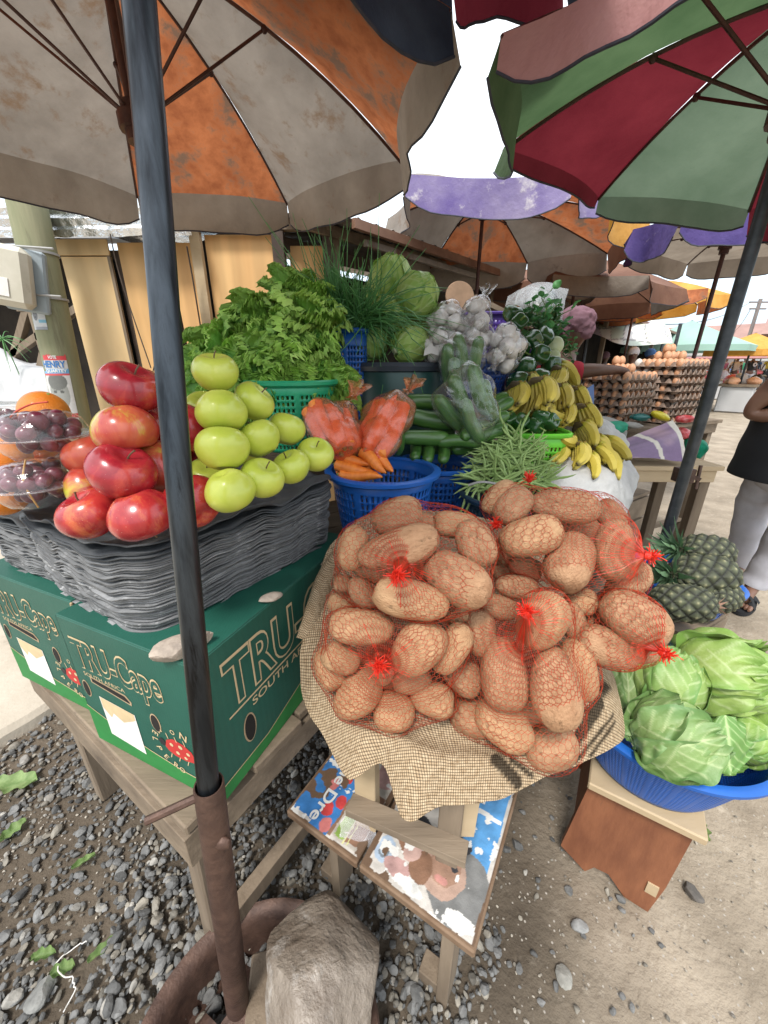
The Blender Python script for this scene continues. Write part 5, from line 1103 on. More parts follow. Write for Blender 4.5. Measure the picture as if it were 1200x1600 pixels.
# ---------------------------------------------------------------- pineapples
mat('pine', (1, 1, 1), (.8, .8, .8), 30, rough=.65, vcol=True, bump=.5, bsc=150)
mat('pine_leaf', (.10, .20, .10), (.17, .28, .15), 30, rough=.6, c3=(.4, .3, .22), c3p=.66)
mat('pine_pink', (.50, .28, .22), (.6, .42, .3), 30, rough=.6)
def pineapple_mesh(seed, crown=True):
    n, m = 150, 90; L, R = .085, .058; th = np.linspace(.02, PI - .02, m); ph = np.arange(n) * 2 * PI / n; T, P = np.meshgrid(th, ph, indexing='ij')
    z = np.cos(T); zz = np.arcsin(z) / (PI / 2); ns, nz_ = 8, 13
    a, b = (P / (2 * PI) * ns + zz * nz_ / 2 * .5 * 1.0), (P / (2 * PI) * ns - zz * nz_ / 2 * .5)
    fa, fb = np.abs((a % 1) - .5) * 2, np.abs((b % 1) - .5) * 2; e = np.maximum(fa, fb)
    bump = (1 - e ** 3); tip = np.exp(-((fa ** 2 + fb ** 2) / .05))
    r = R * np.sqrt(np.clip(1 - np.abs(z) ** 3.0, 0, 1)) * (.9 + .10 * bump + .05 * tip); D = np.stack([r * np.cos(P), r * np.sin(P), L * z * (1 + .03 * bump)], -1)
    k = bump[..., None]; C = A(.006, .007, .006) * (1 - k) + A(.075, .085, .045) * k; C = C * (1 - tip[..., None] * .8) + A(.34, .32, .18) * tip[..., None] * .8
    C = C * (1 + .25 * sn(D * 100, 1, seed)[..., None])
    root = MB().grid(D, cv=True, col=C).build('pineapple', M['pine'], loc=(0, 0, 0))
    g = np.random.default_rng(seed)
    if crown:
        mb = MB()
        for k in range(34):
            az = k * 2.4; tilt = .15 + 1.0 * (1 - k / 34); Lf = g.uniform(.05, .085); o = A(.012 * math.cos(az), .012 * math.sin(az), L * .95 + k * .0012); d = A(math.cos(az) * math.sin(tilt), math.sin(az) * math.sin(tilt), math.cos(tilt))
            s = np.linspace(0, 1, 7); c = o + np.outer(s * Lf, d) + np.outer(s ** 2 * .02, A(math.cos(az), math.sin(az), -.3)); sd_ = A(-math.sin(az), math.cos(az), 0); w_ = .008 * (1 - s ** 1.5) + .0004
            mb.grid(np.stack([c - sd_ * w_[:, None], c - d * .0 + np.outer(-.003 * (1 - s), d) , c + sd_ * w_[:, None]], 1))
        mb.build('crown', M['pine_leaf'], root)
    else:
        mb = MB()
        for k in range(9):
            az = k * .7; s = np.linspace(0, 1, 5); d = A(math.cos(az) * .8, math.sin(az) * .8, .6); c = A(0, 0, L * .93) + np.outer(s * g.uniform(.03, .05), d); sd_ = A(-math.sin(az), math.cos(az), 0); w_ = .007 * (1 - s)
            mb.grid(np.stack([c - sd_ * w_[:, None], c + sd_ * w_[:, None]], 1))
        mb.build('bracts', M['pine_pink'], root)
    return root
def orient(axis, roll=0): u, v, a = frame(axis); return np.stack([u, v, a], 1) @ rot((0, 0, 1), roll)
gP = 'pineapples in the small blue basket'
PB = A(.985, 1.12, .50)
basket('blue_basket', PB - A(.02, .02, .02), .138, .11, .10, 'pl_blue', 'small blue basket with big square holes, holding pineapples', rows=3, nc=30, band=.22, solid=30, rimr=.010, ex=3, hole=(.6, .7))
for px, py, d, ax, cr_, s, l in ((1103, 862, 1.26, (-1, .0, .1), True, 1.0, 'pineapple lying at the back, its crown towards the potatoes'), (1100, 899, 1.16, (-1, .0, .02), True, 1.12, 'large pineapple lying across the middle of the heap'),
                            (1066, 942, 1.07, (.9, -.35, .1), False, .92, 'pineapple in front with pink bracts at its cut end'), (1128, 933, 1.14, (.9, .5, -.1), False, .78, 'small dark pineapple tucked behind the front one')):
    k = 'pine%d' % cr_; o = get(k, lambda cr_=cr_: pineapple_mesh(3 + cr_, cr_)); put(o, W(px, py, d), orient(ax, px), s); tag(o, l, 'pineapple', gP)
def crate(name, c, sz, label, rz=0, mt='wood_grey_x', legs=False):
    root = thing(name, A(c[0], c[1], 0), label, 'crate' if not legs else 'table'); R = rot((0, 0, 1), rz); c = np.asarray(c, float)
    if legs:
        mb = MB(); k = max(2, int(sz[1] / .12))
        for j in range(k): mb.box(c + R @ A(0, (j + .5) / k * sz[1] - sz[1] / 2, -.012), (sz[0], sz[1] / k - .006, .022), R)
        mb.build('table_top', M[mt], root)
        for s in (-1, 1): MB().box(c + R @ A(0, s * (sz[1] / 2 - .03), -.055), (sz[0] - .04, .025, .06), R).build('apron', M[mt], root)
        for a in (-1, 1):
            for b in (-1, 1):
                p = c + R @ A(a * (sz[0] / 2 - .05), b * (sz[1] / 2 - .055), 0); MB().bar(p - A(0, 0, .025), A(p[0], p[1], 0), .05, .05, up=R[:, 0]).build('leg', M['wood_grey'], root)
        for b in (-1, 1): MB().bar(c + R @ A(-sz[0] / 2 + .05, b * (sz[1] / 2 - .055), 0) * A(1, 1, 0) - A(0, 0, c[2] * .8), c + R @ A(sz[0] / 2 - .05, b * (sz[1] / 2 - .055), 0) - A(0, 0, c[2] * .8), .04, .025).build('stretcher', M[mt], root)
    else:
        mb = MB(); n = max(2, int(sz[2] / .09))
        for j in range(n):
            z = (j + .5) / n * sz[2]
            for s in (-1, 1):
                mb.box(c + R @ A(0, s * (sz[1] / 2 - .008), z), (sz[0], .014, sz[2] / n - .012), R); mb.box(c + R @ A(s * (sz[0] / 2 - .008), 0, z), (.014, sz[1] - .034, sz[2] / n - .012), R)
        mb.build('slats', M[mt], root)
        po = MB()
        for a in (-1, 1):
            for b in (-1, 1): po.box(c + R @ A(a * (sz[0] / 2 - .034), b * (sz[1] / 2 - .034), sz[2] / 2), (.035, .035, sz[2]), R)
        po.build('posts', M['wood_grey'], root)
        t = MB()
        for j in range(3): t.box(c + R @ A(0, (j - 1) * sz[1] / 3, sz[2] + .008), (sz[0] + .01, sz[1] / 3 - .006, .014), R)
        t.build('top_boards', M[mt], root)
    return root
crate('wooden_crate', A(.955, 1.09, 0), (.25, .24, .455), 'slatted wooden crate under the pineapple basket', .5)
# ---------------------------------------------------------------- the stall behind: tables, baskets and produce
RD = nrm(A(.682, .731, 0))       # direction in which the row of stalls runs away
crate('stall_table', A(.14, 1.28, .72), (1.05, .62, 0), 'wooden stall table under the carrots, cucumbers and beans', .55, legs=True)
crate('stall_table', A(-.20, 1.56, .93), (.95, .5, 0), 'higher wooden stall table under the lettuce basket', .55, legs=True)
crate('stall_table', A(.42, 1.82, .86), (1.2, .5, 0), 'higher wooden stall table under the garlic and green peppers', .62, legs=True)
gB = 'plastic baskets of produce'
def pb(px, py, d, h): p = W(px, py, d); p[2] -= h; return p
basket('blue_basket', pb(598, 733, 1.02, .19), .135, .105, .19, 'pl_blue', 'bright blue round basket of carrots beside the tray stack', rows=7, nc=60, solid=8, hole=(.5, .8), rimr=.011)
basket('blue_basket', pb(684, 722, 1.24, .20), .125, .10, .20, 'pl_blue', 'blue round basket under the loose cucumbers', rows=8, nc=54, solid=9)
basket('green_basket', pb(455, 606, 1.12, .17), .125, .10, .19, 'pl_green', 'sea-green basket under the frilly lettuce', rows=9, nc=60, solid=12, rimr=.007)
basket('blue_crate', pb(541, 517, 1.36, .30), .075, .06, .30, 'pl_blue', 'tall square blue crate under the spring onions', rows=13, nc=48, ex=6, solid=12, rimr=.006, cat_='crate')
basket('dark_basket', pb(800, 770, 1.06, .14), .13, .10, .14, 'pl_dark', 'dark basket under the heap of green beans', rows=5, nc=54, rimr=.008)
basket('lime_basket', pb(836, 672, 1.32, .24), .095, .065, .24, 'pl_lime', 'lime green square basket of green peppers between beans and bananas', rows=9, nc=48, ex=4, solid=12, rimr=.006)
basket('blue_tub', pb(735, 562, 1.52, .14), .16, .13, .14, 'pl_dblue', 'deep blue basket under the bags of garlic', rows=6, nc=50)
basket('blue_basket', pb(795, 612, 1.56, .10), .12, .10, .10, 'pl_dblue', 'blue basket under the green peppers behind the bananas', rows=4, nc=50)
basket('purple_crate', pb(760, 492, 2.1, .20), .12, .10, .20, 'pl_purple', 'dark purple crate behind the bags of garlic', rows=7, nc=40, ex=6, cat_='crate')
mat('tub_green', (.02, .06, .055), (.03, .085, .075), 8, rough=.4, c3=(.08, .1, .09), c3p=.66); mat('tub_rim', (.05, .06, .075), rough=.4)
def tub():
    c = pb(628, 570, 1.42, .42); root = thing('green_tub', c, 'big dark green tub with a grey rim under the cabbages', 'tub')
    MB().lathe([(.13, 0), (.15, .01), (.175, .2), (.165, .36), (.16, .40)], c, n=40).build('body', M['tub_green'], root)
    MB().lathe([(.155, .395), (.172, .40), (.176, .415), (.168, .428), (.150, .425), (.148, .40)], c, n=40).build('rim', M['tub_rim'], root)
    MB().lathe([(.001, .385), (.155, .385)], c, n=40).build('lid', M['tub_green'], root)
tub()
gU = 'cabbages heaped on the green tub'
for i, (px, py, d, s, k, e, l) in enumerate([(610, 436, 1.46, .95, 4, (.4, .2, 0), 'topmost cabbage with a wilted cap leaf on the heap'), (652, 462, 1.36, .98, 5, (1.0, -.5, 1.5), 'big round striped cabbage at the garlic side of the heap'), (606, 495, 1.40, .86, 4, (.9, .1, 3), 'cabbage partly behind the onion leaves, middle of the heap'),
                                            (582, 532, 1.38, .80, 5, (.8, .4, 5), 'dark green cabbage low at the onion side of the heap'), (640, 538, 1.34, .80, 4, (1.2, .1, 2), 'cabbage low on the tub rim showing its leaf base'), (600, 455, 1.58, .95, 0, (.5, .2, 4), 'cabbage at the hidden back of the heap'), (655, 510, 1.52, .9, 5, (.5, .2, 1), 'cabbage in shade behind the round striped one'), (680, 503, 1.44, .62, 4, (1.3, -.2, .3), 'small pale yellow-green cabbage beside the garlic')]):
    cabbage(k, W(px, py, d), eul(*e), s * 1.02, l, gU)
mat('lettuce', (1, 1, 1), (.8, .8, .8), 30, rough=.55, vcol=True, trans=.22)
def lettuce_mesh(seed, n=26, L0=.15, dark=(.10, .30, .035), lite=(.42, .68, .12), frill=1.0):
    g = np.random.default_rng(seed); mb = MB()
    for k in range(n):
        az = k * 2.4 + g.random() * .4; tilt = .25 + 1.15 * (k / n); L = L0 * g.uniform(.8, 1.1); nv, nu = 24, 41
        v = np.linspace(0, 1, nv)[:, None]; u = np.linspace(-1, 1, nu)[None]; w_ = .055 * frill ** .3 * np.sin(PI * np.clip(v * .60 + .14, 0, 1)) ** .8 * (L / .15)
        out = L * v * (1 - .12 * u ** 2 * v); up_ = -.35 * L * v ** 2; ed = np.maximum(np.abs(u) ** 3 * np.ones_like(v), np.ones_like(u) * np.clip((v - .6) / .4, 0, 1) ** 1.5)
        ph = seed + k * 1.7; ruf = (np.sin(v * 26 + u * 9 + ph) * .6 + np.sin(v * 52 + ph * 2 + u * 30) * .55 + np.sin(u * 30 + ph) * .9 * np.clip(v - .3, 0, 1)) * ed * .017 * frill
        x = out; y = u * w_ + ruf * .2; z = up_ + ruf + .004 * np.sin(v * 12 + u * 6 + ph) + .012 * (1 - np.abs(u)) * v * 0 - .018 * (1 - u ** 2) * np.sin(v * PI)
        P = np.stack(np.broadcast_arrays(x, y, z), -1); P = P @ (eul(0, tilt - PI / 2 + .0, 0)).T; P = P @ eul(0, 0, az).T
        t = np.clip(ed + .25 * np.sin(v * 9 + ph) * np.ones_like(u), 0, 1)[..., None]; mid = np.exp(-(u / .06) ** 2)[..., None] * (1 - v[..., None])
        C = A(*dark) * (1 - t) + A(*lite) * t; C = C * g.uniform(.8, 1.2); C = C * (1 - mid * .7) + A(.38, .5, .22) * mid * .7
        mb.grid(P, col=C)
    return mb.build('lettuce', M['lettuce'], loc=(0, 0, 0))
LET = [lambda: lettuce_mesh(1), lambda: lettuce_mesh(2, 24, .145, (.16, .38, .05), (.50, .74, .16)), lambda: lettuce_mesh(3, 28, .12, (.09, .28, .035), (.36, .62, .10)), lambda: lettuce_mesh(4, 16, .15, (.16, .40, .06), (.38, .60, .12), .6)]
gL = 'lettuce heads heaped on the green basket'
LT = [(330, 560, 1.14, 3, 'smooth leafed lettuce at the pole side of the heap'), (312, 610, 1.08, 3, 'smooth leafed lettuce low behind the top green apple'), (345, 530, 1.22, 0, 'frilly lettuce at the upper pole side of the heap'), (395, 545, 1.12, 2, 'frilly lettuce in the middle left of the heap'), (385, 585, 1.05, 0, 'frilly lettuce in front above the green apples'),
      (440, 590, 1.04, 2, 'dark frilly lettuce in front over the green basket rim'), (430, 545, 1.10, 1, 'bright frilly lettuce in the heart of the heap'), (490, 585, 1.08, 2, 'frilly lettuce hanging towards the carrots'), (480, 540, 1.14, 0, 'frilly lettuce right of the heart of the heap'), (455, 500, 1.20, 3, 'broad leafed lettuce standing near the top of the heap'), (490, 495, 1.22, 1, 'bright frilly lettuce next to the blue crate'),
      (462, 455, 1.28, 3, 'topmost lettuce of the heap with a folded leaf'), (410, 500, 1.24, 0, 'frilly lettuce on the upper left slope of the heap'), (515, 610, 1.12, 1, 'frilly lettuce tip drooping beside the carrot bags'), (440, 560, 1.22, 0, 'lettuce at the hidden core of the heap'), (480, 470, 1.30, 0, 'lettuce at the back of the peak')]
for i, (px, py, d, k, l) in enumerate(LT):
    o = get('let%d' % k, LET[k]); p = W(px, py, d); out = nrm(p - W(430, 640, 1.25)); put(o, p - out * .05, orient(out + A(0, -.35, .35), i), rng.uniform(.78, .95)); tag(o, l, 'lettuce', gL)
# spring onions
mat('onion_leaf', (.05, .17, .05), (.11, .28, .08), 40, rough=.45)
def onion_bunch(c, seed, n, lean, label, L=.30):
    g = np.random.default_rng(seed); mb = MB()
    for k in range(int(n * 1.5)):
        o = c + g.normal(size=3) * A(.022, .022, .01); d = nrm(A(*lean) + g.normal(size=3) * .30); l = L * g.uniform(.6, 1.15); s = np.linspace(0, 1, 7)[:, None]
        bend = g.normal(size=3) * .07 + A(0, -.02, -.06) * g.uniform(.2, 2.2); P = o + d * s * l + bend * s ** 2.5; mb.tube(P, np.linspace(.0032, .0008, 7), 5, cap=False)
    return tag(mb.build('spring_onions', M['onion_leaf']), label, 'spring onions', 'bunches of spring onion leaves in the tall crate')
oc = W(545, 512, 1.36)
onion_bunch(oc + A(-.04, .02, -.03), 1, 110, (-.15, 0, 1), 'bunch of spring onion leaves standing at the lettuce side', .27)
onion_bunch(oc + A(.01, -.01, -.03), 2, 100, (.05, -.1, .9), 'dense bunch of spring onion leaves in the middle of the crate', .22)
onion_bunch(oc + A(.03, .0, -.01), 3, 60, (.42, -.1, .8), 'bunch of spring onion leaves leaning over the cabbages', .20)
onion_bunch(oc + A(.05, -.03, .02), 4, 40, (.6, -.45, .1), 'thin onion leaves drooping over the blue crate and tub', .26)
mb = MB(); big = cat([[W(500, 500, 1.36), W(512, 480, 1.37), W(528, 500, 1.36)], [W(502, 460, 1.38), W(515, 450, 1.38), W(535, 465, 1.38)], [W(515, 425, 1.40), W(520, 418, 1.40), W(532, 432, 1.40)]], 16, 12); mb.grid(big, col=np.ones((16, 12, 3)) * A(.06, .2, .05)); tag(mb.build('broad_leaf', M['lettuce']), 'broad dark leaf standing among the spring onions', 'leaf')
# carrots in film bags and loose
mat('carrot', (.70, .17, .02), (.80, .24, .03), 20, rough=.45, bump=.3, bsc=120, stretch=(1, 1, 4), c3=(.55, .12, .02), c3p=.62)
mat('carrot_top', (.16, .25, .05), (.25, .32, .08), 30)
def carrot_mesh():
    z = np.linspace(0, 1, 22); r = .0165 * (1 - z ** 2.2) ** .6 * (1 + .03 * np.sin(z * 60)) ; r[0] = .009; r[-1] = .0015
    root = MB().tube(np.stack([.004 * np.sin(z * 4), .003 * np.sin(z * 6), -.15 * z], -1), r, 14).build('carrot', M['carrot'], loc=(0, 0, 0))
    MB().tube([(0, 0, -.002), (.001, 0, .008)], [.005, .004], 8).build('stalk', M['carrot_top'], root); return root
def carrot(p, q, s, label, grp): o = get('carrot', carrot_mesh); p, q = np.asarray(p), np.asarray(q); ax = p - q; k = np.linalg.norm(ax) / .15; put(o, p, orient(ax, rng.uniform(0, 6)), A(s, s, k)); return tag(o, label, 'carrot', grp)
gC = 'carrots in and under the film bags'
LC = [((565, 705), (603, 738), .96), ((520, 705), (578, 728), .98), ((590, 705), (612, 738), .97), ((525, 725), (590, 741), .97), ((530, 742), (598, 746), .96), ((600, 712), (570, 735), .99), ((548, 718), (525, 738), 1.0), ((575, 720), (530, 730), 1.02)]
for i, (a, b, d) in enumerate(LC): carrot(W(a[0], a[1], d + .02), W(b[0], b[1], d - .01), 1.0, ['loose carrot slanting down to the right, its tip at the basket rim', 'loose carrot lying along the tray side of the basket', 'loose carrot under the right hand carrot bag', 'loose carrot low at the tray side', 'lowest loose carrot on the rim of the basket', 'loose carrot crossing under the bags', 'short loose carrot near the trays', 'loose carrot deep in the basket'][i], gC)
film('bagfilm', (1, .50, .26), .14, .16, 1.5, .3, 60, 2.0); film('clearbag', (.99, .99, .99), .12, .03, 1.5, .3, 45, 1.8); film('milky', (.55, .57, .57), .25, .30, 1.5, .5, 30, 1.5); mat('bag_print', (.02, .02, .02))
def bag_from(E_, knot, label, mt, seed, name='plastic_bag', cat_='plastic bag', grp=None, print_=None, tail=.05, pad=.003, wr=.012):
    cs = np.array([e[0] for e in E_]); O = cs.mean(0); K = np.asarray(knot); a = nrm(K - O); u, v, a = frame(a); nth, nph = 40, 60
    th = np.linspace(.06, PI - .03, nth); ph = np.arange(nph) * 2 * PI / nph; T, P = np.meshgrid(th, ph, indexing='ij')
    D = np.multiply.outer(np.sin(T) * np.cos(P), u) + np.multiply.outer(np.sin(T) * np.sin(P), v) + np.multiply.outer(np.cos(T), a)
    r = exitdist(O, D, E_); bad = r < 0; r[bad] = np.median(r[~bad]) * .7; base = r.copy()
    for k in range(14):
        m_ = r.copy()
        for s in (-1, 1): m_ = np.maximum(m_, np.roll(r, s, 1) * .965)
        m_[1:] = np.maximum(m_[1:], r[:-1] * .965); m_[:-1] = np.maximum(m_[:-1], r[1:] * .965); r = np.maximum(base, m_ * .7 + r * .3)
    kd = np.linalg.norm(K - O); f = np.clip((.75 - T) / .6, 0, 1) ** 1.3; r = r * (1 - f) + f * np.minimum(np.maximum(r, kd * .8), kd / np.maximum(np.cos(T), .6)); r = r + pad + wr * .25 * (sn(D * 9, 1, seed) + .8) * np.clip(T, 0, 1)
    S = O + D * r[..., None]; root = thing(name, K, label, cat_, grp); MB().grid(S, cv=True).build('film', M[mt], root)
    # tied neck and flared top
    g = np.random.default_rng(seed); nn = 24; s = np.linspace(0, 1, 9); t = np.arange(nn) * 2 * PI / nn; R_k = np.interp(s, [0, .15, .4, 1], [.016, .006, .014, .03])
    Q = np.array([K + a * tail * x + rr * (1 + .45 * np.sin(t * 5 + seed + x * 3))[:, None] * (np.outer(np.cos(t), u) + np.outer(np.sin(t), v) * .5) for x, rr in zip(s, R_k)]); MB().grid(Q, cv=True).build('tied_top', M[mt], root)
    return root
def carrot_bag(c0, c1, wd, n, seed, label, where_, knot):
    g = np.random.default_rng(seed); c0, c1 = np.asarray(c0), np.asarray(c1); ax = c1 - c0; E_ = []; u, v, a = frame(ax)
    for k in range(n):
        t = k / n * 2 * PI * 2.4; rr = wd * (.25 + .75 * ((k % 3) / 2)); off = rr * (math.cos(t) * u + math.sin(t) * v * .75); p, q = c0 + off + ax * g.uniform(-.05, .05), c1 + off * .8
        if k % 2: p, q = q, p
        carrot(p, q, 1.12, 'carrot in ' + where_.replace('left hand ', '').replace('right hand ', 'right '), gC)
        E_.append(((p + q) / 2, np.stack(frame(p - q), 1), A(.020, .020, np.linalg.norm(p - q) * .54)))
    return bag_from(E_, knot, label, 'bagfilm', seed, grp='film bags of carrots')
cb = carrot_bag(W(508, 640, 1.0), W(538, 706, .96), .052, 13, 1, 'tied film bag of carrots with black lettering, at the tray side', 'the film bag with black lettering', W(550, 622, 1.02))
cb2 = carrot_bag(W(618, 632, 1.06), W(572, 712, .99), .046, 12, 3, 'tied film bag of carrots beside the loose cucumber', 'the right hand film bag', W(636, 612, 1.08))
mb = MB(); o0 = W(487, 690, .955); write(mb, 'CARROT', o0, W(500, 640, .985) - o0, W(478, 682, .96) - o0, .026, 0, .10, .03, .001); write(mb, 'CARROTS', W(505, 632, .985), W(560, 640, .98) - W(505, 632, .985), A(0, 0, 1), .012, 0, .09, .03, .001); mb.build('lettering', M['bag_print'], cb, smooth=False)
# cucumbers
mat('cuke', (.035, .11, .022), (.085, .20, .04), 10, rough=.35, coat=.2, stretch=(8, 8, .5), c3=(.22, .33, .08), c3p=.62, c3s=5, dots=(160, .05, (.2, .3, .1)))
def cuke_mesh():
    z = np.linspace(-1, 1, 26); r = .0245 * np.clip(1 - np.abs(z) ** 5.5, 0, 1) ** .45 * (1 + .04 * np.sin(z * 3)); r[0] = r[-1] = .002
    root = MB().tube(np.stack([.012 * z ** 2, 0 * z, .085 * z], -1), r, 18).build('cucumber', M['cuke'], loc=(0, 0, 0)); MB().ell((.012, 0, .085), (.006, .006, .003), nu=10, nv=6).build('tip', M['carrot_top'], root); return root
def cuke(p, ax, s, label, grp='cucumbers heaped over the blue basket'): o = get('cuke', cuke_mesh); put(o, p, orient(ax, rng.uniform(0, 6)), s); return tag(o, label, 'cucumber', grp)
CK = [((668, 628), 1.22, (1, .1, -.08), 1.0, 'long cucumber lying on top at the carrot side'), ((677, 657), 1.18, (1, .0, -.12), 1.1, 'long pale streaked cucumber, second from the top'), ((662, 684), 1.15, (1, .1, -.05), .95, 'dark cucumber third from the top'), ((717, 688), 1.14, (1, -.1, .02), .8, 'dark cucumber above the basket rim pointing at the beans'), ((622, 680), 1.10, (.05, .3, -1), .78, 'dark cucumber standing upright beside the carrots'),
      ((650, 706), 1.16, (.1, 1, .2), .7, 'pale green cucumber end facing out near the carrots'), ((670, 706), 1.16, (.1, 1, .2), .75, 'cucumber end facing out, middle of the bottom row'), ((694, 707), 1.16, (.1, 1, .2), .75, 'cucumber end facing out, right in the bottom row'), ((702, 640), 1.2, (.3, 1, .2), .85, 'cucumber end facing out under the film bag'), ((735, 668), 1.16, (.4, .9, .2), .85, 'rounded cucumber end low under the film bag'),
      ((760, 680), 1.14, (.9, .1, .3), .8, 'yellow-green cucumber next to the beans'), ((765, 660), 1.2, (.9, .3, .3), .8, 'dark cucumber right of the film bag'), ((775, 640), 1.25, (.9, .3, .6), .8, 'dark cucumber end behind the beans, upper'), ((772, 628), 1.3, (.9, .5, .3), .8, 'dark cucumber highest beside the bananas'), ((700, 675), 1.25, (1, .5, 0), .9, 'cucumber deep in the heap'), ((680, 700), 1.28, (1, .2, 0), .9, 'cucumber lying hidden at the bottom of the heap'), ((740, 700), 1.2, (1, .2, 0), .9, 'cucumber in the shade above the beans')]
for (a, b), d, ax, s, l in CK: cuke(W(a, b, d), ax, s, l)
def cuke_bag(pts, knot, label, wh, seed):
    E_ = []
    for px, py, d, ax, s in pts:
        p = W(px, py, d); cuke(p, ax, s, 'cucumber inside ' + wh, 'cucumbers in the clear film bags'); E_.append((p, orient(ax), A(.027, .027, .092) * s))
    bag_from(E_, knot, label, 'clearbag', seed, grp='clear film bags of cucumbers', tail=.07, wr=.02)
cuke_bag([(720, 625, 1.14, (.4, .2, -1), .95), (748, 612, 1.12, (.45, .1, -1), .95), (705, 650, 1.13, (.7, .2, -.7), .9), (735, 660, 1.10, (.5, .2, -1), .85), (762, 628, 1.14, (.4, .3, -1), .8)], W(768, 578, 1.12), 'clear film bag of cucumbers in front, tied with a ruffled neck', 'the front clear film bag', 5)
cuke_bag([(700, 575, 1.26, (.2, .2, -1), .9), (722, 560, 1.26, (.25, .2, -1), .9), (742, 562, 1.25, (-.1, .2, -1), .85), (712, 595, 1.24, (.3, .2, -1), .85)], W(733, 535, 1.24), 'clear film bag of cucumbers behind, leaning on the garlic', 'the rear clear film bag', 8)
# garlic
mat('garlic', (.68, .64, .60), (.76, .73, .70), 16, rough=.5, stretch=(3, 3, .6), c3=(.46, .33, .34), c3p=.6, c3s=10, bump=.15)
def garlic_mesh():
    th = np.linspace(0, PI, 20); ph = np.arange(30) * 2 * PI / 30; T, P = np.meshgrid(th, ph, indexing='ij'); r = np.sin(T) * (1 + .10 * np.abs(np.cos(P * 4))) * (1 - .15 * np.cos(T)); z = np.cos(T) * .82 + .5 * np.exp(-(T / .3) ** 2); k = np.where(T < .25, .45, 1)
    return MB().grid(np.stack([r * np.cos(P) * k, r * np.sin(P) * k, z], -1) * .026, cv=True).build('garlic', M['garlic'], loc=(0, 0, 0))
def garlic_bag(cx, cy, d, rx, ry, n, seed, label, knot, wh):
    g = np.random.default_rng(seed); E_ = []; P = []; c = W(cx, cy, d)
    for t in range(4000):
        if len(P) >= n: break
        q = g.uniform(-1, 1, 3)
        if np.linalg.norm(q) > 1: continue
        q = c + q * A(rx, .07, ry)
        if any(np.linalg.norm(q - o) < .041 for o in P): continue
        P.append(q); o = get('garlic', garlic_mesh); Rm = eul(*g.uniform(-1.2, 1.2, 3)); put(o, q, Rm, g.uniform(.85, 1.05)); tag(o, 'white garlic bulb in ' + wh, 'garlic', 'garlic bulbs in clear net bags'); E_.append((q, Rm, A(.027, .027, .027)))
    bag_from(E_, knot, label, 'clearbag', seed, grp='clear bags of garlic', tail=.05, wr=.014)
garlic_bag(697, 505, 1.38, .055, .06, 14, 1, 'clear bag of garlic highest at the cabbage side', W(722, 488, 1.38), 'the bag at the cabbage side')
garlic_bag(746, 497, 1.40, .035, .055, 9, 2, 'narrow clear bag of garlic with a white knotted top', W(755, 468, 1.40), 'the narrow knotted bag')
garlic_bag(692, 545, 1.33, .06, .045, 12, 3, 'clear bag of garlic low beside the tub, with a paper tag', W(715, 530, 1.32), 'the low bag beside the tub')
garlic_bag(738, 525, 1.40, .07, .045, 14, 4, 'clear bag of garlic in the middle behind the cucumber bag', W(733, 510, 1.34), 'the middle bag behind the cucumbers')
garlic_bag(788, 545, 1.36, .055, .06, 16, 5, 'clear bag of garlic at the green pepper side', W(770, 530, 1.36), 'the bag at the green pepper side')
tg = MB(); o0 = W(662, 556, 1.24); tg.grid(np.array([[W(664, 545, 1.25), W(674, 537, 1.26), W(685, 548, 1.25)], [W(662, 556, 1.24), W(674, 552, 1.24), W(686, 556, 1.24)]])); tag(tg.build('paper_tag', M['ink_paper']), 'small paper tag on the low garlic bag beside the tub', 'tag')
# bell peppers
mat('pepper', (.015, .065, .018), (.03, .10, .025), 12, rough=.2, coat=.5, c3=(.05, .16, .04), c3p=.62)
def pepper_mesh():
    th = np.linspace(0, PI, 24); ph = np.arange(36) * 2 * PI / 36; T, P = np.meshgrid(th, ph, indexing='ij'); lob = 1 + .10 * np.cos(4 * P) * np.sin(T) ** .5; r = np.sin(T) ** .65 * lob * (1 + .15 * np.cos(T)); z = np.cos(T) * 1.15 - .30 * np.exp(-(T / .4) ** 2) + .18 * np.exp(-((PI - T) / .4) ** 2)
    root = MB().grid(np.stack([r * np.cos(P), r * np.sin(P), z], -1) * .036, cv=True).build('green_pepper', M['pepper'], loc=(0, 0, 0)); MB().tube(curve([(0, 0, .03), (.002, 0, .042), (.008, .003, .055)], 7), [.005, .004, .0035, .0035, .0035, .004, .005], 8).build('stem', M['carrot_top'], root); return root
PP = [(810, 505, 1.62, 'topmost green pepper by the leafy greens'), (800, 490, 1.7, 'green pepper at the upper back'), (832, 530, 1.58, 'shiny green pepper in the middle of the pepper heap'), (842, 555, 1.54, 'green pepper beside the garden eggs'), (812, 545, 1.55, 'green pepper behind the garlic'), (822, 575, 1.48, 'big green pepper low in the heap at the garlic side'), (845, 590, 1.46, 'green pepper low in the heap at the banana side'), (808, 598, 1.44, 'green pepper at the rim of the blue basket'), (830, 610, 1.45, 'green pepper behind the bananas'), (850, 525, 1.62, 'green pepper under the spinach leaves'), (860, 570, 1.56, 'green pepper next to the vendor'), (800, 565, 1.6, 'shaded green pepper at the foot of the garlic bag'), (790, 520, 1.7, 'dark green pepper behind the garlic bag')]
for i, (px, py, d, l) in enumerate(PP): o = get('pepper', pepper_mesh); put(o, W(px, py, d), eul(1.2 + i, i * .7, i), .95 + .1 * (i % 2)); tag(o, l, 'bell pepper', 'green peppers heaped behind the bananas')
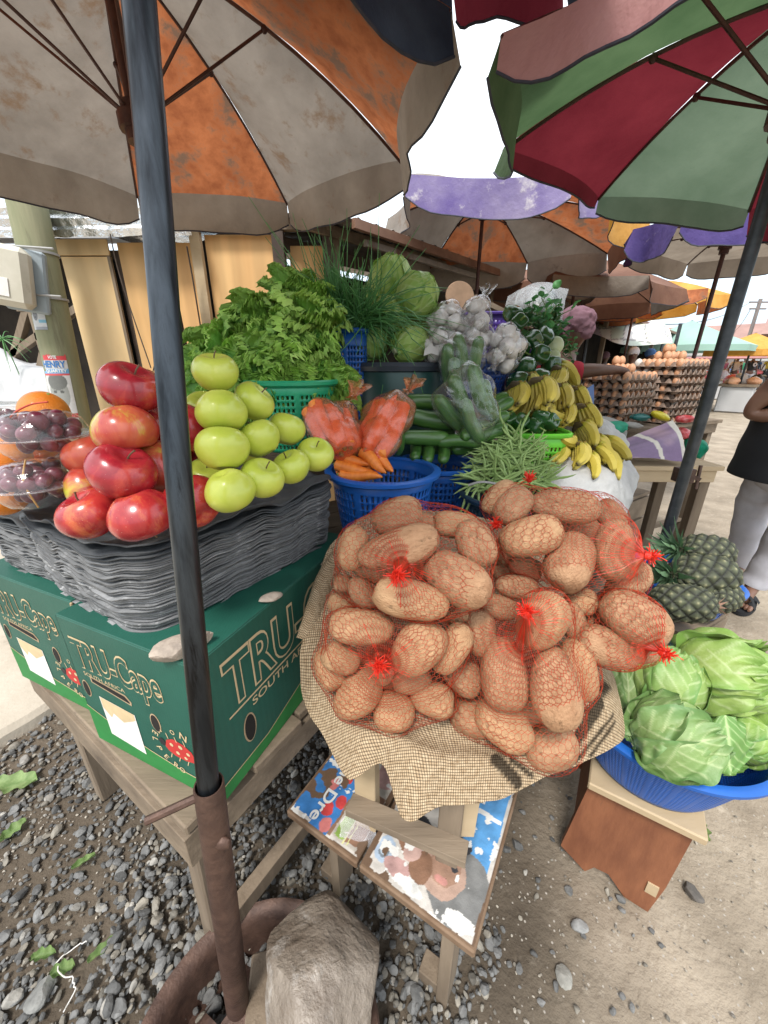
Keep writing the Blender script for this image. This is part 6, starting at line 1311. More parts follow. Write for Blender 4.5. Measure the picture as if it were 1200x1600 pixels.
for i, (px, py, l) in enumerate([(812, 660, 'green pepper in the lime basket at the bean side'), (835, 665, 'green pepper in the middle of the lime basket'), (858, 660, 'green pepper in the lime basket touching the bananas'), (792, 655, 'green pepper on the rim of the lime basket'), (845, 652, 'green pepper at the back of the lime basket')]):
    o = get('pepper', pepper_mesh); put(o, W(px, py, 1.32), eul(1 + i, i, i), .8); tag(o, l, 'bell pepper', 'green peppers in the lime green basket')
mat('gardenegg', (.42, .50, .28), (.52, .58, .36), 10, rough=.4)
for i, (px, py, l) in enumerate([(868, 540, 'pale green onion, highest of three'), (862, 558, 'pale green onion in the middle of three'), (874, 572, 'pale green onion, lowest of three')]):
    o = get('paleon', lambda: MB().ell((0, 0, 0), (.032, .032, .036), nu=20, nv=14, disp=.04, seed=2).build('pale_onion', M['gardenegg'], loc=(0, 0, 0))); put(o, W(px, py, 1.62), eul(i, i, 0), 1); tag(o, l, 'onion', 'pale onions beside the green peppers')
# leafy greens in a big film bag
def greens_mesh():
    g = np.random.default_rng(5); mb = MB()
    for k in range(30):
        c = g.normal(size=3) * A(.06, .04, .05); d = nrm(g.normal(size=3) + A(0, -.4, .4)); u_, v_, a_ = frame(d); L = g.uniform(.04, .07); s = np.linspace(0, 1, 9)[:, None]; t = np.linspace(-1, 1, 7)[None]
        P = c + (s * L)[..., None] * a_ + (t * .028 * np.sin(PI * np.clip(s * .9 + .05, 0, 1)) ** .7)[..., None] * u_ + (.01 * (t ** 2 - s ** 2) + .003 * np.sin(s * 9 + k))[..., None] * v_
        mb.grid(P, col=np.ones((9, 7, 3)) * A(.05, .17, .05) * g.uniform(.7, 1.7)); mb.tube([c, c * .5, c * 0 + A(0, 0, -.02)], .003, 5, col=(.2, .3, .1))
    return mb.build('leafy_greens', M['lettuce'], loc=(0, 0, 0))
for i, (px, py, d, s, l) in enumerate([(845, 492, 1.72, 1, 'bunch of dark leafy greens above the green peppers'), (868, 510, 1.7, .9, 'bunch of leafy greens beside the pale onions'), (862, 480, 1.85, 1.0, 'bunch of leafy greens at the back by the big plastic bag'), (890, 530, 1.75, .5, 'small bunch of leaves near the vendor'), (830, 475, 1.8, .8, 'bunch of leafy greens behind the garlic')]):
    o = get('greens', greens_mesh); put(o, W(px, py + 18, d), eul(0, 0, i * 1.5), s * .72); tag(o, l, 'leafy greens', 'bunches of leafy greens')
o = get('greens', greens_mesh); put(o, W(845, 475, 2.0), eul(1, 0, 2), .7); tag(o, 'dark leafy bunch inside the big cloudy plastic bag', 'leafy greens', 'bunches of leafy greens')
mb = MB(); G = cat([[W(808, 455, 2.0), W(845, 438, 1.95), W(885, 452, 2.0)], [W(803, 480, 1.98), W(845, 470, 1.86), W(882, 480, 1.98)], [W(812, 510, 1.98), W(845, 505, 1.88), W(878, 512, 1.98)]], 20, 24); G2 = G.copy(); G2[..., 1] += .16; G += .012 * np.stack([sn(G, 30, 1), sn(G, 30, 2), sn(G, 30, 3)], -1); mb.grid(G); mb.grid(G2); tag(mb.build('plastic_bag', M['milky']), 'big cloudy plastic bag of greens standing behind the peppers', 'plastic bag')
# beans
mat('bean', (.22, .34, .10), (.32, .45, .16), 20, rough=.5, bump=.1, stretch=(1, 1, .3))
def bean_mesh(seed):
    g = np.random.default_rng(seed); s = np.linspace(-1, 1, 16); b1, b2 = g.uniform(-.025, .025, 2); P = np.stack([b1 * s ** 2 + .004 * np.sin(s * 5 + seed), b2 * (s ** 3), .075 * s], -1); r = .0036 * np.clip(1 - np.abs(s) ** 6, .08, 1) * (1 + .12 * np.sin(s * 22))
    return MB().tube(P, r, 7).build('green_bean', M['bean'], loc=(0, 0, 0))
g = np.random.default_rng(3); bt = 0
for k in range(190):
    u_, h_ = g.uniform(-1, 1), g.uniform(0, 1); bx, by = 795 + u_ * 62 * (1 - h_ * .45), 758 - h_ * 78 + abs(u_) * 6
    d = 1.08 + .10 * h_ - .05 * math.cos(u_ * 1.4) + g.uniform(0, .03); a = g.normal() * .5 + (.35 if g.random() < .7 else 1.4); p = W(bx, by, d)
    ax = A(math.cos(a), g.normal() * .35, math.sin(a) * (1 if g.random() < .5 else -1) * .6 - .1 * u_); o = get('bean%d' % (k % 7), lambda k=k: bean_mesh(k % 7)); put(o, p, orient(ax, g.uniform(0, 6)), g.uniform(.75, 1.05)); tag(o, 'slim green bean in the tangled heap beside the lime basket', 'green bean', 'green beans heaped in the dark basket')
for (a, b), (c, e), d in (((800, 690), (782, 655), 1.1), ((812, 700), (818, 655), 1.1), ((735, 738), (755, 735), 1.05), ((728, 775), (722, 795), 1.03), ((740, 770), (728, 800), 1.03)):
    o = get('bean1', lambda: bean_mesh(1)); p, q = W(a, b, d), W(c, e, d); put(o, (p + q) / 2, orient(q - p, 1), .9); tag(o, 'green bean sticking out of the heap edge near the cucumbers or the basket', 'green bean', 'green beans sticking out of the heap')
mb = MB(); mb.tube(curve([W(732, 758, 1.02), W(752, 753, 1.01), W(775, 756, 1.0), W(790, 762, .99)], 12), .006, 10, flat=.5); tag(mb.build('basket_handle', M['ink_grey']), 'pale grey plastic handle lying against the beans', 'handle')
# bananas
mat('banana', (.50, .40, .055), (.62, .50, .09), 14, rough=.5, c3=(.10, .055, .025), c3p=.66, c3s=55, stretch=(1, 1, .6), dots=(60, .10, (.20, .11, .04)), vcol=True)
mat('banana_stem', (.12, .09, .05), (.2, .15, .07), 30)
def banana_geo(seed):
    g = np.random.default_rng(seed); s = np.linspace(0, 1, 20); R = .12; a = (s - .1) * 1.15; P = np.stack([R * (1 - np.cos(a)), 0 * s, -R * np.sin(a) * 1.05], -1); r = np.interp(s, [0, .06, .16, .3, .7, .9, .97, 1], [.006, .0065, .013, .017, .017, .011, .005, .0035])
    n = 10; th = np.arange(n) * 2 * PI / n; rr = 1 + .07 * np.cos(5 * th); mb = MB(); T = np.gradient(P, axis=0); rings = []
    for k in range(20): t = nrm(T[k]); u = A(0, 1, 0); v = np.cross(t, u); rings.append(P[k] + r[k] * ((rr * np.cos(th))[:, None] * u + (rr * np.sin(th))[:, None] * v))
    C = np.ones((20, n, 3)); C[:2] = A(.4, .35, .2); C[-1:] = A(.12, .1, .08); C[-2:-1] = A(.5, .5, .4); C[2:4] = A(.75, .85, .5)
    mb.grid(np.array(rings), cv=True, col=C); mb.F.append([19 * n + k for k in range(n)]); mb.M.append(0); return mb
def hand(px, py, d, dirn, fan, n, s, label, seed):
    s *= 1.0; n += 2
    K = W(px, py, d); g = np.random.default_rng(seed); root = thing('banana_bunch', K, label, 'bananas', 'banana bunches heaped on the white sack'); u, v, a = frame(-np.asarray(dirn, float), fan); base = banana_geo(0)
    V0, F0 = base.arr(); px = px; C0 = np.concatenate(base.C)
    for row in range(2):
        for k in range(n - row):
            t = (k - (n - row - 1) / 2); Rm = np.stack([-v, u, a], 1) @ rot((1, 0, 0), 0) ; sp_ = rot((0, 0, 1), 0)
            Rl = rot((1, 0, 0), t * .17) @ rot((0, 1, 0), -.18 * row + g.normal() * .05) @ rot((0, 0, 1), g.normal() * .12); kk = s * g.uniform(.88, 1.06)
            V = (V0 * kk) @ Rl.T + A(-.018 * row, t * .016 * s, 0); V = V @ Rm.T + K
            mb = MB(); mb.V = [V]; mb.F = [list(f) for f in F0]; mb.M = [0] * len(F0); mb.C = [C0 * g.uniform(.85, 1.1)]; mb.n = len(V); mb.hc = True; mb.build('banana', M['banana'], root)
    MB().tube([K + u * -.03 * s * n / 5, K + a * .012, K + u * .03 * s * n / 5], [.010 * s, .014 * s, .010 * s], 8).build('stem', M['banana_stem'], root)
HB = [(803, 606, 1.36, (.05, -.3, -1), (1, .2, 0), 6, .95, 'banana bunch hanging nearest the garlic'), (836, 600, 1.36, (.35, -.3, -1), (1, .2, -.3), 6, 1.0, 'banana bunch second from the garlic, spotted brown'), (868, 580, 1.52, (-.25, -.2, -1), (1, .2, 0), 5, 1.0, 'upright banana bunch below the pale onions'), (872, 575, 1.60, (.9, -.2, -.5), (.5, .2, .8), 4, .95, 'highest banana bunch, reaching towards the vendor'),
      (893, 612, 1.50, (.45, -.2, -1), (1, .2, -.2), 5, .95, 'banana bunch pointing down beside the eggs'), (880, 636, 1.40, (.0, -.3, -1), (1, .2, 0), 5, .85, 'banana bunch in the middle above the lime basket'), (868, 655, 1.40, (-.8, -.5, -.35), (.5, -.2, -.8), 4, .85, 'short banana bunch pointing at the lime basket'), (905, 668, 1.38, (.6, -.4, -.7), (.8, .2, .5), 5, .9, 'banana bunch slanting over the lower heap'), (885, 690, 1.34, (-.6, -.6, -.5), (.7, -.2, -.7), 4, .85, 'banana bunch at the bean side of the lower heap'),
      (925, 690, 1.35, (.5, -.4, -.8), (.8, .2, .5), 5, .9, 'brown streaked banana bunch of the lower heap'), (898, 700, 1.30, (.1, -.5, -.9), (1, .1, 0), 5, .85, 'banana bunch fanned out lowest on the white sack'), (928, 700, 1.32, (.9, -.3, -.5), (.5, .1, .8), 5, .8, 'banana bunch pointing at the purple poster'), (915, 715, 1.29, (.35, -.5, -.8), (.9, .1, .4), 4, .8, 'banana bunch with a single tip over the sack edge'), (852, 636, 1.40, (-.2, -.4, -1), (1, .1, 0), 4, .85, 'banana bunch just behind the lime basket'), (900, 640, 1.46, (.8, -.2, -.6), (.6, .1, .7), 4, .85, 'banana bunch at the back near the grey cloth')]
HB += [(822, 590, 1.46, (.2, -.2, -1), (1, .2, 0), 5, .9, 'banana bunch at the back beside the green peppers'), (868, 608, 1.44, (.3, -.3, -1), (1, .2, -.2), 5, .95, 'banana bunch in the middle of the upper heap'), (905, 640, 1.42, (.5, -.3, -1), (1, .2, -.3), 5, .9, 'banana bunch on the vendor side slope'), (940, 712, 1.34, (.8, -.4, -.6), (.6, .1, .8), 5, .85, 'banana bunch farthest out over the white sack'),
      (872, 706, 1.31, (-.3, -.6, -.8), (.9, -.1, -.3), 5, .8, 'banana bunch low near the lime basket side'), (945, 690, 1.42, (1, -.2, -.3), (.3, .1, .9), 4, .8, 'banana bunch lying flat toward the grey cloth')]
for i, h in enumerate(HB): hand(*h, i + 1)
def core(c, r, seed, label):  # dark stalks under the fruit
    return tag(MB().ell(c, r, nu=60, nv=40, disp=.13, dsc=7, seed=seed).build('white_sack', M['sack_white']), label, 'sack')
mat('sack_white', (.42, .42, .41), (.54, .54, .53), 10, rough=.6, bump=1.5, bsc=30, c3=(.42, .28, .16), c3p=.68)
def wsack():
    rows = [[(850, 700, 1.42), (880, 690, 1.40), (920, 690, 1.42), (960, 705, 1.48), (985, 722, 1.55)], [(860, 725, 1.31), (885, 722, 1.27), (925, 728, 1.27), (960, 725, 1.33), (990, 735, 1.45)], [(845, 755, 1.25), (885, 748, 1.22), (930, 752, 1.22), (965, 745, 1.28), (992, 760, 1.42)], [(850, 800, 1.24), (890, 795, 1.19), (935, 800, 1.20), (970, 795, 1.27), (982, 800, 1.42)], [(870, 870, 1.24), (900, 870, 1.20), (935, 870, 1.21), (965, 860, 1.28), (972, 850, 1.42)]]
    G = cat([[W(*p) for p in r] for r in rows], 60, 70); G = G + .016 * np.stack([sn(G, 16, 1), sn(G, 16, 2), sn(G, 16, 3)], -1) + .009 * np.stack([sn(G * A(1, 1, .5), 55, 4), sn(G, 50, 5), sn(G, 45, 6)], -1)
    tag(MB().grid(G).build('white_sack', M['sack_white']), 'crumpled white woven sack under the lower heap of bananas', 'sack')
wsack()
core(W(905, 700, 1.55), (.17, .13, .12), 3, 'bulging white sack hidden beneath the banana bunches'); core(W(850, 650, 1.68), (.12, .12, .16), 4, 'standing sack behind the upper banana bunches')
crate('wooden_crate', W(915, 700, 1.58) * A(1, 1, 0), (.5, .36, .70), 'slatted wooden crate under the white banana sack', .6)
# ---------------------------------------------------------------- shack, wall boards, roofs
mat('foil', (.62, .64, .66), (.8, .82, .84), 12, rough=.22, metal=.9, bump=2.5, bsc=25); mat('tin', (.22, .20, .18), (.34, .30, .27), 8, rough=.5, metal=.5, c3=(.16, .07, .035), c3p=.55)
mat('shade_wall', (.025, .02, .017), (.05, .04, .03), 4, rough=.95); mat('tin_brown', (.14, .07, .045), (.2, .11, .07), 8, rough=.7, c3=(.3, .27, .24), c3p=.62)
WYF = 2.85; up_ = A(0, 0, 1)
def board(name, quad, thick, mt, label, cat_, Y=WYF, grp=None, parent=None):
    """quad: photo corners tl, tr, br, bl of an upright board standing at distance Y; its foot goes down to the ground"""
    q = [WY(x, y, Y) for x, y in quad]; xs = ((q[0][0] + q[3][0]) / 2, (q[1][0] + q[2][0]) / 2); zt = (q[0][2] + q[1][2]) / 2; zb = (q[2][2] + q[3][2]) / 2
    mb = MB().box(A(sum(xs) / 2, Y + thick / 2, (zt + zb) / 2), (xs[1] - xs[0], thick, zt - zb), bev=.002); o = mb.build(name, M[mt], parent)
    return tag(o, label, cat_, grp) if parent is None else o
def shack():
    root = thing('plywood_shack', (-1.3, 3.0, 0), 'shack of pale plywood sheets with a foil covered roof edge behind the apples', 'shack')
    Y = WYF
    def panel(x0, x1, z0, z1, mt, dy=0, name='plywood_sheet', th=.012): MB().box(A((x0 + x1) / 2, Y + dy, (z0 + z1) / 2), (x1 - x0, th, z1 - z0), bev=.001).build(name, M[mt], root)
    X = lambda px, py: WY(px, py, Y)[0]; Zt = WY(300, 372, Y)[2]
    panel(X(90, 378), X(170, 385), 0, Zt - .10, 'plywood_pale'); panel(X(90, 378) - .01, X(170, 385) + .005, Zt - .095, Zt - .01, 'plywood_pale', -.014)
    panel(X(173, 388), X(182, 388), 0, Zt - .06, 'wood_dark', .05, 'post', .05); panel(X(182, 390), X(298, 390), 0, Zt - .02, 'plywood', .02)
    panel(X(300, 370), X(316, 370), 0, Zt + .03, 'wood_pale', -.03, 'post', .04); panel(X(318, 370), X(428, 385), 0, Zt + .02, 'plywood', .015); panel(X(428, 385), X(446, 385), 0, Zt + .1, 'wood_dark', -.02, 'post', .06)
    panel(X(449, 385), X(505, 395), 0, Zt - .03, 'plywood', .05); panel(X(300, 368), X(520, 368), Zt + .03, Zt + .10, 'wood_grey_x', -.03, 'roof_beam', .05); panel(X(505, 385), X(520, 385), 0, Zt + .04, 'wood_dark', 0, 'post', .06)
    # cracked strip of bark and paint beside the pale sheet
    panel(X(200, 480) - .05, X(200, 480) - .03, .6, Zt - .1, 'wood_grey', -.02, 'batten', .015)
    # inner sheet lines
    # side and back so that the shack is a body
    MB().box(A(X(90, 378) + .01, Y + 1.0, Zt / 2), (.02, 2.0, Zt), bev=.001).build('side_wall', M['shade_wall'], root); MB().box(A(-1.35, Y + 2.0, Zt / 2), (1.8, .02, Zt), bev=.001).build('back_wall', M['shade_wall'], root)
    # foil wrapped corrugated edge
    x = np.linspace(WY(20, 340, Y)[0], WY(304, 380, Y - .12)[0], 90); prof = np.array([(-.14, .02), (-.15, .055), (-.135, .075), (-.145, .11), (-.12, .135), (-.13, .165), (-.06, .19), (.3, .25), (2.1, .42)])
    P = np.array([[A(a, Y + b[0] - .02 * math.sin(i * .0), Zt + b[1] - .05) for b in prof] for i, a in enumerate(x)]); P += .008 * np.stack([sn(P, 30, 1), sn(P, 35, 2), sn(P, 40, 3)], -1)
    MB().grid(P).build('foil_edge', M['foil'], root)
    w_ = MB()
    w_.tube(curve([WY(243, 350, Y - .2), WY(262, 460, Y - .3), WY(238, 585, Y - .5)], 14), .003, 5); w_.build('cable', M['dark_pole'], root)
    w_ = MB(); w_.tube(curve([WY(172, 365, Y - .16), WY(190, 440, Y - .1), WY(236, 575, Y - .12)], 14), .004, 5); w_.tube(curve([WY(292, 385, Y - .16), WY(302, 440, Y - .1), WY(315, 520, Y - .1)], 10), .005, 5); w_.build('wire', M['wood_dark'], root)
shack()
def row_roof():
    a = A(-.72, 2.86, 0); nb = A(-RD[1], RD[0], 0); L = 13.0; lab = 'long dark row of market sheds with rusty tin roof edges running away along the road'
    root = thing('market_shed', a + RD * 4 + nb, lab, 'shed')
    t = np.linspace(0, L, 260); c = .012 * np.sin(t * 2 * PI / .076)
    P = np.array([a + np.outer(t, RD) + nb * b + np.outer(np.full_like(t, z), up_) + np.outer(c, up_) for b, z in ((-.55, 2.00), (.2, 2.10), (2.2, 2.45))]); MB().grid(P).build('tin_roof', M['tin'], root)
    for k, (b, z, mt, h, l0, l1) in enumerate(((-.56, 1.97, 'tin_brown', .05, .2, L), (-.30, 1.99, 'wood_grey_x', .06, .0, L), (-.45, 1.93, 'tin', .035, .4, 4.5), (-.05, 1.93, 'wood_dark', .08, 0, L))):
        MB().bar(a + RD * l0 + nb * b + up_ * z, a + RD * l1 + nb * b + up_ * z, .03, h).build('eave_strip', M[mt], root)
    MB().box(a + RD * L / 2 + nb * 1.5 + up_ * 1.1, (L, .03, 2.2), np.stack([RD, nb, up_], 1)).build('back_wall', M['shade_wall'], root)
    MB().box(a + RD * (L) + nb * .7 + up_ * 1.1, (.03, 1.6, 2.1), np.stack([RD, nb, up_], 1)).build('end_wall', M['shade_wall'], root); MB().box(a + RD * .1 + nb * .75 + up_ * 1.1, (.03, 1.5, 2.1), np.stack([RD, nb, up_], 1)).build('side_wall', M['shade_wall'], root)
    for k in range(7): p = a + RD * (.3 + k * 2.05) - nb * .25; MB().bar(p, p + up_ * 1.97, .07, .07, up=RD).build('post', M['wood_grey'], root)
    for k in range(6):
        p = a + RD * (1.3 + k * 2.05) + nb * .9; MB().box(p + up_ * .5, (1.4, .5, 1.0), np.stack([RD, nb, up_], 1)).build('counter', M['wood_dark'], root)
row_roof()
mb = MB(); c_ = W(718, 464, 2.2); mb.lathe([(.001, 0), (.08, 0), (.084, .006), (.08, .012), (.001, .012)], c_, A(.1, -1, .25), n=36); mat('board_brown', (.17, .105, .06), (.24, .15, .09), 14, rough=.8); tag(mb.build('round_wooden_board', M['board_brown']), 'round pale wooden board propped up behind the garlic', 'board')
mb = MB(); mb.bar(W(740, 465, 2.4), W(830, 510, 2.6), .05, .03); tag(mb.build('plank', M['wood_grey_x']), 'slanting plank behind the garlic and the plastic bag', 'plank')
# left edge: utility pole with meter box and posters
def utility_pole():
    b0, b1 = WY(60, 400, 2.6), WY(112, 640, 2.6); dx = (b1[0] - b0[0]) / (b1[2] - b0[2]); root_p = A(b0[0] - b0[2] * dx, 2.6, 0); ax = nrm(A(dx, 0, 1)); r0 = .098
    root = thing('utility_pole', root_p, 'weathered wooden utility pole with a meter box and torn election posters', 'utility pole')
    z = np.linspace(0, 6.5, 40); mb = MB(); mb.tube(root_p + np.outer(z, ax), r0 * (1 - .03 * z), 28); mb.build('shaft', M['pole_wood'], root)
    for px, py in ((80, 397), (92, 468)):
        c = WY(px, py, 2.6); MB().lathe([(r0 * .99, -.006), (r0 * .995 + .004, -.006), (r0 * .995 + .004, .006), (r0 * .99, .006)], A(root_p[0] + c[2] * dx, 2.6, c[2]), n=28).build('steel_band', M['ink_grey'], root)
        MB().tube([A(c[0] - .22, 2.49, c[2] + .02), A(c[0] + .10, 2.49, c[2])], .006, 6).build('bracket_rod', M['ink_grey'], root)
    # meter box
    bx = MB(); o = WY(14, 432, 2.42); Rb = eul(0, .16, .35); mat('box_cream', (.50, .47, .38), (.56, .53, .44), 12, rough=.5, c3=(.3, .27, .2), c3p=.64); mat('box_grey', (.26, .31, .34), (.3, .35, .38), 12, rough=.5)
    MB().box(o + Rb @ A(.05, .07, 0), (.20, .06, .32), Rb, bev=.01).build('box_back', M['box_grey'], root); b_ = MB().box(o, (.20, .11, .30), Rb, bev=.03); bo = b_.build('meter_box', M['box_cream'], root)
    MB().box(o + Rb @ A(-.03, -.058, -.06), (.09, .004, .09), Rb, bev=.001).build('box_label', M['ink_white'], root)
    # posters wrapped round the shaft
    def wrap(z0, z1, a0, a1, fn, name, seed, nu=70, nv=90):
        a = np.linspace(a0, a1, nu)[:, None]; v = np.linspace(0, 1, nv)[None]; zz = z0 + (z1 - z0) * v; U = (a - a0) / (a1 - a0) + 0 * v; V = v + 0 * a; rr = (r0 * (1 - .03 * zz) + .0025)
        P = np.stack([root_p[0] + zz * dx + rr * np.sin(a), root_p[1] - rr * np.cos(a), zz + 0 * a], -1); C, keep = fn(U, V)
        F = gridF(nu, nv); kf = keep.ravel()[F].all(1); MB().add(P.reshape(-1, 3), F[kf], 0, C.reshape(-1, 3)).build(name, M['print'], root)
        return lambda u, v2: P[int(np.clip(u, 0, .999) * nu), int(np.clip(v2, 0, .999) * nv)]
    def portrait(cx, cy, sx, sy, C, U, V, tone):
        d = ((U - cx) / sx) ** 2 + ((V - cy) / sy) ** 2; C[d < 1] = tone; C[(((U - cx) / sx) ** 2 + ((V - cy - sy * .75) / (sy * .5)) ** 2) < 1] = np.asarray(tone) * .5
        for e in (-.35, .35): C[(((U - cx - e * sx) / (sx * .2)) ** 2 + ((V - cy - .15 * sy) / (sy * .08)) ** 2) < 1] = np.asarray(tone) * .3
        C[(((U - cx) / (sx * .35)) ** 2 + ((V - cy + .45 * sy) / (sy * .08)) ** 2) < 1] = np.asarray(tone) * .4
    def small(U, V):
        C = np.ones(U.shape + (3,)) * A(.58, .60, .62); portrait(.35, .62, .2, .26, C, U, V, (.22, .23, .25)); C[(U > .55) & (V < .4) & (V > .28)] = A(.2, .45, .6); C[(V < .12) & (U > .2)] = A(.3, .32, .36); return C, sn(np.stack([U, V, 0 * U], -1), 5, 3) < 1.0
    zt, zb = WY(90, 475, 2.5)[2], WY(98, 515, 2.5)[2]; wrap(zb, zt, -.55, .35, small, 'poster', 1)
    def big_(U, V):
        C = np.ones(U.shape + (3,)) * A(.58, .58, .57); rag = .03 * sn(np.stack([U, V, 0 * U], -1), 22, 4)
        C[(V > .93)] = A(.6, .06, .07); portrait(.55, .52, .33, .20, C, U, V, (.30, .31, .29)); C[(V < .27) & (V > .22) & (U > .2)] = A(.6, .06, .07); C[(V < .08)] = A(.2, .42, .66); C[(V < .83) & (V > .775)] = A(.16, .38, .62); C[(V < .765) & (V > .745)] = A(.6, .08, .08)
        keep = (U > .10 + rag + .12 * (V > .8)) & (V < .985 + rag) & (sn(np.stack([U * 3, V, 0 * U], -1), 3, 9) < 1.25); return C, keep
    zt, zb = WY(108, 553, 2.5)[2], WY(137, 675, 2.5)[2]; z1 = zt - .0; z0 = zb - .02; wrap(z0, z1, -.75, .95, big_, 'poster', 2)
    tb = MB()
    def wtext(body, zc, h, a0, a1, col):
        V, F = text_geo(body, 1.0, .035); V[:, 0] -= V[:, 0].min(); wd = V[:, 0].max(); a = a0 + V[:, 0] / wd * (a1 - a0); zz = zc + V[:, 1] * h / .7; rr = r0 * (1 - .03 * zz) + .0045
        tb.faces(np.stack([root_p[0] + zz * dx + rr * np.sin(a), root_p[1] - rr * np.cos(a), zz], -1), F, 0, col)
    H = z1 - z0
    wtext('VOTE', z0 + H * .945, H * .035, .0, .45, (.7, .7, .7)); wtext('HENRY', z0 + H * .845, H * .075, -.45, .85, (.05, .18, .45)); wtext('QUARTEY', z0 + H * .785, H * .035, -.3, .85, (.75, .75, .75)); wtext('VOTE', z0 + H * .232, H * .03, .0, .35, (.7, .7, .7)); wtext('HENRY', z0 + H * .115, H * .085, -.1, .9, (.05, .18, .45)); wtext('QUARTEY', z0 + H * .025, H * .035, .1, .9, (.75, .75, .75))
    tb.build('poster_lettering', M['print'], root, smooth=False)
    wtb = None
utility_pole()
def trestle():
    root = thing('trestle', WY(60, 560, 3.4) * A(1, 1, 0), 'grey wooden trestle frame behind the utility pole and grape box', 'trestle'); Y = 3.4
    for (a, b, c, d) in ((45, 480, 12, 600), (50, 480, 85, 600), (20, 555, 90, 505), (85, 480, 60, 600)):
        p, q = WY(a, b, Y), WY(c, d, Y); e = nrm(q - p); MB().bar(p, q + e * .25, .06, .05).build('leg', M['wood_grey'], root)
    p, q = WY(30, 482, Y), WY(100, 478, Y); MB().bar(p, q, .07, .05).build('rail', M['wood_grey_x'], root)
trestle()
mat('cloth_white', (.40, .41, .42), (.52, .52, .53), 6, rough=.8)
G = cat([[WY(x, y, Y) for x, y, Y in r] for r in (((-60, 545, 3.6), (0, 545, 3.6), (45, 568, 3.6), (95, 565, 3.5)), ((-60, 570, 3.3), (0, 560, 3.2), (45, 575, 3.1), (105, 590, 3.0)), ((-60, 640, 3.1), (0, 640, 3.1), (50, 650, 3.0), (110, 650, 3.0)))], 30, 40)
G = G + .03 * np.stack([sn(G, 8, 1), sn(G, 9, 2), sn(G, 10, 3)], -1); tag(MB().grid(G).build('white_tarpaulin', M['cloth_white']), 'crumpled white tarpaulin over goods behind the grape boxes', 'tarpaulin')
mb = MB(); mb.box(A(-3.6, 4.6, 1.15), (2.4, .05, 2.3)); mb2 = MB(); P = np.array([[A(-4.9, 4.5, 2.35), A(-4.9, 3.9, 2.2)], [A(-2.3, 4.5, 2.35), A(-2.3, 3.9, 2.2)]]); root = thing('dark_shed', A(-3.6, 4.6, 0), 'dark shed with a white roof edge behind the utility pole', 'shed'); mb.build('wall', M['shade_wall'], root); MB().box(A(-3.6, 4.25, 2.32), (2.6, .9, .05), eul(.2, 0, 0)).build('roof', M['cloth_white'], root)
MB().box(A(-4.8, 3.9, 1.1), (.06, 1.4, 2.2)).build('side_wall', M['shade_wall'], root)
for i in range(12):
    pass
mb = MB(); g = np.random.default_rng(2)
for k in range(26): c = WY(4, 530, 3.0); d = nrm(A(g.normal(), g.normal() * .5, g.normal() * .6 - .1)); s = np.linspace(0, 1, 6)[:, None]; mb.tube(c + d * s * .16 + A(0, 0, -.10) * s ** 2, np.linspace(.004, .001, 6), 4, cap=False)
tag(mb.build('hanging_herb', M['onion_leaf']), 'spiky green leaves hanging at the photo edge by the trestle', 'leaves')
# ---------------------------------------------------------------- egg trays and the table on the right
mat('egg_brown', (.50, .24, .12), (.60, .33, .19), 20, rough=.5); mat('egg_white', (.68, .64, .58), rough=.5); mat('egg_pulp', (.24, .17, .13), (.33, .25, .20), 20, rough=.9, bump=.5, bsc=90)
def egg_tray_mesh():
    n = 61; u = np.linspace(0, 1, n); m = 51; v = np.linspace(0, 1, m); U, V = np.meshgrid(u, v, indexing='ij'); e = np.maximum(np.abs(U * 2 - 1), np.abs(V * 2 - 1)) > .96
    Z = .016 * np.cos(U * 12 * PI) + .016 * np.cos(V * 10 * PI); Z = np.clip(Z, -.020, .026); Z[e] = -.004
    return MB().grid(np.stack([(U - .5) * .30, (V - .5) * .30, Z], -1)).build('egg_tray', M['egg_pulp'], loc=(0, 0, 0))
def egg_mesh(mt): z = np.linspace(-1, 1, 12); r = np.sqrt(np.clip(1 - z ** 2, 0, 1)) * (1 - .12 * z); return MB().lathe(np.stack([r * .0215, z * .028], -1), n=16).build('egg', M[mt], loc=(0, 0, 0))
def egg_stack(px, py, d, n, rz, nm, seed, ztab):
    g = np.random.default_rng(seed); c = W(px, py, d); c[2] = ztab; R = rot((0, 0, 1), rz); sp = .045
    for k in range(n):
        o = get('eggtray', egg_tray_mesh); p = c + A(g.normal() * .004, g.normal() * .004, .02 + k * sp); put(o, p, rot((0, 0, 1), rz + g.normal() * .02), 1)
        if k: pass
        sf = mod(o, 'SOLIDIFY', thickness=.002) if 'solid' not in o and not o.modifiers else None
        tag(o, f'pulp egg tray in {nm}' if k < n - 1 else f'topmost pulp egg tray of {nm}', 'egg tray', 'egg trays in ' + nm)
        full = k == n - 1
        for i in range(6):
            for j in range(5):
                if not full and not (j == 0 or i == 0): continue
                if not full and g.random() < .12: continue
                o = get('eggw', lambda: egg_mesh('egg_white')) if g.random() < .13 else get('eggb', lambda: egg_mesh('egg_brown'))
                q = R @ A((i + .5) / 6 * .30 - .15, (j + .5) / 5 * .30 - .15, .012 if full else .006); put(o, p + q, None, g.uniform(.95, 1.05) * (1 if full else .88)); tag(o, f'egg in the trays of {nm}', 'egg', 'eggs in ' + nm)
    for k, (a, b, h) in enumerate([(-1, 0, 1), (0, 0, 1), (1, 0, 1), (-1, 1, 1), (0, 1, 1), (1, 1, 1), (-.5, .5, 2), (.5, .5, 2), (0, -1, 1)]):
        o = get('eggb', lambda: egg_mesh('egg_brown')); put(o, c + R @ A(a * .05, b * .055, .02 + (n - 1) * sp + .012 + h * .042), None, 1); tag(o, f'egg piled on top of {nm}', 'egg', 'eggs in ' + nm)
